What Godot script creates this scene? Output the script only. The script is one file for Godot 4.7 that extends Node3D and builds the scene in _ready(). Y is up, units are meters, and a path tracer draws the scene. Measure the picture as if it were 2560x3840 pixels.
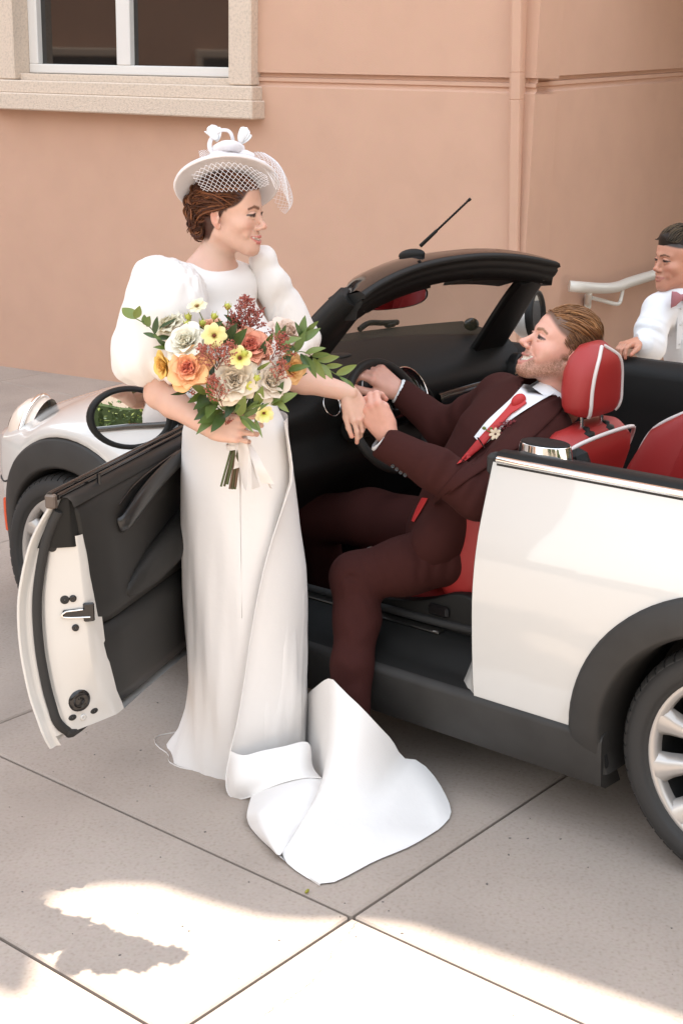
extends Node3D

# ---------------------------------------------------------------- mesh builder
class Mb:
	var v := PackedVector3Array()
	var c := PackedColorArray()
	var ix := PackedInt32Array()
	var uv := PackedVector2Array()
	var col := Color.WHITE
	var has_col := false

	func vert(p: Vector3) -> int:
		v.append(p)
		c.append(col)
		return v.size() - 1

	func tri(a: int, b: int, d: int) -> void:
		ix.append(a); ix.append(b); ix.append(d)

	func quad(a: int, b: int, d: int, e: int) -> void:
		ix.append(a); ix.append(b); ix.append(d)
		ix.append(a); ix.append(d); ix.append(e)

	# rows: Array of PackedVector3Array of one length
	func grid(rows: Array, closed := false, flip := false) -> int:
		var base := v.size()
		var n: int = rows[0].size()
		for r in rows:
			for p in r:
				vert(p)
		var m := n if closed else n - 1
		for i in rows.size() - 1:
			for j in m:
				var j2 := (j + 1) % n
				var a := base + i * n + j
				var b := base + i * n + j2
				var d := base + (i + 1) * n + j2
				var e := base + (i + 1) * n + j
				if flip:
					quad(a, e, d, b)
				else:
					quad(a, b, d, e)
		return base

	func fan(ring: PackedVector3Array, flip := false) -> void:
		var m := Vector3.ZERO
		for p in ring:
			m += p
		m /= ring.size()
		var k := vert(m)
		var base := v.size()
		for p in ring:
			vert(p)
		for j in ring.size():
			var j2 := (j + 1) % ring.size()
			if flip:
				tri(k, base + j2, base + j)
			else:
				tri(k, base + j, base + j2)

	# flat polygon of any outline in its own plane, extruded by the vector d
	func prism(ring: PackedVector3Array, d: Vector3) -> void:
		var a := ring
		var b := PackedVector3Array()
		for p in ring:
			b.append(p + d)
		var n := d.normalized()
		var x := n.cross(Vector3.UP if absf(n.y) < 0.9 else Vector3.RIGHT).normalized()
		var y := n.cross(x)
		var flat := PackedVector2Array()
		for p in ring:
			flat.append(Vector2(p.dot(x), p.dot(y)))
		var t := Geometry2D.triangulate_polygon(flat)
		for k in 2:
			var base := v.size()
			for p in (a if k == 0 else b):
				vert(p)
			for i in range(0, t.size(), 3):
				if k == 0:
					tri(base + t[i], base + t[i + 1], base + t[i + 2])
				else:
					tri(base + t[i], base + t[i + 2], base + t[i + 1])
		for i in ring.size():
			var j := (i + 1) % ring.size()
			var q := [vert(a[i]), vert(a[j]), vert(b[j]), vert(b[i])]
			quad(q[0], q[1], q[2], q[3])

	# a tube along a path; radii is a number or an array; squash flattens it along `up`
	func tube(path: PackedVector3Array, radii, sides := 8, caps := true, squash := 1.0, up := Vector3.UP, closed := false) -> void:
		var n := path.size()
		var rows := []
		var t0 := (path[1] - path[0]).normalized()
		var x := up - t0 * up.dot(t0)
		if x.length() < 0.01:
			x = t0.cross(Vector3(0.31, 0.2, 0.93))
		x = x.normalized()
		for i in n:
			var t: Vector3
			if closed:
				t = (path[(i + 1) % n] - path[(i - 1 + n) % n]).normalized()
			else:
				t = (path[mini(i + 1, n - 1)] - path[maxi(i - 1, 0)]).normalized()
			x = (x - t * x.dot(t))
			x = x.normalized() if x.length() > 1e-5 else t.cross(Vector3(0.3, 0.5, 0.8)).normalized()
			var y := t.cross(x)
			var r: float = radii if (radii is float or radii is int) else radii[i]
			var ring := PackedVector3Array()
			for k in sides:
				var a := TAU * k / sides
				ring.append(path[i] + x * (cos(a) * r * squash) + y * (sin(a) * r))
			rows.append(ring)
		if closed:
			rows.append(rows[0])
		grid(rows, true)
		if caps and not closed:
			fan(rows[0], false)
			fan(rows[n - 1], true)

	# box with chamfered edges, flat faces; b is a basis, s the full size
	func box(center: Vector3, s: Vector3, bev := 0.0, b := Basis.IDENTITY) -> void:
		var h := s * 0.5
		bev = minf(bev, minf(h.x, minf(h.y, h.z)) * 0.98)
		if bev <= 0.0:
			for ax in 3:
				for sg in [-1.0, 1.0]:
					var q := []
					for k in [[-1, -1], [1, -1], [1, 1], [-1, 1]]:
						var p := Vector3.ZERO
						p[ax] = sg * h[ax]
						p[(ax + 1) % 3] = k[0] * h[(ax + 1) % 3]
						p[(ax + 2) % 3] = k[1] * h[(ax + 2) % 3]
						q.append(vert(center + b * p))
					if sg > 0:
						quad(q[0], q[3], q[2], q[1])
					else:
						quad(q[0], q[1], q[2], q[3])
			return
		var i3 := h - Vector3.ONE * bev
		for ax in 3:
			var a1 := (ax + 1) % 3
			var a2 := (ax + 2) % 3
			for sg in [-1.0, 1.0]:
				var q := []
				for k in [[-1, -1], [1, -1], [1, 1], [-1, 1]]:
					var p := Vector3.ZERO
					p[ax] = sg * h[ax]
					p[a1] = k[0] * i3[a1]
					p[a2] = k[1] * i3[a2]
					q.append(vert(center + b * p))
				if sg > 0:
					quad(q[0], q[3], q[2], q[1])
				else:
					quad(q[0], q[1], q[2], q[3])
			# edges along axis ax
			for s1 in [-1.0, 1.0]:
				for s2 in [-1.0, 1.0]:
					var q := []
					for e in [[-1.0, 0], [1.0, 0], [1.0, 1], [-1.0, 1]]:
						var p := Vector3.ZERO
						p[ax] = e[0] * i3[ax]
						p[a1] = s1 * (h[a1] if e[1] == 0 else i3[a1])
						p[a2] = s2 * (i3[a2] if e[1] == 0 else h[a2])
						q.append(vert(center + b * p))
					if s1 * s2 > 0:
						quad(q[0], q[3], q[2], q[1])
					else:
						quad(q[0], q[1], q[2], q[3])
		for sx in [-1.0, 1.0]:
			for sy in [-1.0, 1.0]:
				for sz in [-1.0, 1.0]:
					var p1 := vert(center + b * Vector3(sx * h.x, sy * i3.y, sz * i3.z))
					var p2 := vert(center + b * Vector3(sx * i3.x, sy * h.y, sz * i3.z))
					var p3 := vert(center + b * Vector3(sx * i3.x, sy * i3.y, sz * h.z))
					if sx * sy * sz > 0:
						tri(p1, p3, p2)
					else:
						tri(p1, p2, p3)

	# profile: Vector2(radius, height) points turned round the axis of basis.y at o
	func lathe(profile: PackedVector2Array, o: Vector3, b := Basis.IDENTITY, sides := 32, squash := 1.0) -> void:
		var rows := []
		for q in profile:
			var ring := PackedVector3Array()
			for k in sides:
				var a := TAU * k / sides
				ring.append(o + b * Vector3(cos(a) * q.x, q.y, sin(a) * q.x * squash))
			rows.append(ring)
		grid(rows, true)

	func ball(o: Vector3, r: Vector3, b := Basis.IDENTITY, n := 8, m := 12) -> void:
		var rows := []
		for i in n + 1:
			var t := PI * i / n
			var ring := PackedVector3Array()
			for k in m:
				var a := TAU * k / m
				ring.append(o + b * Vector3(sin(t) * cos(a) * r.x, cos(t) * r.y, sin(t) * sin(a) * r.z))
			rows.append(ring)
		grid(rows, true)

	func add(o: Mb, t := Transform3D.IDENTITY) -> void:
		var base := v.size()
		for i in o.v.size():
			v.append(t * o.v[i])
			c.append(o.c[i])
		for k in o.ix:
			ix.append(base + k)
		has_col = has_col or o.has_col

	func normals() -> PackedVector3Array:
		var n := PackedVector3Array()
		n.resize(v.size())
		for i in range(0, ix.size(), 3):
			var a := ix[i]
			var b := ix[i + 1]
			var d := ix[i + 2]
			var f := (v[d] - v[a]).cross(v[b] - v[a])
			n[a] += f
			n[b] += f
			n[d] += f
		for i in n.size():
			n[i] = n[i].normalized() if n[i].length_squared() > 1e-24 else Vector3.UP
		return n

	func mesh() -> ArrayMesh:
		var arr := []
		arr.resize(Mesh.ARRAY_MAX)
		arr[Mesh.ARRAY_VERTEX] = v
		arr[Mesh.ARRAY_NORMAL] = normals()
		if has_col:
			arr[Mesh.ARRAY_COLOR] = c
		if uv.size() == v.size():
			arr[Mesh.ARRAY_TEX_UV] = uv
		arr[Mesh.ARRAY_INDEX] = ix
		var m := ArrayMesh.new()
		m.add_surface_from_arrays(Mesh.PRIMITIVE_TRIANGLES, arr)
		return m

# ---------------------------------------------------------------- distance fields, meshed as surface nets
class Sdf:
	var kind := PackedInt32Array()   # 0 capsule, 1 ellipsoid
	var a := PackedVector3Array()
	var ba := PackedVector3Array()
	var r1 := PackedFloat32Array()
	var r2 := PackedFloat32Array()
	var inv := PackedFloat32Array()
	var k := PackedFloat32Array()
	var sub := PackedInt32Array()
	var rad: PackedVector3Array = PackedVector3Array()
	var bas: Array[Basis] = []
	var lo := Vector3(1e9, 1e9, 1e9)
	var hi := Vector3(-1e9, -1e9, -1e9)

	func cap(p: Vector3, q: Vector3, ra: float, rb: float, kk := 0.01, cut := false) -> void:
		kind.append(0); a.append(p); ba.append(q - p); r1.append(ra); r2.append(rb)
		inv.append(1.0 / maxf((q - p).length_squared(), 1e-9)); k.append(kk); sub.append(1 if cut else 0)
		rad.append(Vector3.ONE); bas.append(Basis.IDENTITY)
		if not cut:
			for e in [[p, ra], [q, rb]]:
				lo = lo.min(e[0] - Vector3.ONE * e[1]); hi = hi.max(e[0] + Vector3.ONE * e[1])

	func chain(pts: Array, radii: Array, kk := 0.01) -> void:
		for i in pts.size() - 1:
			cap(pts[i], pts[i + 1], radii[i], radii[i + 1], kk)

	func chain_cut(pts: Array, radii: Array, kk := 0.003) -> void:
		for i in pts.size() - 1:
			cap(pts[i], pts[i + 1], radii[i], radii[i + 1], kk, true)

	func ell(p: Vector3, r: Vector3, kk := 0.01, cut := false, b := Basis.IDENTITY) -> void:
		kind.append(1); a.append(p); ba.append(Vector3.ZERO); r1.append(0); r2.append(0); inv.append(0)
		k.append(kk); sub.append(1 if cut else 0); rad.append(r); bas.append(b.inverse())
		if not cut:
			var e := Vector3.ONE * maxf(r.x, maxf(r.y, r.z))
			lo = lo.min(p - e); hi = hi.max(p + e)

	func one(i: int, p: Vector3) -> float:
		if kind[i] == 0:
			var q := p - a[i]
			var t := clampf(q.dot(ba[i]) * inv[i], 0.0, 1.0)
			return (q - ba[i] * t).length() - lerpf(r1[i], r2[i], t)
		var w := bas[i] * (p - a[i])
		var r := rad[i]
		var k0 := (w / r).length()
		var k1 := (w / (r * r)).length()
		return k0 * (k0 - 1.0) / maxf(k1, 1e-6)

	func at(p: Vector3, list: PackedInt32Array) -> float:
		var d := 1e3
		for i in list:
			var e: float
			if kind[i] == 0:
				var q := p - a[i]
				var t := clampf(q.dot(ba[i]) * inv[i], 0.0, 1.0)
				e = (q - ba[i] * t).length() - r1[i] - (r2[i] - r1[i]) * t
			else:
				var w := bas[i] * (p - a[i])
				var r := rad[i]
				var k0 := (w / r).length()
				e = k0 * (k0 - 1.0) / maxf((w / (r * r)).length(), 1e-6)
			var kk := k[i]
			if sub[i] == 0:
				var h := maxf(kk - absf(d - e), 0.0) / kk
				d = minf(d, e) - h * h * kk * 0.25
			else:
				var h := maxf(kk - absf(d + e), 0.0) / kk
				d = maxf(d, -e) + h * h * kk * 0.25
		return d

	# mesh into mb through xf; color is a Callable(local point) -> Color, or invalid
	func build(mb: Mb, cell: float, xf := Transform3D.IDENTITY, color = null, warp = null) -> void:
		var pad := Vector3.ONE * cell * 2.0
		var o := lo - pad
		var dim := ((hi + pad - o) / cell).ceil()
		var B := 6
		var bx := int(ceil(dim.x / B)); var by := int(ceil(dim.y / B)); var bz := int(ceil(dim.z / B))
		var nx := bx * B + 1; var ny := by * B + 1; var nz := bz * B + 1
		var g := PackedFloat32Array()
		g.resize(nx * ny * nz)
		g.fill(1.0)
		var done := PackedByteArray()
		done.resize(nx * ny * nz)
		var all := PackedInt32Array()
		for i in kind.size():
			all.append(i)
		var active := []
		var half := cell * B * 0.5
		var reach := half * 1.7320508
		for z in bz:
			for y in by:
				for x in bx:
					var m := o + Vector3(x + 0.5, y + 0.5, z + 0.5) * (cell * B)
					var near := 1e9
					var ds := PackedFloat32Array()
					for i in all:
						var e := one(i, m)
						ds.append(e)
						if sub[i] == 0 and e < near:
							near = e
					if near > reach * 1.4 + 0.02:
						continue
					var list := PackedInt32Array()
					for i in all:
						if sub[i] == 0:
							if ds[i] < near + k[i] + reach * 2.2:
								list.append(i)
						elif ds[i] < reach * 1.5 + k[i]:
							list.append(i)
					if absf(at(m, list)) > reach * 1.35 + 0.004:
						continue
					active.append(Vector3i(x, y, z))
					for zz in range(z * B, z * B + B + 1):
						for yy in range(y * B, y * B + B + 1):
							var id := (zz * ny + yy) * nx + x * B
							for xx in B + 1:
								if done[id] == 0:
									done[id] = 1
									g[id] = at(o + Vector3(x * B + xx, yy, zz) * cell, list)
								id += 1
		var vid := {}
		var sy := nx
		var sz := nx * ny
		var offs := [0, 1, sy, sy + 1, sz, sz + 1, sz + sy, sz + sy + 1]
		var cor: Array[Vector3] = [Vector3(0, 0, 0), Vector3(1, 0, 0), Vector3(0, 1, 0), Vector3(1, 1, 0), Vector3(0, 0, 1), Vector3(1, 0, 1), Vector3(0, 1, 1), Vector3(1, 1, 1)]
		var edges := [[0, 1], [2, 3], [4, 5], [6, 7], [0, 2], [1, 3], [4, 6], [5, 7], [0, 4], [1, 5], [2, 6], [3, 7]]
		for bl in active:
			for zz in range(bl.z * B, bl.z * B + B):
				for yy in range(bl.y * B, bl.y * B + B):
					for xx in range(bl.x * B, bl.x * B + B):
						var id: int = zz * sz + yy * sy + xx
						var neg := 0
						for q in 8:
							if g[id + offs[q]] < 0.0:
								neg += 1
						if neg == 0 or neg == 8:
							continue
						var sum := Vector3.ZERO
						var cnt := 0
						for e in edges:
							var f0: float = g[id + offs[e[0]]]
							var f1: float = g[id + offs[e[1]]]
							if (f0 < 0.0) != (f1 < 0.0):
								sum += cor[e[0]].lerp(cor[e[1]], f0 / (f0 - f1))
								cnt += 1
						var p := o + (Vector3(xx, yy, zz) + sum / cnt) * cell
						if color != null:
							mb.col = color.call(p)
							mb.has_col = true
						if warp != null:
							p = warp.call(p)
						vid[id] = mb.vert(xf * p)
		for id in vid:
			for ax in 3:
				var st: int = [1, sy, sz][ax]
				var f0 := g[id]
				var f1 := g[id + st]
				if (f0 < 0.0) == (f1 < 0.0):
					continue
				var s1: int = [sy, sz, 1][ax]
				var s2: int = [sz, 1, sy][ax]
				if not (vid.has(id - s1) and vid.has(id - s2) and vid.has(id - s1 - s2)):
					continue
				if f0 < 0.0:
					mb.quad(vid[id], vid[id - s2], vid[id - s1 - s2], vid[id - s1])
				else:
					mb.quad(vid[id], vid[id - s1], vid[id - s1 - s2], vid[id - s2])
		mb.col = Color.WHITE

# ---------------------------------------------------------------- scene helpers
var rng := RandomNumberGenerator.new()
var M := {}

func obj(called: String, mb: Mb, m: Material, parent: Node = self) -> MeshInstance3D:
	var o := MeshInstance3D.new()
	o.name = called
	o.mesh = mb.mesh()
	o.material_override = m
	parent.add_child(o, true)
	return o

func inst(called: String, me: Mesh, m: Material, parent: Node, t: Transform3D) -> MeshInstance3D:
	var o := MeshInstance3D.new()
	o.name = called
	o.mesh = me
	o.material_override = m
	o.transform = t
	parent.add_child(o, true)
	return o

func thing(called: String, label: String, category: String, group := "", kind := "") -> Node3D:
	var o := Node3D.new()
	o.name = called
	add_child(o, true)
	tag(o, label, category, group, kind)
	return o

func tag(o: Node, label: String, category: String, group := "", kind := "") -> void:
	if label:
		o.set_meta("label", label)
	if category:
		o.set_meta("category", category)
	if group:
		o.set_meta("group", group)
	if kind:
		o.set_meta("kind", kind)

func mat(albedo: Color, rough := 0.6, metal := 0.0, linear := true) -> StandardMaterial3D:
	var m := StandardMaterial3D.new()
	m.albedo_color = albedo.linear_to_srgb() if linear else albedo
	m.roughness = rough
	m.metallic = metal
	return m

func vmat(rough := 0.6) -> StandardMaterial3D:   # colours come from the vertices
	var m := StandardMaterial3D.new()
	m.vertex_color_use_as_albedo = true
	m.roughness = rough
	return m

func noise_tex(freq: float, seed_: int, ramp: Array, size := 512, oct := 5, type := FastNoiseLite.TYPE_SIMPLEX_SMOOTH) -> NoiseTexture2D:
	var n := FastNoiseLite.new()
	n.seed = seed_
	n.frequency = freq
	n.noise_type = type
	n.fractal_octaves = oct
	var t := NoiseTexture2D.new()
	t.width = size
	t.height = size
	t.seamless = true
	t.noise = n
	var g := Gradient.new()
	g.offsets = PackedFloat32Array(ramp.map(func(e): return e[0]))
	g.colors = PackedColorArray(ramp.map(func(e): return e[1]))
	t.color_ramp = g
	return t

func bump_tex(freq: float, seed_: int, strength: float, size := 512, oct := 4) -> NoiseTexture2D:
	var n := FastNoiseLite.new()
	n.seed = seed_
	n.frequency = freq
	n.fractal_octaves = oct
	var t := NoiseTexture2D.new()
	t.width = size
	t.height = size
	t.seamless = true
	t.as_normal_map = true
	t.bump_strength = strength
	t.noise = n
	return t

func tri_map(m: StandardMaterial3D, scale: float, world := true) -> void:
	m.uv1_triplanar = true
	m.uv1_world_triplanar = world
	m.uv1_scale = Vector3.ONE * scale

# a smooth curve through points
func smooth(pts: Array, per := 6, closed := false) -> PackedVector3Array:
	var out := PackedVector3Array()
	var n := pts.size()
	var segs := n if closed else n - 1
	for i in segs:
		var p0: Vector3 = pts[(i - 1 + n) % n] if closed else pts[maxi(i - 1, 0)]
		var p1: Vector3 = pts[i]
		var p2: Vector3 = pts[(i + 1) % n]
		var p3: Vector3 = pts[(i + 2) % n] if closed else pts[mini(i + 2, n - 1)]
		for k in per:
			var t := float(k) / per
			out.append(0.5 * (2.0 * p1 + (p2 - p0) * t + (2.0 * p0 - 5.0 * p1 + 4.0 * p2 - p3) * t * t + (3.0 * p1 - p0 - 3.0 * p2 + p3) * t * t * t))
	if not closed:
		out.append(pts[n - 1])
	return out

func resample(path: PackedVector3Array, n: int) -> PackedVector3Array:
	var ln := PackedFloat32Array([0.0])
	for i in range(1, path.size()):
		ln.append(ln[i - 1] + path[i].distance_to(path[i - 1]))
	var out := PackedVector3Array()
	var j := 0
	for i in n:
		var s := ln[-1] * i / (n - 1)
		while j < path.size() - 2 and ln[j + 1] < s:
			j += 1
		out.append(path[j].lerp(path[j + 1], clampf((s - ln[j]) / maxf(ln[j + 1] - ln[j], 1e-9), 0.0, 1.0)))
	return out

# table lookup with smooth interpolation: tab = [[key, value...], ...]
func table(tab: Array, key: float, c := 1) -> float:
	var n := tab.size()
	if key <= tab[0][0]:
		return tab[0][c]
	if key >= tab[n - 1][0]:
		return tab[n - 1][c]
	for i in n - 1:
		if key <= tab[i + 1][0]:
			var p0: float = tab[maxi(i - 1, 0)][c]
			var p1: float = tab[i][c]
			var p2: float = tab[i + 1][c]
			var p3: float = tab[mini(i + 2, n - 1)][c]
			var t: float = (key - tab[i][0]) / (tab[i + 1][0] - tab[i][0])
			return 0.5 * (2.0 * p1 + (p2 - p0) * t + (2.0 * p0 - 5.0 * p1 + 4.0 * p2 - p3) * t * t + (3.0 * p1 - p0 - 3.0 * p2 + p3) * t * t * t)
	return tab[n - 1][c]

func frame(y: Vector3, zish: Vector3) -> Basis:   # y along, z near zish
	var yy := y.normalized()
	var x := yy.cross(zish).normalized()
	return Basis(x, yy, x.cross(yy))

# ---------------------------------------------------------------- the place
const TO_SUN := Vector3(-0.0035, 0.9848, -0.1736)   # 80 degrees up, behind the building
const CORNER := Vector3(1.026, 0, -8.236)

func setup_view() -> void:
	var cam := Camera3D.new()
	cam.name = "camera"
	cam.position = Vector3(0, 1.91, 0)
	cam.rotation_degrees = Vector3(-16.1, 0, 0)
	cam.fov = 39.6
	cam.far = 400.0
	cam.near = 0.05
	cam.current = true
	add_child(cam)
	var sky_m := ProceduralSkyMaterial.new()
	sky_m.sky_top_color = Color(0.78, 0.83, 0.90)
	sky_m.sky_horizon_color = Color(1.0, 0.965, 0.90)
	sky_m.sky_curve = 0.25
	sky_m.ground_bottom_color = Color(0.40, 0.37, 0.34)
	sky_m.ground_horizon_color = Color(0.7, 0.68, 0.65)
	sky_m.sun_angle_max = 1.0
	var cover := NoiseTexture2D.new()
	cover.width = 1024
	cover.height = 512
	cover.seamless = true
	var cn := FastNoiseLite.new()
	cn.seed = 5
	cn.frequency = 0.006
	cn.fractal_octaves = 5
	cover.noise = cn
	var cg := Gradient.new()
	cg.offsets = PackedFloat32Array([0.0, 0.45, 0.7, 1.0])
	cg.colors = PackedColorArray([Color(1, 1, 1, 0), Color(1, 1, 1, 0.05), Color(1, 0.99, 0.97, 0.6), Color(1, 0.99, 0.97, 0.8)])
	cover.color_ramp = cg
	sky_m.sky_cover = cover
	var sky := Sky.new()
	sky.sky_material = sky_m
	var env := Environment.new()
	env.background_mode = Environment.BG_SKY
	env.sky = sky
	env.background_energy_multiplier = 1.0
	env.tonemap_mode = Environment.TONE_MAPPER_LINEAR
	env.tonemap_exposure = 2.58
	env.sdfgi_enabled = true
	env.ssao_enabled = true
	env.ssil_enabled = true
	var we := WorldEnvironment.new()
	we.name = "environment"
	we.environment = env
	add_child(we)
	var sun := DirectionalLight3D.new()
	sun.name = "sun"
	sun.light_energy = 1.6
	sun.light_color = Color(1.0, 0.965, 0.91)
	sun.light_angular_distance = 0.12
	sun.shadow_enabled = true
	add_child(sun)
	sun.look_at_from_position(Vector3.ZERO, -TO_SUN, Vector3(0, 0, 1))

func make_materials() -> void:
	# bare concrete, stucco, trim
	var m := mat(Color(0.43, 0.36, 0.315), 0.9)
	m.albedo_color = Color.WHITE
	var a := Color(0.372, 0.308, 0.260)
	m.albedo_texture = noise_tex(0.0035, 3, [[0.0, (a * 0.84).linear_to_srgb()], [0.35, (a * 0.97).linear_to_srgb()], [0.55, (a * 1.02).linear_to_srgb()], [1.0, (a * 1.10).linear_to_srgb()]], 1024, 7)
	tri_map(m, 0.4)
	m.normal_enabled = true
	m.normal_texture = bump_tex(0.2, 8, 2.0, 512, 3)
	m.normal_scale = 0.08
	m.detail_enabled = true
	m.detail_albedo = noise_tex(0.4, 11, [[0.0, Color(0.86, 0.84, 0.82)], [0.3, Color(0.97, 0.965, 0.96)], [0.6, Color.WHITE], [1.0, Color.WHITE]], 512, 2)
	m.detail_blend_mode = BaseMaterial3D.BLEND_MODE_MUL
	M.concrete = m
	M.dirt = mat(Color(0.05, 0.045, 0.04), 1.0)
	m = mat(Color.WHITE, 0.95)
	a = Color(0.585, 0.370, 0.268)
	m.albedo_color = Color.WHITE
	m.albedo_texture = noise_tex(0.006, 21, [[0.0, (a * 0.97).linear_to_srgb()], [0.5, a.linear_to_srgb()], [1.0, (a * 1.025).linear_to_srgb()]], 512, 5)
	tri_map(m, 0.8, false)
	m.normal_enabled = true
	m.normal_texture = bump_tex(0.22, 5, 4.0, 1024, 3)
	m.normal_scale = 0.22
	M.stucco = m
	m = mat(Color.WHITE, 0.95)
	a = Color(0.66, 0.55, 0.45)
	m.albedo_color = Color.WHITE
	m.albedo_texture = noise_tex(0.05, 31, [[0.0, (a * 0.8).linear_to_srgb()], [0.45, a.linear_to_srgb()], [1.0, (a * 1.08).linear_to_srgb()]], 512, 4)
	tri_map(m, 1.6, false)
	m.normal_enabled = true
	m.normal_texture = bump_tex(0.12, 6, 6.0, 512, 3)
	m.normal_scale = 0.45
	M.trim = m
	M.white_frame = mat(Color(0.72, 0.70, 0.67), 0.4)
	M.rail = mat(Color(0.70, 0.68, 0.62), 0.35)
	M.pane = mat(Color(0.012, 0.010, 0.009), 0.03)
	M.pane.metallic_specular = 0.75
	M.leaf_dark = vmat(0.55)

func wall_panel(b: Basis, x0: float, x1: float, y0: float, y1: float, parent: Node) -> MeshInstance3D:
	var mb := Mb.new()
	mb.box(Vector3((x0 + x1) / 2, (y0 + y1) / 2, -0.15), Vector3(x1 - x0, y1 - y0, 0.3))
	var o := obj("wall", mb, M.stucco, parent)
	o.transform = Transform3D(b, CORNER)
	return o

# a channel pressed into the stucco, built as a strip with its own depth
func reveal(b: Basis, x0: float, x1: float, y0: float, y1: float, parent: Node) -> void:
	var mb := Mb.new()
	var prof := [Vector2(y0, 0), Vector2(y0 + 0.012, -0.02), Vector2(y0 + 0.028, -0.024), Vector2(y0 + 0.035, -0.010), Vector2(y1 - 0.030, -0.010), Vector2(y1 - 0.024, -0.03), Vector2(y1, -0.03), Vector2(y1, 0)]
	for i in prof.size() - 1:
		var rows := []
		for x in [x0, x1]:
			rows.append(PackedVector3Array([Vector3(x, prof[i].x, prof[i].y), Vector3(x, prof[i + 1].x, prof[i + 1].y)]))
		mb.grid(rows)
	var o := obj("wall_groove", mb, M.stucco, parent)
	o.transform = Transform3D(b, CORNER)

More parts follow.
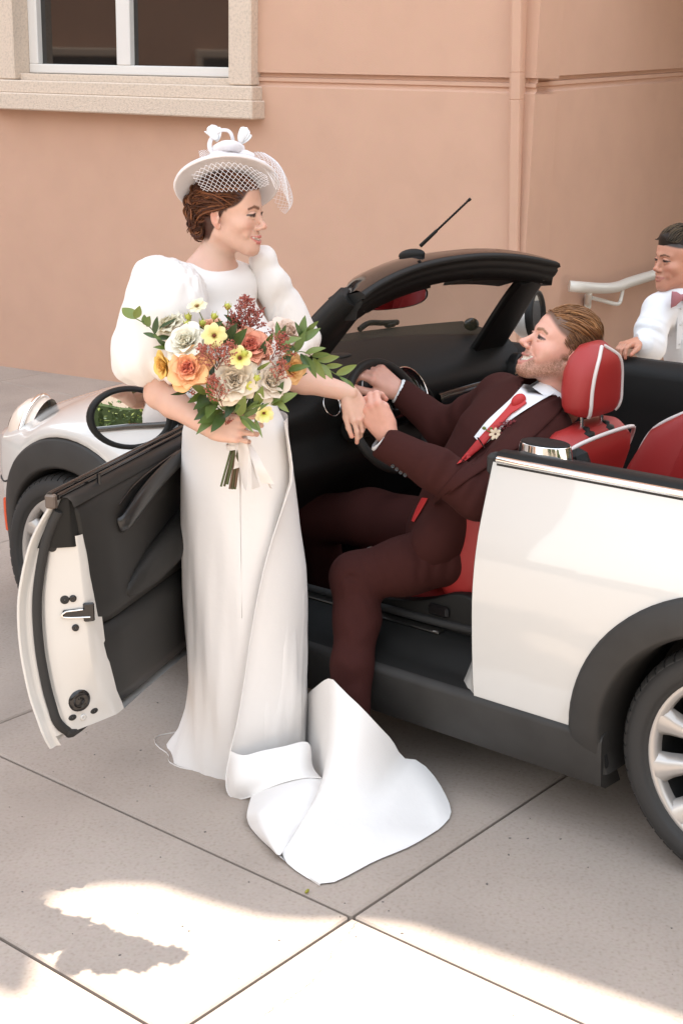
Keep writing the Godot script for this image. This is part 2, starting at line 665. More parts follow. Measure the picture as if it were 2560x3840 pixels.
func build_site() -> void:
	# earth sheet below everything, to the horizon
	var g := Mb.new()
	g.grid([PackedVector3Array([Vector3(-300, -0.05, -300), Vector3(300, -0.05, -300)]), PackedVector3Array([Vector3(-300, -0.05, 300), Vector3(300, -0.05, 300)])])
	tag(obj("ground", g, M.dirt), "dark earth below the concrete slabs", "ground", "", "structure")
	# concrete slabs parted by joints, laid along the car's own axis
	var pave := thing("pavement", "pale concrete driveway cast in slabs with dark joints", "pavement", "", "structure")
	pave.transform = Transform3D(Basis(Vector3(-0.766, 0, -0.6428), Vector3(0, 1, 0), Vector3(0.6428, 0, -0.766)), Vector3(1.5, 0, -3.8))
	var us := [-10.4, -8.83, -7.25, -5.67, -4.085, -2.505, -0.925, 0.655, 2.235, 3.815, 5.395, 6.975, 8.555, 10.135, 13.0]
	var ws := [-7.0, -5.4, -3.8, -2.2, -0.62, 1.515, 2.12, 3.7, 5.28, 6.86, 8.44, 10.02, 11.6]
	for i in us.size() - 1:
		for j in ws.size() - 1:
			var s := Mb.new()
			var gap := 0.0045
			if j == 4 and i < 9:
				gap = 0.0045
			s.box(Vector3((us[i] + us[i + 1]) / 2, -0.02, -(ws[j] + ws[j + 1]) / 2), Vector3(us[i + 1] - us[i] - gap * 2, 0.04, ws[j + 1] - ws[j] - gap * 2), 0.005)
			obj("slab", s, M.concrete, pave)
	# a hairline crack across the sunlit slab
	var ck := Mb.new()
	rng.seed = 4
	var pts := [Vector3(0.0348, 0, -3.031), Vector3(0.0114, 0, -2.975), Vector3(-0.0194, 0, -2.924), Vector3(-0.0273, 0, -2.885), Vector3(-0.0631, 0, -2.8), Vector3(-0.0915, 0, -2.759), Vector3(-0.1241, 0, -2.719), Vector3(-0.1606, 0, -2.68), Vector3(-0.1822, 0, -2.642), Vector3(-0.2055, 0, -2.568)]
	var cp := smooth(pts, 8)
	var ra := PackedFloat32Array()
	for i in cp.size():
		cp[i] += Vector3(rng.randf_range(-0.003, 0.003), -0.0004, rng.randf_range(-0.003, 0.003))
		ra.append(rng.randf_range(0.0004, 0.0014))
	ck.tube(cp, ra, 5)
	var ckm := mat(Color(0.15, 0.13, 0.115), 1.0)
	obj("crack", ck, ckm, pave).transform = pave.transform.affine_inverse()
	# grit
	var gr := Mb.new()
	for i in 110:
		var p := Vector3(rng.randf_range(-1.0, 1.4), 0.001, rng.randf_range(-4.6, -2.4))
		var r := rng.randf_range(0.0012, 0.0035)
		gr.ball(p, Vector3(r, r * 0.5, r * rng.randf_range(0.7, 1.8)), Basis(Vector3.UP, rng.randf() * 6.0), 3, 5)
	tag(obj("grit", gr, ckm), "dark grit and specks strewn over the concrete", "grit", "", "stuff")
	var lf := Mb.new()
	lf.ball(Vector3(-0.0863, 0.006, -3.165), Vector3(0.010, 0.005, 0.004), Basis(Vector3.UP, 1.0), 4, 6)
	tag(obj("fallen_bud", lf, mat(Color(0.28, 0.26, 0.03), 0.7)), "tiny yellow green bud lying on the concrete by the train", "bud")

	# the stucco building: two walls meet in the corner behind the car
	var bl: Basis = Basis(Vector3(0.8372, -0.0263, 0.5463), Vector3(0.0221, 0.9997, 0.0144), Vector3(-0.5465, 0, 0.8374))
	var br: Basis = Basis(Vector3(0.5669, 0.0408, -0.8228), Vector3(-0.0231, 0.9992, 0.0336), Vector3(0.8235, 0, 0.5674))
	var hs := thing("stucco_building", "tall peach stucco building with a cream trimmed window", "building")
	var g0 := 1.95; var g1 := 2.035
	wall_panel(bl, -14.0, -3.95, -0.6, 1.95, hs)
	wall_panel(bl, -14.0, -3.95, 2.035, 28.0, hs)
	reveal(bl, -14.0, -3.95, g0, g1, hs)
	wall_panel(bl, -3.95, -1.95, -0.6, 1.80, hs)
	wall_panel(bl, -3.95, -1.95, 3.6, 28.0, hs)
	wall_panel(bl, -1.95, 0.0, -0.6, g0, hs)
	wall_panel(bl, -1.95, 0.0, g1, 28.0, hs)
	reveal(bl, -1.95, 0.0, g0, g1, hs)
	# right wall, with the corner bead and its groove
	wall_panel(br, 0.118, 12.0, -0.6, g0, hs)
	wall_panel(br, 0.118, 12.0, g1, 20.0, hs)
	reveal(br, 0.118, 12.0, g0, g1, hs)
	var cb := Mb.new()
	for seg in [[-0.6, g0 - 0.03], [g1 + 0.03, 20.0], [g0 - 0.03, g1 + 0.03]]:
		cb.box(Vector3(0.0165, (seg[0] + seg[1]) / 2, -0.03), Vector3(0.033, seg[1] - seg[0], 0.056), 0.004)
		cb.box(Vector3(0.070, (seg[0] + seg[1]) / 2, -0.05), Vector3(0.072, seg[1] - seg[0], 0.07), 0.003)
		cb.box(Vector3(0.110, (seg[0] + seg[1]) / 2, -0.028), Vector3(0.014, seg[1] - seg[0], 0.05), 0.003)
	var co := obj("corner_bead", cb, M.stucco, hs)
	co.transform = Transform3D(br, CORNER)
	# unseen top of the left wall, outline shaped to cast the pavement's shadow edge
	var top := [Vector3(-3.261, 38.21, 0), Vector3(-3.232, 35.87, 0), Vector3(-3.141, 35.49, 0), Vector3(-2.999, 34.93, 0), Vector3(-2.854, 34.54, 0), Vector3(-2.685, 34.48, 0), Vector3(-2.509, 34.34, 0), Vector3(-2.373, 34.03, 0), Vector3(-2.21, 33.54, 0), Vector3(-2.033, 33.18, 0), Vector3(-1.855, 33.16, 0), Vector3(-1.633, 33.16, 0), Vector3(-1.359, 33.17, 0)]
	var ring := PackedVector3Array([Vector3(0, 28.0, 0)])
	ring.append(Vector3(-14.0, 28.0, 0))
	ring.append(Vector3(-14.0, top[0].y, 0))
	for q in top:
		ring.append(Vector3(q.x, q.y, 0))
	ring.append(Vector3(0, top[top.size() - 1].y, 0))
	var pb := Mb.new()
	pb.prism(ring, Vector3(0, 0, -0.06))
	obj("unseen_parapet", pb, M.stucco, hs).transform = Transform3D(bl, CORNER)
	var pr := Mb.new()
	pr.box(Vector3(6.0, 20.2, -0.15), Vector3(12.0, 0.4, 0.34))
	obj("unseen_parapet", pr, M.stucco, hs).transform = Transform3D(br, CORNER)
	var rf := Mb.new()
	var cA := CORNER
	var cB: Vector3 = CORNER + bl * Vector3(-14, 0, 0)
	var cC: Vector3 = CORNER + br * Vector3(12, 0, 0)
	var cD := cB + (cC - cA)
	rf.prism(PackedVector3Array([Vector3(cA.x, 19.7, cA.z - 0.3), Vector3(cB.x, 19.7, cB.z - 0.3), Vector3(cD.x, 19.7, cD.z), Vector3(cC.x - 0.3, 19.7, cC.z)]), Vector3(0, 0.25, 0))
	obj("roof", rf, M.dirt, hs)
	# window: recess, frame, two panes, cream surround and stepped sill
	var wt := Transform3D(bl, CORNER)
	var add_box := func(called: String, x0: float, x1: float, y0: float, y1: float, z0: float, z1: float, m: Material, bev: float, par: Node):
		var mb := Mb.new()
		mb.box(Vector3((x0 + x1) / 2, (y0 + y1) / 2, (z0 + z1) / 2), Vector3(x1 - x0, y1 - y0, z1 - z0), bev)
		var o := obj(called, mb, m, par)
		if par == hs:
			o.transform = wt
		return o
	var win = add_box.call("window", -3.93, -2.02, 2.0, 2.062, -0.14, -0.07, M.white_frame, 0.006, hs)
	add_box.call("frame", -3.93, -3.845, 2.062, 3.55, -0.14, -0.072, M.white_frame, 0.006, win)
	add_box.call("mullion", -3.12, -3.0, 2.062, 3.55, -0.145, -0.068, M.white_frame, 0.006, win)
	add_box.call("frame", -2.115, -2.02, 2.062, 3.55, -0.14, -0.072, M.white_frame, 0.006, win)
	add_box.call("frame", -3.845, -2.115, 3.45, 3.55, -0.14, -0.074, M.white_frame, 0.006, win)
	add_box.call("pane", -3.85, -3.11, 2.055, 3.46, -0.135, -0.120, M.pane, 0.0, win)
	add_box.call("pane", -3.01, -2.11, 2.055, 3.46, -0.130, -0.115, M.pane, 0.0, win)
	add_box.call("window_lining", -3.95, -1.95, 1.80, 3.6, -0.3, -0.16, mat(Color(0.03, 0.025, 0.02), 0.9), 0.0, hs)
	add_box.call("window_surround", -2.075, -1.90, 1.955, 3.75, -0.2, 0.075, M.trim, 0.008, hs)
	add_box.call("window_surround", -4.12, -3.93, 1.955, 3.75, -0.2, 0.075, M.trim, 0.008, hs)
	add_box.call("window_surround", -3.93, -2.075, 3.56, 3.75, -0.2, 0.077, M.trim, 0.008, hs)
	add_box.call("window_sill", -4.18, -1.865, 1.865, 1.952, -0.16, 0.105, M.trim, 0.008, hs)
	add_box.call("window_sill", -4.20, -1.845, 1.755, 1.868, -0.155, 0.135, M.trim, 0.008, hs)
	add_box.call("window_ledge", -3.93, -2.075, 1.950, 1.997, -0.16, 0.02, M.trim, 0.004, hs)
	# faint rub marks low on the wall
	# handrail on the right wall, beside the ramp
	var hr := thing("handrail", "white tubular handrail fixed to the right wall behind the boy", "handrail")
	var tb := Mb.new()
	var hz := 0.08
	tb.tube(smooth([Vector3(0.558, 0.8166, 0.06), Vector3(0.6195, 0.8053, 0.1), Vector3(0.9343, 0.7518, 0.1), Vector3(1.165, 0.7267, 0.1), Vector3(1.389, 0.7284, 0.1), Vector3(1.836, 0.7212, 0.1), Vector3(2.89, 0.7079, 0.1), Vector3(5.657, 0.6729, 0.1)], 6), 0.034, 14)
	obj("rail", tb, M.rail, hr).transform = Transform3D(br, CORNER)
	var bk := Mb.new()
	bk.tube(smooth([Vector3(0.758, 0.7506, 0.1), Vector3(0.835, 0.6874, 0.06), Vector3(0.9533, 0.6373, 0)], 4), 0.020, 8)
	bk.box(Vector3(0.9151, 0.6667, 0.02), Vector3(0.075, 0.10, 0.02), 0.006)
	obj("bracket", bk, M.rail, hr).transform = Transform3D(br, CORNER)
	var b2 := Mb.new()
	b2.tube(smooth([Vector3(0.9498, 0.6842, 0.03), Vector3(1.062, 0.6502, 0.06), Vector3(1.154, 0.6196, 0.1), Vector3(1.215, 0.6159, 0.1), Vector3(1.24, 0.6402, 0.1), Vector3(1.268, 0.7091, 0.1)], 4), 0.013, 8)
	obj("support", b2, M.rail, hr).transform = Transform3D(br, CORNER)

func leafy(mb: Mb, center: Vector3, r: Vector3, n: int, size: float, cols: Array) -> void:
	mb.has_col = true
	for i in n:
		var d := Vector3(rng.randfn(), rng.randfn(), rng.randfn()).normalized() * pow(rng.randf(), 0.28)
		var p := center + d * r
		var b := Basis(Vector3(rng.randfn(), rng.randfn(), rng.randfn()).normalized(), rng.randf() * TAU)
		var s := size * rng.randf_range(0.6, 1.3)
		mb.col = (cols[rng.randi() % cols.size()] as Color) * rng.randf_range(0.7, 1.25)
		var q := [mb.vert(p + b * Vector3(0, -s, 0)), mb.vert(p + b * Vector3(s * 0.45, 0, s * 0.12)), mb.vert(p + b * Vector3(0, s, 0)), mb.vert(p + b * Vector3(-s * 0.45, 0, s * 0.12))]
		mb.quad(q[0], q[1], q[2], q[3])

func build_surroundings() -> void:
	rng.seed = 900
	var lm := vmat(0.6)
	lm.backlight_enabled = true
	lm.backlight = Color(0.2, 0.25, 0.08)
	var bark := mat(Color(0.12, 0.09, 0.065), 0.9)
	var greens := [Color(0.045, 0.085, 0.018), Color(0.075, 0.12, 0.022), Color(0.03, 0.06, 0.016), Color(0.12, 0.15, 0.02)]
	# slender tree left of the picture: its crown shades the lower left of the pavement
	var tr := thing("tree", "slender leaning tree standing left of the white car", "tree")
	var tk := Mb.new()
	var cr := Mb.new()
	var lobes := [Vector3(-0.4119, 5, -3.776), Vector3(-0.4531, 5, -3.781), Vector3(-0.4819, 5, -3.746), Vector3(-0.5121, 5.05, -3.811), Vector3(-0.5539, 5.1, -3.838), Vector3(-0.5547, 5, -3.749), Vector3(-0.6082, 5.1, -3.874), Vector3(-0.6212, 5, -3.784), Vector3(-0.6386, 5, -3.741), Vector3(-0.6724, 5.2, -3.929), Vector3(-0.7031, 5.1, -3.856), Vector3(-0.7482, 5.2, -3.967), Vector3(-0.7589, 5.2, -3.892), Vector3(-0.8146, 5.1, -3.988), Vector3(-0.8149, 5.2, -3.91), Vector3(-0.8981, 5.2, -4.086), Vector3(-0.8909, 5.1, -3.949), Vector3(-0.97, 5.2, -4.025), Vector3(-0.956, 5.2, -3.892), Vector3(-1.066, 5.2, -3.986), Vector3(-1.156, 5.2, -3.967)]
	var rad := [0.025, 0.030, 0.028, 0.045, 0.04, 0.04, 0.045, 0.045, 0.030, 0.045, 0.05, 0.045, 0.05, 0.06, 0.06, 0.06, 0.09, 0.10, 0.12, 0.2, 0.3]
	for i in lobes.size():
		leafy(cr, lobes[i], Vector3.ONE * rad[i], 330 if i < 16 else 500, 0.024 if i < 16 else 0.035, greens)
	leafy(cr, Vector3(-2.0, 5.4, -4.5), Vector3(0.6, 0.5, 0.5), 2200, 0.05, greens)
	tk.tube(smooth([Vector3(-2.75, -0.05, -4.9), Vector3(-2.7, 1.8, -4.85), Vector3(-2.5, 3.6, -4.7), Vector3(-2.0, 5.2, -4.5)], 6), PackedFloat32Array(range(19).map(func(i): return 0.085 - 0.003 * i)), 10)
	for i in [4, 9, 14, 18]:
		tk.tube(smooth([Vector3(-2.0, 5.2, -4.5), Vector3(-1.3, 5.15, -4.4), lobes[i]], 5), 0.012, 6)
	obj("trunk", tk, bark, tr)
	obj("crown", cr, lm, tr)
	# hedge and trees that close the court on the right, behind the car
	var hg := thing("hedge", "tall clipped green hedge behind the car, beyond the right of the picture", "hedge")
	var hm := Mb.new()
	for k in 16:
		var t := k / 15.0
		leafy(hm, Vector3(10.5 - 1.5 * t, 1.3, -13.0 + 17.0 * t), Vector3(0.9, 1.5, 1.0), 420, 0.10, greens)
	obj("foliage", hm, lm, hg)
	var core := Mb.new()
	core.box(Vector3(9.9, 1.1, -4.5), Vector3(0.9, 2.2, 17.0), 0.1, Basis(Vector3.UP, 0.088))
	obj("dark_core", core, mat(Color(0.015, 0.022, 0.008), 1.0), hg)  # solid dark box that fills the gaps between the leaves
	for q in [[Vector3(12.5, 0, -10.0), 6.5, "farthest"], [Vector3(12.0, 0, -4.0), 7.5, "middle and tallest"], [Vector3(11.5, 0, 1.5), 6.0, "nearest"]]:
		var t2 := thing("tree", "broad green tree, %s of the three behind the tall hedge" % q[2], "tree", "trees behind the hedge")
		var a := Mb.new()
		a.tube(PackedVector3Array([q[0] - Vector3(0, 0.05, 0), q[0] + Vector3(0.1, q[1] * 0.6, 0.1)]), PackedFloat32Array([0.22, 0.12]), 10)
		for e in 5:
			a.tube(PackedVector3Array([q[0] + Vector3(0.1, q[1] * 0.5, 0.1), q[0] + Vector3(cos(e * 1.3) * 1.3, q[1] * 0.75, sin(e * 1.3) * 1.3)]), PackedFloat32Array([0.08, 0.03]), 6)
		obj("trunk", a, bark, t2)
		var b := Mb.new()
		for e in 9:
			leafy(b, q[0] + Vector3(cos(e * 0.7 + 1.0) * 1.5, q[1] * (0.62 + 0.05 * (e % 4)), sin(e * 0.7 + 1.0) * 1.5), Vector3(1.3, 1.0, 1.3), 330, 0.14, greens)
		obj("crown", b, lm, t2)
	# unseen roof on columns, added to keep the right wall darker
	var cp := thing("added_canopy", "unseen columned roof added to shade the right wall of the building", "added_canopy")
	var bt := Transform3D(Basis(Vector3(0.5669, 0.0408, -0.8228), Vector3(-0.0231, 0.9992, 0.0336), Vector3(0.8235, 0, 0.5674)), CORNER)
	var rm := Mb.new()
	rm.box(Vector3(6.7, 3.35, 2.7), Vector3(10.6, 0.35, 5.2), 0.02)
	obj("roof", rm, M.trim, cp).transform = bt
	for q in [Vector3(1.7, 1.55, 5.0), Vector3(5.2, 1.55, 5.0), Vector3(8.6, 1.55, 5.0), Vector3(11.7, 1.55, 5.0)]:
		var cm := Mb.new()
		cm.box(q, Vector3(0.34, 3.3, 0.34), 0.02)
		cm.box(q + Vector3(0, -1.45, 0), Vector3(0.46, 0.3, 0.46), 0.02)
		cm.box(q + Vector3(0, 1.52, 0), Vector3(0.46, 0.12, 0.46), 0.02)
		obj("column", cm, M.trim, cp).transform = bt
	# wing of the building across the court: it shows in the window panes
	var wg := thing("building_wing", "tan stucco wing across the court with dark doorways", "building")
	var wb := Mb.new()
	wb.box(Vector3(-17.0, 4.0, -9.0), Vector3(4.0, 8.2, 22.0))
	obj("wall", wb, M.stucco, wg)
	for z in [-15.0, -12.0, -9.4, -7.0, -4.2, -1.5]:
		var dn := Mb.new()
		dn.box(Vector3(-15.02, 1.3, z), Vector3(0.12, 2.6, 1.5), 0.0)
		dn.box(Vector3(-15.02, 4.6, z), Vector3(0.12, 1.8, 1.5), 0.0)
		obj("doorway", dn, mat(Color(0.02, 0.018, 0.016), 0.4), wg)
		var fr := Mb.new()
		for e in [[0.0, 2.66, 1.7, 0.12], [-0.8, 1.3, 0.1, 2.6], [0.8, 1.3, 0.1, 2.6]]:
			fr.box(Vector3(-14.95, e[1], z + e[0]), Vector3(0.1, e[3], e[2]), 0.01)
		obj("door_frame", fr, M.trim, wg)
	var h2 := thing("hedge", "low clipped hedge along the wing across the court", "hedge")
	var h2m := Mb.new()
	for k in 14:
		leafy(h2m, Vector3(-13.9, 0.55, -16.0 + 1.25 * k), Vector3(0.5, 0.65, 0.75), 300, 0.07, greens)
	obj("foliage", h2m, lm, h2)
	# across the street, behind the place of the photographer
	var st := thing("street_building", "long low pale building across the sunlit forecourt", "building")
	var sb := Mb.new()
	sb.box(Vector3(-4.0, 2.4, 21.0), Vector3(46.0, 4.9, 5.0))
	obj("wall", sb, M.trim, st)
	for k in 9:
		var w := Mb.new()
		w.box(Vector3(-24.0 + 5.0 * k, 1.6, 18.48), Vector3(2.4, 2.2, 0.1))
		obj("window", w, M.pane, st)
	for q in [[Vector3(-11.0, 0, 15.5), 6.5, "left"], [Vector3(-5.5, 0, 16.5), 7.5, "middle"], [Vector3(2.0, 0, 16.0), 6.0, "right"]]:
		var t3 := thing("tree", "street tree, %s one of three before the long low building" % q[2], "tree", "trees across the forecourt")
		var a := Mb.new()
		a.tube(PackedVector3Array([q[0] - Vector3(0, 0.05, 0), q[0] + Vector3(0.1, q[1] * 0.6, 0.1)]), PackedFloat32Array([0.22, 0.12]), 10)
		obj("trunk", a, bark, t3)
		var b := Mb.new()
		for e in 9:
			leafy(b, q[0] + Vector3(cos(e * 0.7) * 1.5, q[1] * (0.62 + 0.05 * (e % 4)), sin(e * 0.7) * 1.2), Vector3(1.3, 1.0, 1.3), 260, 0.16, greens)
		obj("crown", b, lm, t3)
	var h3 := thing("hedge", "clipped green hedge before the long low building across the forecourt", "hedge")
	var h3m := Mb.new()
	for k in 16:
		leafy(h3m, Vector3(3.0 + 0.95 * k, 1.3, 13.5 - 0.1 * k), Vector3(0.75, 1.5, 0.7), 330, 0.09, greens)
	obj("foliage", h3m, lm, h3)
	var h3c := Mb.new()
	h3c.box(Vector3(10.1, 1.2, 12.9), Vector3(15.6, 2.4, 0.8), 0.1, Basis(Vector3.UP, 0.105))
	obj("dark_core", h3c, mat(Color(0.03, 0.05, 0.014), 1.0), h3)  # solid dark green box inside, closes the view through the leaves
	var post := thing("gate_post", "square cream post standing before the hedge across the forecourt", "post")
	var pm := Mb.new()
	pm.box(Vector3(8.9, 1.5, 12.2), Vector3(0.28, 3.0, 0.28), 0.02)
	obj("shaft", pm, M.trim, post)
	# unseen wing added on the right to cut the skylight on that wall
	var rw := thing("added_wing", "unseen high stucco wing added to block sky from the right wall", "building")
	var rwb := Mb.new()
	rwb.box(Vector3(17.0, 7.0, -6.0), Vector3(5.0, 14.5, 26.0))
	obj("wall", rwb, M.stucco, rw)

# ---------------------------------------------------------------- the car
# car axes: x forward from the rear axle, y up, z to the car's right
func K(u: float, v: float, w: float) -> Vector3:
	return Vector3(u, v, -w)

const SIDE := [[0.15, 0.80], [0.20, 0.815], [0.33, 0.848], [0.5, 0.864], [0.65, 0.868], [0.78, 0.852], [0.88, 0.822], [0.98, 0.790], [1.02, 0.775]]
const PLAN := [[-0.60, 0.70], [-0.52, 0.80], [-0.35, 0.92], [-0.1, 0.985], [0.2, 1.0], [2.0, 1.0], [2.35, 0.992], [2.6, 0.98], [2.8, 0.95], [2.95, 0.885], [3.06, 0.80], [3.15, 0.67], [3.21, 0.48], [3.235, 0.25]]

func side_w(u: float, v: float) -> float:
	return table(SIDE, v) * table(PLAN, u)

func car_materials() -> void:
	var p := mat(Color(0.56, 0.545, 0.515), 0.28)
	p.clearcoat_enabled = true
	p.clearcoat = 1.0
	p.clearcoat_roughness = 0.03
	M.paint = p
	M.plastic = mat(Color(0.012, 0.0118, 0.011), 0.52)
	M.plastic.metallic_specular = 0.32
	M.plastic.normal_enabled = true
	M.plastic.normal_texture = bump_tex(0.2, 14, 2.0, 256, 2)
	M.plastic.normal_scale = 0.2
	tri_map(M.plastic, 5.0, false)
	M.cladding = mat(Color(0.026, 0.0245, 0.023), 0.62)
	M.cladding.albedo_texture = noise_tex(0.012, 41, [[0.0, Color(0.82, 0.8, 0.78)], [0.5, Color(0.95, 0.94, 0.92)], [1.0, Color(1, 1, 1)]], 256, 5)
	tri_map(M.cladding, 2.0, false)
	M.trim_panel = mat(Color(0.021, 0.020, 0.0185), 0.5)
	M.trim_panel.metallic_specular = 0.35
	M.handle = mat(Color(0.016, 0.0155, 0.015), 0.3)
	M.black = mat(Color(0.008, 0.008, 0.008), 0.7)
	M.gloss = mat(Color(0.010, 0.009, 0.009), 0.08)
	M.rubber = mat(Color(0.020, 0.019, 0.018), 0.75)
	M.tyre = mat(Color(0.022, 0.021, 0.020), 0.68)
	M.chrome = mat(Color(0.86, 0.85, 0.83), 0.06, 1.0)
	M.alloy = mat(Color(0.47, 0.445, 0.42), 0.32, 0.5)
	M.leather = mat(Color(0.31, 0.019, 0.017), 0.48)
	M.leather.normal_enabled = true
	M.leather.normal_texture = bump_tex(0.16, 17, 3.0, 256, 3)
	M.leather.normal_scale = 0.13
	tri_map(M.leather, 6.0, false)
	M.piping = mat(Color(0.62, 0.56, 0.53), 0.5)
	M.lens = mat(Color(0.72, 0.60, 0.50), 0.06)
	M.lens.clearcoat_enabled = true
	M.reflector = mat(Color(0.72, 0.10, 0.035), 0.2)
	M.mirror = mat(Color(0.88, 0.88, 0.88), 0.0, 1.0)
	M.dim_mirror = mat(Color(0.42, 0.42, 0.43), 0.02, 1.0)
	var g := mat(Color(0.42, 0.40, 0.20), 0.0)
	g.transparency = BaseMaterial3D.TRANSPARENCY_ALPHA
	g.albedo_color.a = 0.36
	M.glass = g
	M.cloth_top = mat(Color(0.012, 0.012, 0.012), 0.95)

# a side panel between two edges in u, its lower edge lifted over the wheel arch
func side_panel(us: Array, vb: Array, vt: Array, sgn: float, rows := 14, out := 0.0) -> Mb:
	var mb := Mb.new()
	var g := []
	for i in us.size():
		var r := PackedVector3Array()
		for k in rows + 1:
			var v: float = lerpf(vb[i], vt[i], float(k) / rows)
			r.append(K(us[i], v, sgn * (side_w(us[i], v) + out)))
		g.append(r)
	mb.grid(g, false, sgn > 0)
	return mb

func arch_v(u: float, c: float, r: float, low: float) -> float:
	var d := absf(u - c)
	if d >= r:
		return low
	return maxf(low, 0.325 + sqrt(r * r - d * d))

func arch_trim(c: float, r0: float, r1: float, sgn: float) -> Mb:
	var mb := Mb.new()
	var rows := []
	var n := 48
	for i in n + 1:
		var a := lerpf(-0.30, PI + 0.30, float(i) / n)
		var ring := PackedVector3Array()
		for q in [[r1 + 0.002, -0.03], [r1, 0.006], [r1 - 0.012, 0.016], [lerpf(r0, r1, 0.5), 0.020], [r0 + 0.012, 0.022], [r0, 0.012], [r0 - 0.004, -0.03], [r0 - 0.004, -0.16]]:
			var u: float = c + cos(a) * q[0]
			var v: float = maxf(0.325 + sin(a) * q[0], 0.19)
			ring.append(K(u, v, sgn * (side_w(u, v) + q[1])))
		rows.append(ring)
	mb.grid(rows, false, sgn > 0)
	mb.fan(rows[0]); mb.fan(rows[n])
	return mb

func make_wheel(parent: Node, at: Vector3, sgn: float, called := "wheel", turn := 0.0) -> Node3D:
	var wh := Node3D.new()
	wh.name = called
	# local: +y of the lathe points outward
	wh.transform = Transform3D(Basis(Vector3(1, 0, 0), Vector3(0, 0, -sgn), Vector3(0, sgn, 0)) * Basis(Vector3.UP, turn), at)
	wh.transform = wh.transform.scaled_local(Vector3(1.026, 1.0, 1.026))
	parent.add_child(wh, true)
	var R := 0.318
	var ty := Mb.new()
	ty.lathe(PackedVector2Array([Vector2(0.208, -0.16), Vector2(0.255, -0.178), Vector2(0.290, -0.172), Vector2(0.312, -0.15), Vector2(R, -0.11), Vector2(R, -0.03), Vector2(0.313, -0.006), Vector2(0.300, 0.010), Vector2(0.290, 0.015), Vector2(0.277, 0.0185), Vector2(0.262, 0.016), Vector2(0.255, 0.0125), Vector2(0.2525, 0.0075), Vector2(0.248, 0.006), Vector2(0.242, 0.002), Vector2(0.238, -0.01)]), Vector3.ZERO, Basis.IDENTITY, 72)
	obj("tyre", ty, M.tyre, wh)
	var tr := Mb.new()   # shoulder blocks of the tread, with gaps between
	var nb := 58
	for k in nb:
		var rows := []
		for s in [0.06, 0.5, 0.86]:
			var ring := PackedVector3Array()
			for q in [[0.3145, -0.085], [R + 0.0035, -0.083], [R + 0.0035, -0.03], [0.3165, -0.008], [0.305, 0.0085], [0.3005, 0.0080]]:
				var lean: float = (q[1] + 0.04) * 0.9
				var a: float = TAU * (k + s + lean) / nb
				ring.append(Vector3(cos(a) * q[0], q[1], sin(a) * q[0]))
			rows.append(ring)
		tr.grid(rows)
		tr.fan(rows[0]); tr.fan(rows[2])
	obj("tread_blocks", tr, M.tyre, wh)
	var rim := Mb.new()
	rim.lathe(PackedVector2Array([Vector2(0.2235, -0.035), Vector2(0.223, -0.028), Vector2(0.223, -0.012), Vector2(0.227, -0.003), Vector2(0.234, 0.001), Vector2(0.242, 0.0015), Vector2(0.246, -0.003), Vector2(0.246, -0.02)]), Vector3.ZERO, Basis.IDENTITY, 72)
	rim.lathe(PackedVector2Array([Vector2(0.001, -0.020), Vector2(0.026, -0.020), Vector2(0.030, -0.024), Vector2(0.034, -0.022), Vector2(0.058, -0.030), Vector2(0.070, -0.045), Vector2(0.072, -0.075)]), Vector3.ZERO, Basis.IDENTITY, 40)
	obj("rim", rim, M.alloy, wh)
	var ba := Mb.new()
	ba.lathe(PackedVector2Array([Vector2(0.228, -0.15), Vector2(0.228, -0.05), Vector2(0.224, -0.034)]), Vector3.ZERO, Basis.IDENTITY, 48)
	obj("barrel", ba, M.black, wh)
	var ns := 11
	for k in ns:
		var sp := Mb.new()
		var rows := []
		for q in [[0.048, 0.013, -0.032, 0.03], [0.075, 0.0135, -0.038, 0.034], [0.12, 0.018, -0.034, 0.034], [0.165, 0.024, -0.022, 0.032], [0.198, 0.031, -0.012, 0.03], [0.222, 0.041, -0.004, 0.024], [0.231, 0.042, -0.002, 0.012]]:
			var ring := PackedVector3Array()
			var hw: float = q[1]
			for e in [[-1.0, -q[3]], [-0.92, -0.012], [-0.62, -0.0025], [-0.45, 0.0015], [0.0, 0.0035], [0.45, 0.0015], [0.62, -0.0025], [0.92, -0.012], [1.0, -q[3]]]:
				ring.append(Vector3(q[0], q[2] + e[1], e[0] * hw))
			rows.append(ring)
		sp.grid(rows)
		obj("spoke", sp, M.alloy, wh).transform = Transform3D(Basis(Vector3.UP, TAU * k / ns), Vector3.ZERO)
	var hub := Mb.new()
	hub.lathe(PackedVector2Array([Vector2(0.001, -0.017), Vector2(0.024, -0.0172), Vector2(0.027, -0.022)]), Vector3.ZERO, Basis.IDENTITY, 28)
	obj("hub_cap", hub, M.gloss, wh)
	var br := Mb.new()
	br.lathe(PackedVector2Array([Vector2(0.001, -0.10), Vector2(0.135, -0.10), Vector2(0.14, -0.112), Vector2(0.2, -0.13)]), Vector3.ZERO, Basis.IDENTITY, 40)
	obj("brake_disc", br, M.black, wh)
	return wh

func loft_super(path: Array, hx: Array, hz: Array, xdir: Vector3, n := 3.5, sides := 28) -> Array:
	# rings across a path; hx is the half width along xdir, hz the half depth
	var rows := []
	for i in path.size():
		var t: Vector3 = (path[mini(i + 1, path.size() - 1)] - path[maxi(i - 1, 0)]).normalized()
		var z := t.cross(xdir).normalized()
		var ring := PackedVector3Array()
		for k in sides:
			var a := TAU * k / sides
			var cx := signf(cos(a)) * pow(absf(cos(a)), 2.0 / n)
			var cz := signf(sin(a)) * pow(absf(sin(a)), 2.0 / n)
			ring.append(path[i] + xdir * (cx * hx[i]) + z * (cz * hz[i]))
		rows.append(ring)
	return rows

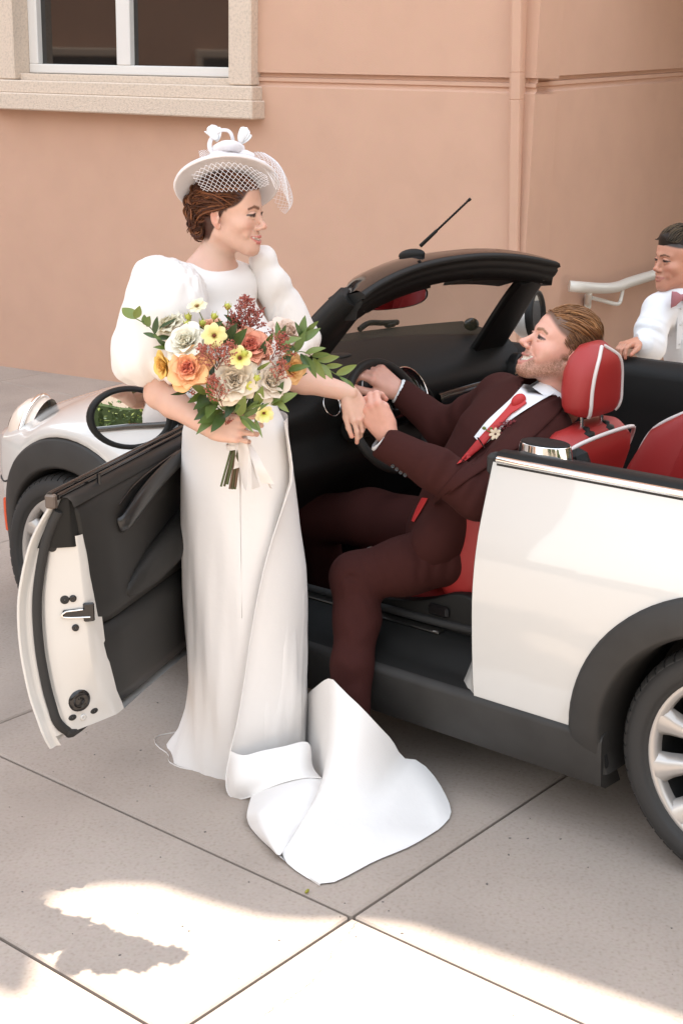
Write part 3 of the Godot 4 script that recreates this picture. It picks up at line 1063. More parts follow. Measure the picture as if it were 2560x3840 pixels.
func seat(car: Node, w0: float, sgn: float, label: String) -> void:
	var st := Node3D.new()
	st.name = "seat"
	car.add_child(st, true)
	var X := Vector3(0, 0, 1)
	# backrest
	var bp := [K(0.965, 0.40, w0), K(0.955, 0.44, w0), K(0.93, 0.53, w0), K(0.89, 0.64, w0), K(0.835, 0.76, w0), K(0.775, 0.88, w0), K(0.735, 0.955, w0), K(0.708, 0.99, w0), K(0.695, 1.008, w0), K(0.690, 1.014, w0)]
	var hx := [0.18, 0.225, 0.245, 0.25, 0.248, 0.235, 0.212, 0.178, 0.14, 0.05]
	var hz := [0.06, 0.085, 0.10, 0.105, 0.10, 0.085, 0.075, 0.062, 0.04, 0.01]
	var b := Mb.new()
	var rows := loft_super(bp, hx, hz, X, 3.2, 36)
	b.grid(rows, true)
	b.fan(rows[0]); b.fan(rows[9], true)
	obj("backrest", b, M.leather, st)
	# side bolsters
	for s in [-1.0, 1.0]:
		var bo := Mb.new()
		var q := [K(0.98, 0.46, w0 + s * 0.20), K(0.995, 0.53, w0 + s * 0.205), K(0.985, 0.63, w0 + s * 0.21), K(0.94, 0.75, w0 + s * 0.208), K(0.90, 0.86, w0 + s * 0.195), K(0.82, 0.95, w0 + s * 0.17)]
		var rr := loft_super(q, [0.035, 0.055, 0.06, 0.055, 0.045, 0.02], [0.05, 0.085, 0.10, 0.095, 0.08, 0.04], X, 2.4, 20)
		bo.grid(rr, true)
		bo.fan(rr[0]); bo.fan(rr[5], true)
		obj("bolster", bo, M.leather, st)
		var pp := Mb.new()
		var path := []
		for i in range(0, 6):
			path.append(rr[i][4 if s > 0 else 6].lerp(rr[i][5], 0.3))
		pp.tube(smooth(path, 6), 0.0065, 8)
		obj("piping", pp, M.piping, st)
	# piping round the top of the backrest
	var pt := Mb.new()
	var line := []
	for q in [[-0.222, 0.93, 0.745], [-0.205, 0.965, 0.725], [-0.165, 0.997, 0.700], [-0.10, 1.012, 0.682], [0.0, 1.016, 0.678], [0.10, 1.012, 0.682], [0.165, 0.997, 0.700], [0.205, 0.965, 0.725], [0.222, 0.93, 0.745]]:
		line.append(K(q[2] - 0.030, q[1] - 0.004, w0 + q[0]))
	pt.tube(smooth(line, 6), 0.006, 8)
	obj("piping", pt, M.piping, st)
	# cushion
	var cp := [K(0.93, 0.40, w0), K(1.0, 0.425, w0), K(1.15, 0.435, w0), K(1.35, 0.455, w0), K(1.44, 0.455, w0), K(1.475, 0.43, w0)]
	var cu := Mb.new()
	var cr := loft_super(cp, [0.20, 0.225, 0.235, 0.235, 0.22, 0.17], [0.05, 0.085, 0.09, 0.085, 0.07, 0.03], X, 3.0, 28)
	cu.grid(cr, true)
	cu.fan(cr[0]); cu.fan(cr[5], true)
	obj("cushion", cu, M.leather, st)
	var cpi := Mb.new()
	var cl := []
	for k in [26, 25, 24, 23, 22, 21, 20, 19, 18, 17, 16]:
		cl.append(cr[4][k])
	cpi.tube(smooth(cl, 3), 0.006, 8)
	obj("piping", cpi, M.piping, st)
	# plastic side shell with its rounded rear and the lever
	for s in [-1.0, 1.0]:
		var sh := Mb.new()
		var o := K(0, 0, w0 + s * 0.245)
		var rg := PackedVector3Array()
		for q in [[0.86, 0.28], [0.84, 0.36], [0.85, 0.44], [0.88, 0.50], [0.93, 0.53], [0.99, 0.525], [1.07, 0.49], [1.2, 0.46], [1.42, 0.45], [1.45, 0.38], [1.42, 0.33], [1.2, 0.30]]:
			rg.append(o + Vector3(q[0], q[1], 0))
		var rg2 := resample(smooth(Array(rg), 5, true), 60)
		var gg := []
		for e in [[0.0, 1.0], [0.022, 1.0], [0.030, 0.985], [0.034, 0.94], [0.036, 0.6]]:
			var ring := PackedVector3Array()
			var m := o + Vector3(1.12, 0.385, 0)
			for p in rg2:
				ring.append(m + (p - m) * e[1] + Vector3(0, 0, -s * e[0] * 1.1))
			gg.append(ring)
		sh.grid(gg, true)
		sh.fan(gg[4])
		obj("side_shell", sh, M.plastic, st)
		var lv := Mb.new()
		lv.box(o + Vector3(1.03, 0.465, -s * 0.045), Vector3(0.075, 0.035, 0.02), 0.008)
		obj("lever", lv, M.gloss, st)
	# headrest
	var hp := [K(0.719, 1.066, w0), K(0.718, 1.071, w0), K(0.719, 1.09, w0), K(0.722, 1.13, w0), K(0.72, 1.175, w0), K(0.714, 1.212, w0), K(0.706, 1.237, w0), K(0.698, 1.249, w0), K(0.694, 1.253, w0)]
	var h := Mb.new()
	var hr := loft_super(hp, [0.100, 0.107, 0.112, 0.111, 0.104, 0.090, 0.070, 0.042, 0.01], [0.042, 0.049, 0.056, 0.060, 0.060, 0.055, 0.044, 0.025, 0.004], X, 2.9, 36)
	h.grid(hr, true)
	h.fan(hr[0]); h.fan(hr[8], true)
	obj("headrest", h, M.leather, st)
	for s in [-1.0, 1.0]:
		var hpi := Mb.new()
		var path := []
		for i in range(0, 9):
			var ring: PackedVector3Array = hr[i]
			# two thirds back on each side
			var a := 36 - 5 if s < 0 else 18 + 5
			path.append(ring[a])
		hpi.tube(smooth(path, 5), 0.0058, 8)
		obj("piping", hpi, M.piping, st)
		var po := Mb.new()
		po.tube(PackedVector3Array([K(0.712, 0.99, w0 + s * 0.055), K(0.718, 1.06, w0 + s * 0.055)]), 0.0065, 12)
		obj("post", po, M.chrome, st)
		var co := Mb.new()
		co.lathe(PackedVector2Array([Vector2(0.001, 0.016), Vector2(0.010, 0.016), Vector2(0.012, 0.008), Vector2(0.026, 0.005), Vector2(0.029, -0.004), Vector2(0.028, -0.02)]), K(0.703, 1.010, w0 + s * 0.055), Basis(Vector3(0, 0, 1), 0.18), 24)
		obj("collar", co, M.plastic, st)
	# folding lever on the outer shoulder
	var fl := Mb.new()
	var fb := Basis(Vector3(0, 0, 1), -0.45)
	fl.box(K(0.655, 0.945, w0 + sgn * 0.185), Vector3(0.10, 0.09, 0.05), 0.02, fb)
	var fo := obj("fold_lever", fl, M.plastic, st)
	var fl2 := Mb.new()
	fl2.box(K(0.648, 0.935, w0 + sgn * 0.214), Vector3(0.07, 0.05, 0.02), 0.009, fb)
	obj("grip", fl2, M.plastic, fo)
	st.set_meta("label", label)
	if w0 < 0.0:
		st.position.x = -0.16

func build_car() -> void:
	var car := thing("convertible", "pearl white two door convertible with its top down and driver's door open", "car")
	car.transform = Transform3D(Basis(Vector3(-0.766, 0, -0.6428), Vector3(0, 1, 0), Vector3(0.6428, 0, -0.766)), Vector3(1.5, 0, -3.8))
	# ---- rear quarters
	for sgn in [1.0, -1.0]:
		var us := []
		var vb := []
		var vt := []
		var r := 0.462
		var list := [0.768, 0.755, 0.72, 0.66, 0.60, 0.54, 0.49]
		for k in 25:
			list.append(cos(PI * k / 24.0) * r)
		list.append_array([-0.48, -0.5, -0.52, -0.56, -0.60])
		for u in list:
			us.append(u)
			vb.append(arch_v(u, 0.0, r, 0.325))
			vt.append(0.985)
		obj("rear_quarter", side_panel(us, vb, vt, sgn), M.paint, car)
		obj("arch_trim", arch_trim(0.0, 0.366, 0.462, sgn), M.cladding, car)
		obj("arch_trim", arch_trim(2.465, 0.372, 0.478, sgn), M.cladding, car)
		# chrome strip with black seal under it
		var ch := Mb.new()
		var up := PackedVector3Array()
		for k in 20:
			var u := lerpf(0.755, -0.55, k / 19.0)
			up.append(K(u, 0.992, sgn * (side_w(u, 0.985) - 0.001)))
		ch.tube(up, 0.0105, 8, true, 1.0)
		obj("belt_moulding", ch, M.chrome, car)
		var sl := Mb.new()
		for k in 20:
			up[k] += Vector3(0, -0.0125, 0)
		sl.tube(up, 0.0045, 6)
		obj("belt_seal", sl, M.rubber, car)
		var s2 := Mb.new()
		var dk := []
		for k in 14:
			var u := lerpf(0.765, -0.55, k / 13.0)
			var w := side_w(u, 0.985)
			dk.append(PackedVector3Array([K(u, 0.99, sgn * (w - 0.008)), K(u, 1.010, sgn * (w - 0.018)), K(u, 1.012, sgn * (w - 0.045)), K(u, 1.0, sgn * (w - 0.09)), K(u, 0.985, sgn * (w - 0.16)), K(u, 0.90, sgn * (w - 0.19)), K(u, 0.30, sgn * (w - 0.20))]))
		s2.grid(dk, false, sgn > 0)
		obj("side_trim", s2, M.plastic, car)
		# sill cladding
		var si := Mb.new()
		var gr := []
		for k in 25:
			var u := lerpf(0.36, 2.14, k / 24.0)
			var w := 0.845
			gr.append(PackedVector3Array([K(u, 0.165, sgn * (w - 0.10)), K(u, 0.17, sgn * (w - 0.02)), K(u, 0.185, sgn * (w + 0.004)), K(u, 0.25, sgn * (w + 0.010)), K(u, 0.31, sgn * (w + 0.014)), K(u, 0.328, sgn * (w + 0.008)), K(u, 0.333, sgn * (w - 0.012))]))
		si.grid(gr, false, sgn > 0)
		si.fan(gr[0]); si.fan(gr[24])
		obj("sill_cladding", si, M.cladding, car)
	# ---- door opening on the driver's side: stepped black sill, scuff plate, white jamb foot
	var st := Mb.new()
	var gs := []
	for k in 13:
		var u := lerpf(0.62, 2.05, k / 12.0)
		gs.append(PackedVector3Array([K(u, 0.333, 0.835), K(u, 0.345, 0.80), K(u, 0.352, 0.765), K(u, 0.375, 0.755), K(u, 0.382, 0.72), K(u, 0.405, 0.71), K(u, 0.41, 0.655), K(u, 0.40, 0.635), K(u, 0.33, 0.62), K(u, 0.28, 0.60)]))
	st.grid(gs)
	obj("door_sill", st, M.plastic, car)
	var sc := Mb.new()
	sc.box(K(1.28, 0.4115, 0.685), Vector3(0.56, 0.006, 0.035), 0.002)
	sc.tube(PackedVector3Array([K(1.02, 0.414, 0.672), K(1.005, 0.414, 0.68), K(1.005, 0.414, 0.692), K(1.02, 0.414, 0.70)]), 0.0025, 6)
	var scm := mat(Color(0.25, 0.24, 0.22), 0.3, 1.0)
	obj("scuff_plate", sc, scm, car)
	var ws := Mb.new()
	ws.tube(smooth([K(2.0, 0.42, 0.665), K(1.3, 0.425, 0.66), K(0.92, 0.43, 0.655), K(0.84, 0.455, 0.66), K(0.80, 0.52, 0.67), K(0.785, 0.62, 0.69), K(0.775, 0.75, 0.71), K(0.765, 0.88, 0.735), K(0.758, 1.0, 0.755)], 8), 0.013, 8)
	obj("weather_strip", ws, M.rubber, car)
	# shut face of the rear quarter
	var jf := Mb.new()
	var jr := []
	for v in [0.333, 0.36, 0.40, 0.45, 0.52, 0.62, 0.72, 0.82, 0.92, 0.985]:
		var w: float = side_w(0.768, v)
		var sweep := 0.07 * pow(maxf(0.0, 1.0 - (v - 0.333) / 0.22), 1.6)
		jr.append(PackedVector3Array([K(0.768, v, w), K(0.772, v, w - 0.004), K(0.770 + sweep * 0.3, v, w - 0.018), K(0.763 + sweep * 0.6, v, w - 0.022), K(0.768 + sweep, v, w - 0.045), K(0.760 + sweep * 1.3, v, w - 0.075), K(0.75 + sweep, v, w - 0.14)]))
	jf.grid(jr)
	obj("door_jamb", jf, M.paint, car)
	var bp := Mb.new()
	bp.tube(smooth([K(0.775, 0.985, 0.765), K(0.772, 0.93, 0.768), K(0.768, 0.85, 0.765), K(0.775, 0.7, 0.755), K(0.785, 0.55, 0.74), K(0.80, 0.47, 0.72)], 6), 0.012, 8)
	bp.box(K(0.778, 0.975, 0.768), Vector3(0.03, 0.06, 0.045), 0.01)
	obj("pillar_seal", bp, M.rubber, car)
	# ---- hood, fenders and nose in one skin
	var crest := [[1.93, 1.005], [2.1, 0.985], [2.35, 0.955], [2.6, 0.92], [2.8, 0.878], [2.95, 0.83], [3.06, 0.765], [3.15, 0.69], [3.21, 0.60], [3.235, 0.53]]
	var body := Mb.new()
	var rows := []
	var list2 := [1.86, 1.93, 1.97, 2.0, 2.02]
	for k in 29:
		list2.append(2.465 - cos(PI * k / 28.0) * 0.478)
	list2.append_array([2.95, 2.965, 2.99, 3.02, 3.05, 3.08, 3.11, 3.14, 3.17, 3.195, 3.215, 3.228, 3.235])
	for u in list2:
		var low := arch_v(u, 2.465, 0.478, 0.335 if u < 2.2 else 0.22)
		var sh := minf(0.70, table(crest, u) - 0.06)
		sh = maxf(sh, low + 0.001)
		var ring := PackedVector3Array()
		for k in 8:
			var v := lerpf(low, sh, k / 8.0)
			ring.append(K(u, v, side_w(u, v)))
		var ws2 := side_w(u, minf(sh, 0.72))
		var ct := table(crest, u)
		for k in 17:
			var a := PI * 0.5 * k / 16.0
			ring.append(K(u, sh + (ct - sh) * pow(sin(a), 2.0 / 2.3), ws2 * pow(maxf(cos(a), 0.0), 2.0 / 2.5)))
		var full := ring.duplicate()
		for k in range(ring.size() - 2, -1, -1):
			full.append(Vector3(ring[k].x, ring[k].y, -ring[k].z))
		rows.append(full)
	body.grid(rows, false, true)
	body.fan(rows[rows.size() - 1])
	obj("hood_and_fenders", body, M.paint, car)
	# shut lines: clamshell hood and scuttle
	for s in [1.0, -1.0]:
		for q2 in [[[2.12, 0.565], [2.115, 0.62], [2.09, 0.665], [2.03, 0.70], [1.95, 0.725], [1.88, 0.735]], [[2.86, 0.585], [2.93, 0.56], [3.0, 0.55], [3.06, 0.545], [3.12, 0.54]]]:
			var ln := Mb.new()
			var sp := []
			for q in q2:
				sp.append(K(q[0], q[1], s * (side_w(q[0], q[1]) + 0.0005)))
			ln.tube(smooth(sp, 5), 0.0036, 6)
			obj("shut_line", ln, M.rubber, car)
	var vent := Mb.new()
	vent.box(K(1.99, 0.665, side_w(1.99, 0.665) + 0.004), Vector3(0.12, 0.045, 0.016), 0.007)
	var vo := obj("side_scuttle", vent, M.chrome, car)
	var vent2 := Mb.new()
	vent2.box(K(1.985, 0.663, side_w(1.99, 0.665) + 0.012), Vector3(0.055, 0.025, 0.008), 0.003)
	obj("vent_insert", vent2, M.gloss, vo)
	# headlights
	for s in [1.0, -1.0]:
		var hb := frame(Vector3(0.86, 0.26, -s * 0.44), Vector3(0, 1, 0))
		var hcn := K(2.905, 0.735, s * 0.645)
		var hl := Mb.new()
		hl.lathe(PackedVector2Array([Vector2(0.001, 0.092), Vector2(0.04, 0.088), Vector2(0.08, 0.072), Vector2(0.112, 0.044), Vector2(0.128, 0.012), Vector2(0.130, -0.03)]), hcn, hb, 40)
		var ho := obj("headlight", hl, M.lens, car)
		var hr2 := Mb.new()
		var ring := PackedVector3Array()
		for k in 48:
			var a := TAU * k / 48
			ring.append(hcn + hb * Vector3(cos(a) * 0.134, 0.004, sin(a) * 0.134))
		hr2.tube(ring, 0.009, 8, false, 1.0, hb.y, true)
		obj("headlight_ring", hr2, M.chrome, ho)
		var hi2 := Mb.new()
		hi2.lathe(PackedVector2Array([Vector2(0.001, 0.089), Vector2(0.03, 0.0885), Vector2(0.036, 0.0905), Vector2(0.040, 0.090), Vector2(0.043, 0.0865)]), hcn, hb, 24)
		obj("lamp_unit", hi2, M.gloss, ho)
		var rf := Mb.new()
		var rp := []
		for q in [[2.905, 0.50], [2.915, 0.46], [2.922, 0.42], [2.925, 0.375]]:
			rp.append(K(q[0], q[1], s * (side_w(q[0], q[1]) + 0.006)))
		rf.tube(smooth(rp, 4), 0.015, 8, true, 1.0)
		obj("side_reflector", rf, M.reflector, car)
	# ---- underbody, rear end
	var ub := Mb.new()
	ub.box(K(1.15, 0.21, 0), Vector3(3.1, 0.10, 1.30), 0.03)
	obj("underbody", ub, M.black, car)
	for c in [0.0, 2.465]:
		var well := Mb.new()
		for s in [1.0, -1.0]:
			var g := []
			for k in 25:
				var a := lerpf(-0.25, PI + 0.25, k / 24.0)
				g.append(PackedVector3Array([K(c + cos(a) * 0.365, 0.325 + sin(a) * 0.365, s * 0.84), K(c + cos(a) * 0.365, 0.325 + sin(a) * 0.365, s * 0.52)]))
			well.grid(g)
			well.fan(PackedVector3Array(g.map(func(e): return e[1])))
		obj("wheel_well", well, M.black, car)
	var rb := Mb.new()
	var rr := []
	for q in [[-0.60, 0.28, 0.56], [-0.64, 0.33, 0.58], [-0.66, 0.45, 0.58], [-0.64, 0.60, 0.58], [-0.62, 0.75, 0.575], [-0.60, 0.90, 0.56], [-0.56, 0.985, 0.55], [-0.45, 1.0, 0.55], [-0.30, 1.0, 0.55]]:
		var ring := PackedVector3Array()
		for k in 13:
			var w := lerpf(-1.0, 1.0, k / 12.0)
			ring.append(K(q[0] + 0.10 * w * w * (1.0 if q[0] < -0.5 else 0.0), q[1], w * q[2]))
		rr.append(ring)
	rb.grid(rr)
	obj("tail_panel", rb, M.paint, car)
	# folded fabric top stacked behind the rear seats
	for k in 3:
		var ft := Mb.new()
		var p := []
		for i in 13:
			var w := lerpf(-0.62, 0.62, i / 12.0)
			p.append(K(-0.30 + 0.09 * k - 0.18 * (1.0 - w * w * 1.6), 1.03 + 0.045 * (2 - k) * 0.8, w))
		ft.tube(PackedVector3Array(p), 0.06, 10, true, 0.7)
		obj("folded_top", ft, M.cloth_top, car)
	for c in [[0.0, 1.0, 0.815], [0.0, -1.0, 0.815], [2.512, 1.0, 0.845], [2.512, -1.0, 0.845]]:
		make_wheel(car, K(c[0], 0.326 if c[0] < 1.0 else 0.334, c[1] * c[2]), c[1], "wheel", 0.27 if c[0] < 1.0 else 0.1)
	build_interior(car)
	build_door(car)

func build_interior(car: Node3D) -> void:
	# tub
	var tub := Mb.new()
	tub.grid([PackedVector3Array([K(-0.2, 0.30, 0.62), K(-0.2, 0.30, -0.70)]), PackedVector3Array([K(0.6, 0.28, 0.62), K(0.6, 0.28, -0.70)]), PackedVector3Array([K(2.0, 0.27, 0.62), K(2.0, 0.27, -0.70)])])
	tub.grid([PackedVector3Array([K(2.0, 0.27, 0.80), K(2.0, 0.27, -0.80)]), PackedVector3Array([K(2.08, 0.7, 0.80), K(2.08, 0.7, -0.80)]), PackedVector3Array([K(2.05, 0.97, 0.80), K(2.05, 0.97, -0.80)])])
	tub.grid([PackedVector3Array([K(1.86, 0.30, 0.80), K(2.05, 0.30, 0.74)]), PackedVector3Array([K(1.86, 0.97, 0.76), K(2.05, 0.97, 0.72)])])
	obj("floor_tub", tub, M.black, car)
	var tn := Mb.new()
	tn.box(K(1.15, 0.40, 0.0), Vector3(1.6, 0.24, 0.20), 0.05)
	obj("centre_console", tn, M.plastic, car)
	var gk := Mb.new()
	gk.tube(PackedVector3Array([K(1.42, 0.50, 0.0), K(1.38, 0.66, 0.01)]), 0.010, 8)
	gk.ball(K(1.375, 0.69, 0.01), Vector3(0.024, 0.03, 0.024))
	gk.tube(smooth([K(1.12, 0.52, 0.03), K(1.2, 0.58, 0.03), K(1.32, 0.60, 0.03)], 4), 0.014, 8)
	obj("gear_lever", gk, M.gloss, car)
	# far door, seen from inside, with its broad black top
	var fd := Mb.new()
	var fr := []
	for k in 9:
		var u := lerpf(0.70, 2.0, k / 8.0)
		fr.append(PackedVector3Array([K(u, 0.30, -0.70), K(u, 0.55, -0.67), K(u, 0.70, -0.69), K(u, 0.85, -0.675), K(u, 0.955, -0.685), K(u, 0.985, -0.70), K(u, 1.010, -0.735), K(u, 1.012, -0.765), K(u, 0.985, -0.79)]))
	fd.grid(fr)
	fd.fan(fr[0]); fd.fan(fr[8])
	obj("passenger_door_trim", fd, M.plastic, car)
	var fs := side_panel([0.768, 0.9, 1.1, 1.3, 1.5, 1.7, 1.86], [0.335, 0.335, 0.335, 0.335, 0.335, 0.335, 0.335], [0.985, 0.985, 0.985, 0.985, 0.985, 0.985, 0.985], -1.0)
	obj("passenger_door", fs, M.paint, car)
	var rs := Mb.new()
	rs.box(K(0.22, 0.62, 0.0), Vector3(0.16, 0.62, 1.16), 0.06, Basis(Vector3(0, 0, 1), 0.22))
	rs.box(K(0.42, 0.46, 0.0), Vector3(0.42, 0.16, 1.16), 0.05)
	obj("rear_seat", rs, M.leather, car)
	seat(car, 0.37, 1.0, "red leather driver's seat with pale piping, the groom leaning on it")
	seat(car, -0.37, -1.0, "empty red leather passenger seat with pale piping")
	# ---- dashboard
	var db := Mb.new()
	var dr := []
	for k in 25:
		var w := lerpf(-0.72, 0.72, k / 24.0)
		var hump := 0.035 * exp(-pow((w - 0.37) / 0.20, 2.0))
		var roll := 0.03 * w * w
		dr.append(PackedVector3Array([K(2.10 - 0.3 * w * w, 1.078, w), K(1.98 - 0.22 * w * w, 1.080 - roll, w), K(1.86 - 0.15 * w * w, 1.070 - roll + hump * 0.3, w), K(1.75 - 0.06 * w * w, 1.045 - roll + hump * 0.8, w), K(1.67, 1.005 - roll + hump, w), K(1.625, 0.968 - roll + hump, w), K(1.62, 0.93, w), K(1.645, 0.89, w), K(1.63, 0.86, w), K(1.60, 0.80, w), K(1.60, 0.76, w), K(1.66, 0.70, w), K(1.75, 0.60, w), K(1.85, 0.5, w)]))
	db.grid(dr)
	obj("dashboard", db, M.plastic, car)
	var dt := Mb.new()   # gloss trim strip on the passenger side
	var dg := []
	for k in 9:
		var w := lerpf(-0.56, -0.12, k / 8.0)
		dg.append(PackedVector3Array([K(1.617, 0.925, w), K(1.604, 0.915, w), K(1.598, 0.888, w), K(1.602, 0.862, w), K(1.617, 0.852, w)]))
	dt.grid(dg)
	obj("dash_trim", dt, M.gloss, car)
	for q in [[-0.63, 0.935], [0.0, 0.90]]:
		var vr := Mb.new()
		var fb := frame(Vector3(-1, 0.2, 0), Vector3(0, 0, 1))
		vr.lathe(PackedVector2Array([Vector2(0.001, 0.004), Vector2(0.012, 0.004), Vector2(0.02, -0.004), Vector2(0.045, -0.006), Vector2(0.05, 0.014), Vector2(0.060, 0.018), Vector2(0.068, 0.01), Vector2(0.07, -0.02)]), K(1.60, q[1], q[0]), fb, 32)
		obj("air_vent", vr, M.plastic, car)
	var sp := Mb.new()
	sp.ball(K(1.84, 1.066, 0.18), Vector3(0.035, 0.010, 0.085), Basis.IDENTITY, 8, 20)
	obj("dash_speaker", sp, M.trim_panel, car)
	# instrument pod and steering wheel
	var tilt := frame(Vector3(-0.90, 0.42, 0.0), Vector3(0, 0, 1))
	var podc: Vector3 = Vector3(1.53, 0.9771, -0.182)
	var pod := Mb.new()
	pod.lathe(PackedVector2Array([Vector2(0.001, 0.0), Vector2(0.078, 0.0), Vector2(0.082, 0.02), Vector2(0.090, 0.022), Vector2(0.094, 0.01), Vector2(0.092, -0.10)]), podc, tilt, 36)
	var po := obj("instrument_pod", pod, M.gloss, car)
	var pr := Mb.new()
	var ring := PackedVector3Array()
	for k in 40:
		var a := TAU * k / 40
		ring.append(podc + tilt * Vector3(cos(a) * 0.086, 0.024, sin(a) * 0.086))
	pr.tube(ring, 0.0026, 6, false, 1.0, tilt.y, true)
	pr.tube(PackedVector3Array([K(1.57, 1.005, 0.365) + tilt * Vector3(0.0, 0.006, 0.0), K(1.57, 1.005, 0.365) + tilt * Vector3(0.05, 0.006, 0.03)]), 0.0018, 5)
	obj("chrome_ring", pr, M.chrome, po)
	var sw := Node3D.new()
	sw.name = "steering_wheel"
	car.add_child(sw, true)
	var sc := K(1.455, 0.945, 0.37)
	var rim := Mb.new()
	ring = PackedVector3Array()
	for k in 56:
		var a := TAU * k / 56
		ring.append(sc + tilt * Vector3(cos(a) * 0.178, 0.0, sin(a) * 0.178))
	rim.tube(ring, 0.0155, 12, false, 1.0, tilt.y, true)
	obj("rim", rim, M.trim_panel, sw)
	var hb := Mb.new()
	hb.lathe(PackedVector2Array([Vector2(0.001, 0.012), Vector2(0.04, 0.01), Vector2(0.066, 0.0), Vector2(0.072, -0.03), Vector2(0.04, -0.05), Vector2(0.035, -0.16)]), sc + tilt * Vector3(0, -0.02, 0), tilt, 30)
	obj("hub", hb, M.trim_panel, sw)
	for a in [0.0, PI, PI * 0.5 + PI]:
		var s := Mb.new()
		var d := tilt * Vector3(cos(a + PI / 2), 0, sin(a + PI / 2))
		s.tube(PackedVector3Array([sc + d * 0.05 + tilt * Vector3(0, -0.018, 0), sc + d * 0.11 + tilt * Vector3(0, -0.012, 0), sc + d * 0.17]), 0.018, 8, false, 0.4, tilt.y)
		obj("spoke", s, M.gloss, sw)
	# chrome ringed gauges low on the driver's side
	for q in [Vector3(1.585, 0.9825, -0.4921), Vector3(1.585, 0.9879, -0.4185)]:
		var gg := Mb.new()
		ring = PackedVector3Array()
		for k in 32:
			var a := TAU * k / 32
			ring.append(q + tilt * Vector3(cos(a) * 0.037, 0.0, sin(a) * 0.037))
		gg.tube(ring, 0.002, 6, false, 1.0, tilt.y, true)
		obj("gauge_ring", gg, M.chrome, car)
	# ---- windscreen frame
	var hdr := []
	for k in 21:
		var w := lerpf(-0.575, 0.575, k / 20.0)
		var q := 1.0 - pow(absf(w) / 0.575, 2.2)
		hdr.append(K(1.44 + 0.045 * q - 0.03, 1.346 + 0.062 * q, w * 0.955 + 0.025))
	var hd := Mb.new()
	var hrows := []
	for p in hdr:
		var e := 1.0 - 0.72 * pow(absf(p.z) / 0.575, 5.0)
		hrows.append(PackedVector3Array([p + Vector3(-0.01, 0.018, 0), p + Vector3(0.03 * e, 0.018 + 0.012 * e, 0), p + Vector3(0.09 * e, 0.012 + 0.010 * e, 0), p + Vector3(0.15 * e, 0.012 - 0.014 * e, 0), p + Vector3(0.155 * e, 0.004 - 0.016 * e, 0), p + Vector3(0.10 * e, -0.012, 0)]))
	hd.grid(hrows)
	obj("header_panel", hd, M.gloss, car)
	var hi := Mb.new()
	hrows = []
	for p in hdr:
		hrows.append(PackedVector3Array([p + Vector3(-0.008, 0.018, 0), p + Vector3(-0.022, 0.012, 0), p + Vector3(-0.026, 0.0, 0), p + Vector3(-0.012, -0.004, 0), p + Vector3(-0.016, -0.014, 0), p + Vector3(-0.006, -0.030, 0), p + Vector3(0.004, -0.040, 0), p + Vector3(0.008, -0.068, 0), p + Vector3(0.06, -0.075, 0), p + Vector3(0.10, -0.03, 0), p + Vector3(0.12, -0.012, 0)]))
	hi.grid(hrows)
	hi.fan(hrows[0]); hi.fan(hrows[20])
	obj("header_trim", hi, M.plastic, car)
	for s in [1.0, -1.0]:
		var ap := Mb.new()
		var path := smooth([K(1.45, 1.343, s * 0.540 + 0.025), K(1.51, 1.285, s * 0.562 + 0.02), K(1.59, 1.20, s * 0.595 + 0.01), K(1.67, 1.11, s * 0.63), K(1.74, 1.03, s * 0.665), K(1.80, 0.95, s * 0.70)], 5)
		var rws := []
		for i in path.size():
			var t := (path[mini(i + 1, path.size() - 1)] - path[maxi(i - 1, 0)]).normalized()
			var out := (Vector3(0, 0.25, -s) - t * Vector3(0, 0.25, -s).dot(t)).normalized()
			var f: Vector3 = t.cross(out) * s
			var wd := lerpf(1.0, 1.5, float(i) / path.size())
			rws.append(PackedVector3Array([path[i] + out * 0.028 - f * 0.030, path[i] + out * 0.034 - f * 0.0, path[i] + out * 0.022 + f * 0.034, path[i] - out * 0.01 + f * 0.04, path[i] - out * (0.085 * wd * wd if s > 0 else 0.135 * wd) + f * 0.02, path[i] - out * (0.090 * wd * wd if s > 0 else 0.140 * wd) - f * 0.01, path[i] - out * 0.02 - f * 0.04]))
		ap.grid(rws, true)
		ap.fan(rws[0]); ap.fan(rws[rws.size() - 1])
		obj("windscreen_pillar", ap, M.plastic, car)
		var cl := Mb.new()
		cl.ball(K(1.435, 1.307, s * 0.505 + 0.025), Vector3(0.012, 0.022, 0.010))
		obj("latch_cap", cl, M.rail, car)
	var gl := Mb.new()
	var glr := []
	for k in 17:
		var w := lerpf(-0.60, 0.60, k / 16.0)
		var q := 1.0 - pow(w / 0.6, 2.0)
		var r := PackedVector3Array()
		for i in 7:
			var t := i / 6.0
			r.append(K(lerpf(1.53, 1.80, t) + 0.22 * q * t + 0.02 * q, lerpf(1.335 + 0.05 * q, 1.0 + 0.03 * q, t), w * lerpf(0.91, 1.10, t) + 0.02 * (1.0 - t)))
		glr.append(r)
	gl.grid(glr)
	obj("windscreen_glass", gl, M.glass, car)
	# cowl between hood and glass, wiper hump
	var cw := Mb.new()
	var cr := []
	for k in 13:
		var w := lerpf(-0.72, 0.72, k / 12.0)
		cr.append(PackedVector3Array([K(1.86, 0.965, w), K(1.98 - 0.05 * w * w, 1.03, w), K(2.12 - 0.2 * w * w, 1.075 - 0.08 * w * w, w), K(2.24 - 0.2 * w * w, 0.985 - 0.08 * w * w, w)]))
	cw.grid(cr)
	obj("cowl", cw, M.plastic, car)
	var wp := Mb.new()
	wp.tube(smooth([Vector3(2.06, 1.091, 0.2252), Vector3(2.06, 1.106, 0.2638), Vector3(2.06, 1.108, 0.3029), Vector3(2.06, 1.099, 0.3692), Vector3(2.06, 1.092, 0.4558)], 4), 0.011, 8)
	wp.box(Vector3(2.06, 1.089, 0.4096), Vector3(0.03, 0.022, 0.055), 0.008)
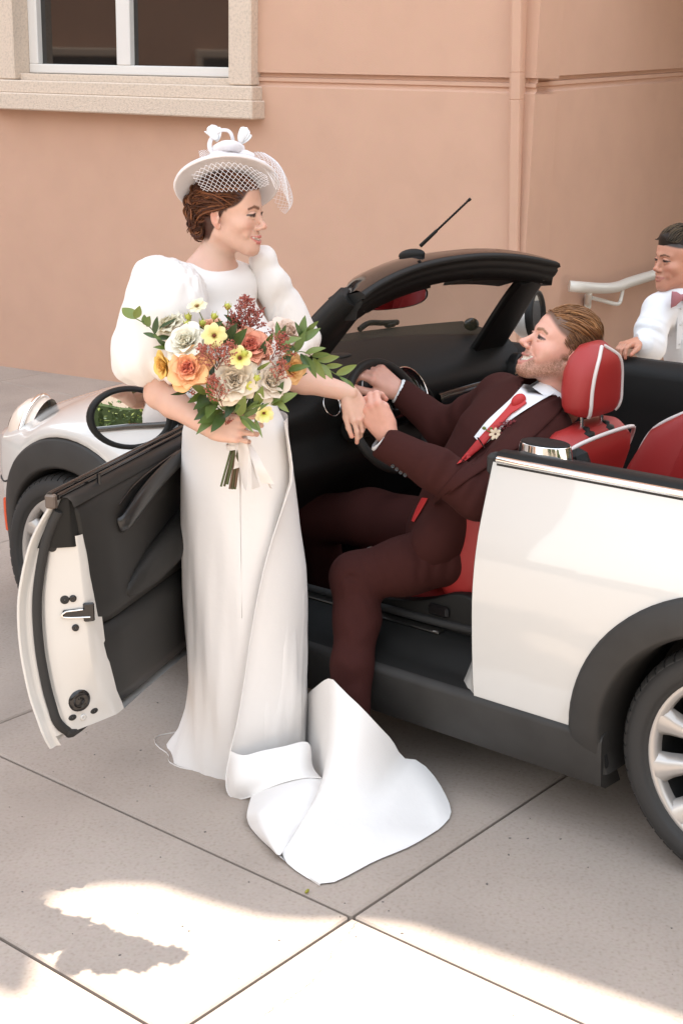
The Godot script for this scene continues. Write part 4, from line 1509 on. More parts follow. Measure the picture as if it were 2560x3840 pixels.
	obj("wiper", wp, M.plastic, car)
	# antenna on the header
	var an := Mb.new()
	var a0: Vector3 = Vector3(1.53, 1.442, -0.1568)
	an.ball(a0 + Vector3(0.0, -0.010, 0), Vector3(0.055, 0.020, 0.018), Basis(Vector3(0, 0, 1), -0.15))
	var ao := obj("antenna_base", an, M.plastic, car)
	var aw := Mb.new()
	var a1: Vector3 = Vector3(1.5, 1.462, -0.1502)
	var a2: Vector3 = Vector3(1.34, 1.616, -0.1048)
	aw.tube(PackedVector3Array([a1, a1.lerp(a2, 0.33), a1.lerp(a2, 0.34), a1.lerp(a2, 0.95), a1.lerp(a2, 0.955), a2]), PackedFloat32Array([0.0065, 0.0055, 0.0036, 0.0032, 0.0048, 0.0048]), 8)
	var coil := PackedVector3Array()
	var ax := frame(a2 - a1, Vector3.UP)
	for k in 200:
		var t := k / 199.0
		coil.append(a1.lerp(a2, lerpf(0.34, 0.94, t)) + ax * (Vector3(cos(t * 90.0), 0, sin(t * 90.0)) * 0.0036))
	aw.tube(coil, 0.0011, 4)
	obj("antenna_mast", aw, M.plastic, ao)
	# sun visors and inner mirror
	for q in [[-0.43, -0.12], [0.12, 0.48]]:
		var sv := Mb.new()
		var g := []
		for k in 9:
			var w := lerpf(q[0], q[1], k / 8.0)
			var e := 1.0 - pow(absf(w) / 0.575, 2.2)
			var o := K(1.455 + 0.045 * e, 1.276 + 0.062 * e, w)
			g.append(PackedVector3Array([o + Vector3(-0.02, 0.006, 0), o + Vector3(0.04, 0.0, 0), o + Vector3(0.10, -0.025, 0), o + Vector3(0.105, -0.035, 0), o + Vector3(0.04, -0.015, 0), o + Vector3(-0.02, -0.010, 0)]))
		sv.grid(g, true)
		sv.fan(g[0]); sv.fan(g[8])
		obj("sun_visor", sv, M.trim_panel, car)
	var mi := Node3D.new()
	mi.name = "inner_mirror"
	car.add_child(mi, true)
	var mc: Vector3 = Vector3(1.545, 1.301, -0.22)
	var mbas := frame(Vector3(-0.93, -0.22, -0.30), Vector3(0.35, 0, -1))
	mi.transform = Transform3D(mbas, mc)
	var prof := PackedVector3Array()
	for k in 40:
		var a := TAU * k / 40
		prof.append(Vector3(signf(sin(a)) * pow(absf(sin(a)), 0.75) * 0.040 * (1.0 + 0.12 * cos(a)), 0, signf(cos(a)) * pow(absf(cos(a)), 0.72) * 0.126))
	var sh := Mb.new()
	var srows := []
	for e in [[0.004, 0.93], [0.007, 0.97], [0.004, 1.0], [-0.02, 0.96], [-0.035, 0.7], [-0.04, 0.1]]:
		var rg := PackedVector3Array()
		for p in prof:
			rg.append(p * e[1] + Vector3(0, e[0], 0))
		srows.append(rg)
	sh.grid(srows, true)
	sh.fan(srows[5])
	sh.tube(PackedVector3Array([Vector3(0, -0.02, 0), Vector3(-0.02, -0.04, 0), Vector3(-0.075, -0.05, 0.01)]), 0.014, 8)
	obj("housing", sh, M.plastic, mi)
	var fa := Mb.new()
	var fr2 := PackedVector3Array()
	for p in prof:
		fr2.append(p * 0.94 + Vector3(0, 0.0045, 0))
	fa.fan(fr2)
	obj("mirror_glass", fa, M.dim_mirror, mi)
	var kn := Mb.new()
	for k in 5:
		kn.box(Vector3(-0.046, 0.012, -0.015 - k * 0.022), Vector3(0.014, 0.022, 0.015), 0.003)
	obj("map_light_switches", kn, M.chrome, mi)
	# oval grab cover on the dash end of the far pillar
	var ov := Mb.new()
	ov.ball(Vector3(1.8, 1.095, 0.5801), Vector3(0.018, 0.025, 0.045), Basis(Vector3(1, 0, 0), 0.15))
	obj("pillar_knob", ov, M.gloss, car)
	# chrome oval cap on the side trim by the driver's shoulder
	var cap := Mb.new()
	var co := K(0.672, 0.995, 0.685)
	var prof2 := PackedVector2Array([Vector2(0.083, -0.012), Vector2(0.083, 0.0), Vector2(0.0815, 0.002), Vector2(0.075, 0.034), Vector2(0.072, 0.036)])
	cap.lathe(prof2, co, Basis.IDENTITY, 40, 0.62)
	var cpo := obj("belt_guide", cap, M.chrome, car)
	var ct := Mb.new()
	ct.lathe(PackedVector2Array([Vector2(0.0725, 0.034), Vector2(0.0725, 0.0385), Vector2(0.068, 0.0405), Vector2(0.001, 0.041)]), co, Basis.IDENTITY, 40, 0.62)
	obj("guide_top", ct, M.plastic, cpo)
	var cbs := Mb.new()
	cbs.lathe(PackedVector2Array([Vector2(0.086, -0.008), Vector2(0.092, -0.014), Vector2(0.112, -0.05), Vector2(0.135, -0.09)]), co, Basis.IDENTITY, 40, 0.62)
	obj("guide_base", cbs, M.plastic, cpo)
	# passenger mirror beyond the far pillar
	var pm := Node3D.new()
	pm.name = "passenger_mirror"
	car.add_child(pm, true)
	var pc: Vector3 = Vector3(1.743, 1.097, 0.95)
	var pmb := frame(Vector3(-1, 0.1, 0.35), Vector3(0, 0, 1))
	pm.transform = Transform3D(pmb, pc)
	var pmc := Mb.new()
	pmc.lathe(PackedVector2Array([Vector2(0.092, 0.0), Vector2(0.098, -0.02), Vector2(0.09, -0.06), Vector2(0.06, -0.095), Vector2(0.001, -0.11)]), Vector3.ZERO, Basis.IDENTITY, 32, 1.25)
	obj("mirror_cap", pmc, M.paint, pm)
	var pmr := Mb.new()
	pmr.lathe(PackedVector2Array([Vector2(0.080, -0.004), Vector2(0.084, 0.010), Vector2(0.094, 0.010), Vector2(0.0985, -0.004), Vector2(0.099, -0.02)]), Vector3.ZERO, Basis.IDENTITY, 32, 1.25)
	obj("mirror_rim", pmr, M.plastic, pm)
	var pmg := Mb.new()
	pmg.lathe(PackedVector2Array([Vector2(0.001, 0.0), Vector2(0.081, 0.0)]), Vector3.ZERO, Basis.IDENTITY, 32, 1.25)
	obj("mirror_glass", pmg, M.mirror, pm)
	var pms := Mb.new()
	pms.tube(PackedVector3Array([Vector3(0.05, -0.05, 0.06), Vector3(0.10, -0.05, 0.12), Vector3(0.14, -0.04, 0.20)]), 0.03, 8)
	obj("mirror_stalk", pms, M.plastic, pm)

# ---- the open driver's door. door axes: x from hinge to rear edge, y up, z outward
func skin_n(v: float) -> float:
	return table([[0.30, 0.04], [0.36, 0.055], [0.45, 0.080], [0.58, 0.098], [0.70, 0.098], [0.80, 0.078], [0.88, 0.05], [0.975, 0.0]], v)

func door_edge(v: float) -> float:
	return table([[0.30, 1.045], [0.34, 1.06], [0.5, 1.065], [0.7, 1.06], [0.85, 1.05], [0.93, 1.04], [0.975, 1.03]], v)

func shut(t: float, v: float) -> Vector3:   # across the shut face, from the skin (0) to the trim panel (1)
	var n := skin_n(v)
	var e := door_edge(v)
	var inn := -0.048 + 0.02 * (v - 0.6)
	var l1 := table([[0.33, 0.86], [0.40, 0.895], [0.55, 0.94], [0.8, 0.96], [0.975, 0.985]], v)
	var l := lerpf(e - 0.022, l1 + 0.02, pow(t, 1.3))
	return Vector3(l, v, lerpf(n - 0.02, inn, t))

func build_door(car: Node3D) -> void:
	var door := Node3D.new()
	door.name = "driver_door"
	var th := deg_to_rad(68.0)
	# columns: length direction, up, outward direction, in car axes
	var dl := Vector3(-cos(th), 0, -sin(th))
	var dn := Vector3(sin(th), 0, -cos(th))
	door.transform = Transform3D(Basis(dl, Vector3.UP, dn), K(1.80, 0, 0.80))
	car.add_child(door, true)
	# skin with a folded edge
	var sk := Mb.new()
	var rows := []
	for k in 27:
		var v := lerpf(0.305, 0.975, k / 26.0)
		var r := PackedVector3Array()
		var e := door_edge(v)
		for i in 14:
			var l := lerpf(0.0, e, i / 13.0)
			r.append(Vector3(l, v, skin_n(v)))
		r.append(Vector3(e + 0.004, v, skin_n(v) - 0.004))
		r.append(Vector3(e, v, skin_n(v) - 0.009))
		r.append(Vector3(e - 0.018, v, skin_n(v) - 0.012))
		r.append(Vector3(e - 0.024, v, skin_n(v) - 0.022))
		rows.append(r)
	sk.grid(rows)
	obj("door_skin", sk, M.paint, door)
	# shut face
	var sf := Mb.new()
	rows = []
	for k in 25:
		var v := lerpf(0.335, 0.87, k / 24.0)
		var r := PackedVector3Array()
		for t in [0.0, 0.07, 0.14, 0.2, 0.26, 0.32, 0.45, 0.6, 0.75, 0.88, 0.95, 1.0]:
			var p := shut(t, v)
			if t > 0.1 and t < 0.3:
				p.x -= 0.008
			r.append(p)
		var q := shut(1.0, v)
		r.append(q + Vector3(-0.02, 0, -0.008))
		r.append(q + Vector3(-0.06, 0, -0.010))
		rows.append(r)
	sf.grid(rows)
	# underside
	var ur := []
	for i in 12:
		var f := i / 11.0
		var p: Vector3 = rows[0][i + 2]
		ur.append(PackedVector3Array([p, Vector3(p.x * 0.75, 0.322, p.z * 0.9 + 0.01), Vector3(0.05, 0.32, p.z * 0.8)]))
	sf.grid(ur)
	obj("shut_face", sf, M.paint, door)
	# seal along the shut face and under the door
	var seal := Mb.new()
	var sp := []
	for k in 14:
		var v := lerpf(0.94, 0.375, k / 13.0)
		sp.append(shut(0.19, v) + Vector3(0.006, 0, 0))
	sp.append(shut(0.24, 0.345) + Vector3(-0.01, -0.004, 0))
	sp.append(shut(0.33, 0.333) + Vector3(-0.04, -0.004, 0))
	sp.append(Vector3(0.6, 0.335, 0.0))
	sp.append(Vector3(0.1, 0.335, 0.0))
	seal.tube(smooth(sp, 4), 0.0125, 10)
	obj("door_seal", seal, M.rubber, door)
	# black corner piece at the top of the shut face
	var cp := Mb.new()
	rows = []
	for k in 6:
		var v := lerpf(0.842, 0.972, k / 5.0)
		var r := PackedVector3Array()
		for t in [0.0, 0.2, 0.4, 0.6, 0.8, 0.93]:
			r.append(shut(t, v) + Vector3(0.006, 0, 0))
		r.append(shut(0.96, v) + Vector3(-0.02, 0, -0.004))
		rows.append(r)
	cp.grid(rows)
	obj("corner_cover", cp, M.plastic, door)
	# trim panel: upper and lower halves parted by a seam
	var surf := func(l: float, v: float) -> float:
		var n := -0.062 - 0.010 * sin(clampf((v - 0.36) / 0.6, 0, 1) * PI)
		# shelf under the grab handle sinks in
		var dx := (l - 0.38) / 0.36
		var dy := (v - 0.77) / 0.10
		n += 0.028 * exp(-(dx * dx + dy * dy) * 1.2)
		return n
	for half in [[0.345, 0.598, 6], [0.606, 0.958, 12]]:
		var tp := Mb.new()
		rows = []
		for k in half[2] + 1:
			var v: float = lerpf(half[0], half[1], float(k) / half[2])
			var r := PackedVector3Array()
			var le := table([[0.345, 0.82], [0.39, 0.885], [0.5, 0.93], [0.8, 0.957], [0.9, 0.975], [0.96, 0.99]], v)
			var edge := 0.012 if (k == 0 or k == half[2]) else 0.0
			r.append(Vector3(le + 0.012, v, -0.022))
			r.append(Vector3(le + 0.008, v, -0.045 + edge))
			for i in 23:
				var l := lerpf(le, 0.03, i / 22.0)
				var s := clampf((le - l) / 0.09, 0, 1)
				r.append(Vector3(l, v, lerpf(-0.053, surf.call(l, v), s) + edge))
			rows.append(r)
		var cap: PackedVector3Array = rows[0].duplicate()
		for i in cap.size():
			cap[i].z += 0.05
		var cap2: PackedVector3Array = rows[rows.size() - 1].duplicate()
		for i in cap2.size():
			cap2[i].z += 0.05
		rows.push_front(cap)
		rows.append(cap2)
		tp.grid(rows)
		obj("trim_panel", tp, M.trim_panel, door)
	# top of the door: soft shoulder and glossy window seal
	var tr := Mb.new()
	rows = []
	for i in 12:
		var l := lerpf(0.02, 1.02, i / 11.0)
		rows.append(PackedVector3Array([Vector3(l, 0.952, -0.055), Vector3(l, 0.966, -0.050), Vector3(l, 0.976, -0.038), Vector3(l, 0.976, -0.020)]))
	tr.grid(rows)
	obj("door_shoulder", tr, M.trim_panel, door)
	var wsl := Mb.new()
	wsl.tube(PackedVector3Array([Vector3(0.02, 0.978, -0.016), Vector3(1.03, 0.978, -0.016)]), 0.008, 8)
	obj("window_seal", wsl, M.gloss, door)
	var ws2 := Mb.new()
	ws2.tube(PackedVector3Array([Vector3(0.02, 0.982, 0.002), Vector3(1.036, 0.982, 0.002)]), 0.010, 8)
	obj("belt_moulding", ws2, M.gloss, door)
	var bx := Mb.new()
	bx.box(Vector3(1.035, 0.968, -0.002), Vector3(0.02, 0.035, 0.028), 0.004)
	obj("moulding_end", bx, mat(Color(0.10, 0.075, 0.06), 0.5), door)
	# lock pin
	var lp := Mb.new()
	lp.tube(PackedVector3Array([Vector3(0.86, 0.965, -0.042), Vector3(0.86, 0.997, -0.042)]), 0.0055, 10)
	obj("lock_pin", lp, M.gloss, door)
	# curved grab handle
	var gh := Mb.new()
	gh.tube(smooth([Vector3(0.805, 0.845, -0.060), Vector3(0.785, 0.855, -0.077), Vector3(0.70, 0.893, -0.084), Vector3(0.58, 0.925, -0.084), Vector3(0.42, 0.945, -0.078), Vector3(0.26, 0.945, -0.070), Vector3(0.14, 0.930, -0.058)], 6), PackedFloat32Array(range(37).map(func(i): return 0.030 - 0.014 * absf(i / 36.0 - 0.35) * 1.4 if i > 2 else 0.018 + 0.004 * i)), 14, true, 0.5, Vector3(0, 0, 1))
	obj("grab_handle", gh, M.handle, door)
	var gi := Mb.new()
	gi.ball(Vector3(0.715, 0.882, -0.082), Vector3(0.040, 0.010, 0.014), Basis(Vector3(0, 0, 1), -0.35))
	obj("door_release", gi, M.gloss, door)
	var gl := Mb.new()
	gl.tube(smooth([Vector3(0.80, 0.90, -0.063), Vector3(0.72, 0.928, -0.065), Vector3(0.6, 0.945, -0.065), Vector3(0.42, 0.957, -0.062)], 5), 0.003, 6)
	obj("handle_seam", gl, M.gloss, door)
	# armrest
	var arst := Sdf.new()
	arst.ell(Vector3(0.50, 0.70, -0.067), Vector3(0.30, 0.058, 0.036), 0.02, false, Basis(Vector3(0, 0, 1), -0.16))
	arst.ell(Vector3(0.25, 0.725, -0.062), Vector3(0.22, 0.055, 0.045), 0.05, false, Basis(Vector3(0, 0, 1), -0.05))
	var ab := Mb.new()
	arst.build(ab, 0.012)
	obj("armrest", ab, M.trim_panel, door)
	# latch, plugs and screws on the shut face
	var put := func(called: String, t: float, v: float, r: float, m: Material, prof: PackedVector2Array, sq := 1.0):
		var p := shut(t, v)
		var pu := shut(t, v + 0.01) - shut(t, v - 0.01)
		var pt := shut(t + 0.03, v) - shut(t - 0.03, v)
		var nn := pt.cross(pu).normalized()
		if nn.x < 0:
			nn = -nn
		var mb := Mb.new()
		mb.lathe(prof, p + nn * 0.0005, frame(nn, Vector3.UP), 24, sq)
		obj(called, mb, m, door)
	var disc := PackedVector2Array([Vector2(0.001, 0.002), Vector2(0.011, 0.0015), Vector2(0.012, -0.002)])
	put.call("plug", 0.36, 0.842, 0.012, M.rubber, disc)
	put.call("plug", 0.66, 0.70, 0.011, M.rubber, disc)
	var screw := PackedVector2Array([Vector2(0.001, 0.003), Vector2(0.004, 0.003), Vector2(0.005, 0.0045), Vector2(0.0085, 0.004), Vector2(0.0095, -0.001)])
	put.call("screw", 0.80, 0.702, 0.01, M.gloss, screw)
	put.call("screw", 0.80, 0.622, 0.01, M.gloss, screw)
	put.call("rubber_buffer", 0.64, 0.415, 0.03, M.gloss, PackedVector2Array([Vector2(0.001, 0.006), Vector2(0.009, 0.006), Vector2(0.011, 0.0035), Vector2(0.018, 0.004), Vector2(0.020, 0.007), Vector2(0.028, 0.005), Vector2(0.031, -0.001)]))
	put.call("plug", 0.44, 0.373, 0.01, M.rubber, disc, 0.7)
	put.call("plug", 0.80, 0.372, 0.01, M.rubber, disc, 0.7)
	put.call("screw", 0.60, 0.365, 0.01, M.paint, screw)
	var la := Mb.new()
	var c := shut(0.86, 0.662)
	var xb := (shut(1.0, 0.662) - shut(0.6, 0.662)).normalized()
	var nb := xb.cross(Vector3.UP).normalized()
	if nb.x < 0:
		nb = -nb
	var lbas := Basis(xb, Vector3.UP, xb.cross(Vector3.UP))
	la.box(c + nb * 0.002, Vector3(0.075, 0.022, 0.008), 0.003, lbas)
	la.box(c + xb * 0.028 + nb * 0.002, Vector3(0.028, 0.05, 0.009), 0.003, lbas)
	var lo := obj("latch", la, M.gloss, door)
	var lw := Mb.new()
	lw.tube(smooth([c - xb * 0.03 + nb * 0.007 + Vector3(0, 0.008, 0), c - xb * 0.04 + nb * 0.007, c - xb * 0.03 + nb * 0.007 - Vector3(0, 0.008, 0), c + xb * 0.03 + nb * 0.007 - Vector3(0, 0.012, 0)], 4), 0.0022, 6)
	lw.tube(PackedVector3Array([c - xb * 0.03 + nb * 0.007 + Vector3(0, 0.008, 0), c + xb * 0.012 + nb * 0.007 + Vector3(0, 0.010, 0)]), 0.0022, 6)
	obj("striker_fork", lw, M.chrome, lo)
	# door mirror
	var dm := Node3D.new()
	dm.name = "door_mirror"
	var mc: Vector3 = Vector3(0.2639, 1.005, 0.16)
	door.add_child(dm, true)
	var dw := car.transform * door.transform
	var wm := dw * mc
	var eye_dir := (Vector3(0, 1.91, 0) - wm).normalized()
	var to_rear := Vector3(0.42, 0.035, 0.90).normalized()
	dm.transform = Transform3D(frame(dw.basis.inverse() * (eye_dir + to_rear), Vector3(0, 0, 1)), mc)
	var mh := Mb.new()
	mh.lathe(PackedVector2Array([Vector2(0.0785, 0.000), Vector2(0.081, 0.010), Vector2(0.087, 0.012), Vector2(0.093, 0.006), Vector2(0.0955, -0.01), Vector2(0.093, -0.03)]), Vector3.ZERO, Basis.IDENTITY, 48, 1.36)
	mh.lathe(PackedVector2Array([Vector2(0.093, -0.03), Vector2(0.088, -0.06), Vector2(0.06, -0.092), Vector2(0.001, -0.105)]), Vector3.ZERO, Basis.IDENTITY, 48, 1.36)
	mh.tube(PackedVector3Array([Vector3(0.06, -0.03, -0.03), Vector3(0.10, -0.03, -0.08), Vector3(0.13, -0.03, -0.16)]), 0.03, 10)
	obj("mirror_housing", mh, M.plastic, dm)
	var mg := Mb.new()
	mg.lathe(PackedVector2Array([Vector2(0.001, 0.0024), Vector2(0.04, 0.0021), Vector2(0.0795, 0.0012)]), Vector3.ZERO, Basis.IDENTITY, 48, 1.36)
	obj("mirror_glass", mg, M.mirror, dm)

# ---------------------------------------------------------------- people: heads and hands
# head axes: x to the person's left, y up, z forward; eye line at y = 0
# opt: female, jaw (scale of the jaw), smile, open, beard, skin, lip, brow, neck
func near(p: Vector3, a: Vector3, b: Vector3, r: float, soft: float) -> float:
	var q := p - a
	var ba := b - a
	var t := clampf(q.dot(ba) / maxf(ba.length_squared(), 1e-9), 0, 1)
	return 1.0 - smoothstep(r, r + soft, (q - ba * t).length())

func near2(p: Vector3, a: Vector3, b: Vector3, r: float, soft: float) -> float:
	if p.z < 0.045:
		return 0.0
	return near(Vector3(p.x, p.y, 0), Vector3(a.x, a.y, 0), Vector3(b.x, b.y, 0), r, soft)

func head(mb: Mb, xf: Transform3D, o: Dictionary, cell := 0.0025) -> void:
	var s := Sdf.new()
	var fem: bool = o.get("female", false)
	var jw: float = o.get("jaw", 1.0)
	var sm: float = o.get("smile", 0.5)
	var op: float = o.get("open", 0.4)
	s.ell(Vector3(0, 0.030, -0.010), Vector3(0.0735, 0.083, 0.093), 0.01)
	s.ell(Vector3(0, 0.042, 0.041), Vector3(0.060, 0.054, 0.0475), 0.03)
	s.ell(Vector3(0, -0.030, 0.034), Vector3(0.056 * jw, 0.068, 0.053), 0.03)
	for x in [-1.0, 1.0]:
		s.ell(Vector3(x * 0.040, -0.026, 0.052), Vector3(0.024, 0.020, 0.026), 0.025)
		s.cap(Vector3(x * 0.053 * jw, -0.052, -0.008), Vector3(x * 0.022 * jw, -0.096, 0.060), 0.016, 0.014, 0.035)
	s.ell(Vector3(0, -0.098, 0.071), Vector3(0.021 * jw, 0.0175, 0.0185), 0.024)
	s.ell(Vector3(0, -0.067, 0.066), Vector3(0.030, 0.024, 0.024), 0.02)
	for x in [-1.0, 1.0]:
		s.cap(Vector3(x * 0.010, 0.019, 0.084), Vector3(x * 0.044, 0.019, 0.067), 0.0075 if fem else 0.0095, 0.006, 0.018)
	# neck
	var nr: float = 0.047 if fem else 0.056
	s.cap(Vector3(0, -0.05, -0.022), o.get("neck", Vector3(0, -0.17, -0.045)), nr, nr * 1.03, 0.03)
	# eye sockets
	for x in [-1.0, 1.0]:
		s.ell(Vector3(x * 0.031, 0.002, 0.097), Vector3(0.0165, 0.0095, 0.016), 0.014, true)
	# nose
	var nl: float = o.get("nose", 1.0)
	s.cap(Vector3(0, 0.010, 0.083), Vector3(0, -0.029, 0.084 + 0.022 * nl), 0.0066, 0.0088, 0.010)
	s.ell(Vector3(0, -0.033, 0.087 + 0.023 * nl), Vector3(0.0105, 0.0085, 0.0098), 0.008)
	for x in [-1.0, 1.0]:
		s.ell(Vector3(x * 0.0115, -0.038, 0.081 + 0.016 * nl), Vector3(0.0072, 0.0065, 0.0098), 0.007)
		s.ell(Vector3(x * 0.0065, -0.0435, 0.086 + 0.019 * nl), Vector3(0.003, 0.003, 0.0045), 0.003, true)
	# eyeballs and lids
	for x in [-1.0, 1.0]:
		s.ell(Vector3(x * 0.031, -0.0005, 0.0755), Vector3(0.0128, 0.0112, 0.0115), 0.003)
		s.chain([Vector3(x * 0.0175, -0.0005, 0.0835), Vector3(x * 0.026, 0.0052, 0.0875), Vector3(x * 0.035, 0.0048, 0.0862), Vector3(x * 0.0455, -0.001, 0.076)], [0.0026, 0.0036, 0.0036, 0.0026], 0.004)
		s.chain([Vector3(x * 0.0185, -0.003, 0.083), Vector3(x * 0.030, -0.0072, 0.0855), Vector3(x * 0.043, -0.004, 0.077)], [0.0022, 0.0032, 0.0022], 0.006)
	# smiling mouth
	var cy := -0.0675 + 0.006 * sm
	var cx := 0.0240 + 0.0065 * sm
	var gap := 0.0065 * op
	var zc := 0.0775 - 0.95 * maxf(0.0, cx - 0.026)
	var fold: float = o.get("fold", 1.0)
	var lipr: float = o.get("lips", 1.0)
	for x in [-1.0, 1.0]:
		s.chain([Vector3(x * cx, cy, zc - 0.003), Vector3(x * 0.013, -0.0635 + gap * 0.2, 0.0895), Vector3(x * 0.004, -0.0618 + gap * 0.2, 0.0935), Vector3(0, -0.0632 + gap * 0.2, 0.0935)], [0.0020, 0.0034 * lipr, 0.0035 * lipr, 0.0035 * lipr], 0.005)
		s.chain([Vector3(x * cx, cy - 0.001, zc - 0.003), Vector3(x * 0.014, -0.0735 - gap, 0.0880), Vector3(0, -0.0760 - gap, 0.0918)], [0.0020, 0.0041 * lipr, 0.0048 * lipr], 0.005)
		# cheek folds
		s.ell(Vector3(x * (cx + 0.010), cy + 0.010, zc - 0.006), Vector3(0.011, 0.014, 0.010) * (0.55 + 0.45 * fold), 0.014)
		s.cap(Vector3(x * 0.0185, -0.043, 0.0935 + 0.003 * (1.0 - fold)), Vector3(x * (cx + 0.007), cy + 0.002, zc + 0.010 + 0.004 * (1.0 - fold)), 0.0018, 0.0022, 0.007, true)
	if op > 0.1:
		for x in [-1.0, 1.0]:
			s.chain_cut([Vector3(0, -0.0690 - gap * 0.45, 0.0975), Vector3(x * cx * 0.5, (cy - 0.0690 - gap * 0.45) * 0.5 - 0.0015, lerpf(0.0955, zc, 0.42) + 0.002), Vector3(x * cx * 0.92, cy - 0.0006, zc + 0.002)], [0.0016 + gap * 0.62, 0.0014 + gap * 0.5, 0.0010], 0.003)
	# ears
	for x in [-1.0, 1.0]:
		var eb := Basis(Vector3(0, 1, 0), x * 0.45) * Basis(Vector3(1, 0, 0), -0.12)
		s.ell(Vector3(x * 0.0755, -0.004, -0.014), Vector3(0.0065, 0.0275, 0.0165), 0.006, false, eb)
		s.ell(Vector3(x * 0.072, -0.031, -0.006), Vector3(0.006, 0.010, 0.009), 0.006)
		s.ell(Vector3(x * 0.0815, -0.002, -0.010), Vector3(0.0055, 0.0185, 0.0100), 0.004, true, eb)
		s.ell(Vector3(x * 0.0775, -0.008, -0.004), Vector3(0.0055, 0.0055, 0.006), 0.004)
	var skin: Color = o.get("skin", Color(0.62, 0.34, 0.25))
	var lip: Color = o.get("lip", Color(0.48, 0.15, 0.13))
	var brow: Color = o.get("brow", Color(0.10, 0.05, 0.03))
	var hair: Color = o.get("hair", Color(0.1, 0.05, 0.03))
	var beard: float = o.get("beard", 0.0)
	var nz := FastNoiseLite.new()
	nz.seed = 3
	nz.frequency = 60.0
	var nh := FastNoiseLite.new()
	nh.seed = 9
	nh.frequency = 420.0
	var paint := func(p: Vector3) -> Color:
		var c := skin
		var ax := absf(p.x)
		var m := Vector3(ax, p.y, p.z)
		c = c * (1.0 + 0.05 * nz.get_noise_3dv(p))
		c = c.lerp(Color(skin.r * 0.98, skin.g * 0.72, skin.b * 0.70), 0.55 * near(m, Vector3(0.040, -0.030, 0.07), Vector3(0.040, -0.030, 0.07), 0.004, 0.024))
		c = c.lerp(Color(skin.r * 0.97, skin.g * 0.76, skin.b * 0.72), 0.6 * near(m, Vector3(0, -0.033, 0.11), Vector3(0, -0.033, 0.11), 0.004, 0.012))
		c = c.lerp(Color(skin.r * 0.92, skin.g * 0.62, skin.b * 0.58), 0.6 * near(m, Vector3(0.08, 0.01, -0.02), Vector3(0.078, -0.03, -0.012), 0.006, 0.012))
		if beard > 0.0:
			var b := near(m, Vector3(0.056, -0.050, 0.012), Vector3(0.020, -0.100, 0.06), 0.016, 0.02)
			b = maxf(b, near(m, Vector3(0.020, -0.100, 0.068), Vector3(0, -0.106, 0.075), 0.015, 0.014))
			b = maxf(b, 0.8 * near(m, Vector3(0.024, -0.056, 0.085), Vector3(0, -0.052, 0.1), 0.0055, 0.005))
			b = maxf(b, near(m, Vector3(0.066, -0.02, 0.005), Vector3(0.060, -0.055, 0.005), 0.008, 0.012))
			b = maxf(b, near(m, Vector3(0.036, -0.072, 0.075), Vector3(0.026, -0.092, 0.075), 0.007, 0.012))
			b = maxf(b, 0.7 * near(m, Vector3(0.0, -0.112, 0.04), Vector3(0.0, -0.115, 0.06), 0.022, 0.02))
			b *= clampf(0.62 + 0.75 * nh.get_noise_3dv(p), 0.0, 1.0)
			c = c.lerp(o.get("beard_color", hair), clampf(b * beard, 0, 0.92))
		# brows
		var bw := near2(m, Vector3(0.013, 0.0185, 0.091), Vector3(0.030, 0.0240, 0.084), 0.0032 * o.get("brow_w", 1.0), 0.0022)
		bw = maxf(bw, near2(m, Vector3(0.030, 0.0240, 0.084), Vector3(0.047, 0.0185, 0.070), 0.0024 * o.get("brow_w", 1.0), 0.0022))
		c = c.lerp(brow, bw * 0.9)
		# eye: dark slit between the lids, iris, lashes
		var eye := near2(m, Vector3(0.0205, -0.0012, 0.086), Vector3(0.0415, -0.0008, 0.0815), 0.0031, 0.0014)
		if eye > 0.0:
			var white := Color(0.16, 0.10, 0.08)
			var ir := near2(m, Vector3(0.0315 + o.get("look", 0.0) * signf(p.x), -0.0005, 0.087), Vector3(0.0315 + o.get("look", 0.0) * signf(p.x), -0.0005, 0.08), 0.0050, 0.0018)
			c = c.lerp(white.lerp(Color(0.012, 0.007, 0.005), ir), eye)
		var lash := near2(m, Vector3(0.0185, 0.0012, 0.0865), Vector3(0.030, 0.0042, 0.0895), 0.0018, 0.0018)
		lash = maxf(lash, near2(m, Vector3(0.030, 0.0042, 0.0895), Vector3(0.0465, 0.0010, 0.079), 0.0019, 0.0018))
		c = c.lerp(Color(0.02, 0.01, 0.007), lash * 0.92)
		# lips, teeth, mouth
		var lp := near2(m, Vector3(cx - 0.001, cy, zc), Vector3(0.013, -0.0632 + gap * 0.2, 0.0925), 0.0030, 0.0014)
		lp = maxf(lp, near2(m, Vector3(0.013, -0.0632 + gap * 0.2, 0.0925), Vector3(0, -0.0625 + gap * 0.2, 0.0970), 0.0036, 0.0014))
		lp = maxf(lp, near2(m, Vector3(cx - 0.002, cy - 0.001, zc), Vector3(0.014, -0.0742 - gap, 0.0910), 0.0034, 0.0014))
		lp = maxf(lp, near2(m, Vector3(0.014, -0.0742 - gap, 0.0910), Vector3(0, -0.0768 - gap, 0.0950), 0.0046, 0.0014))
		c = c.lerp(lip, lp * 0.9)
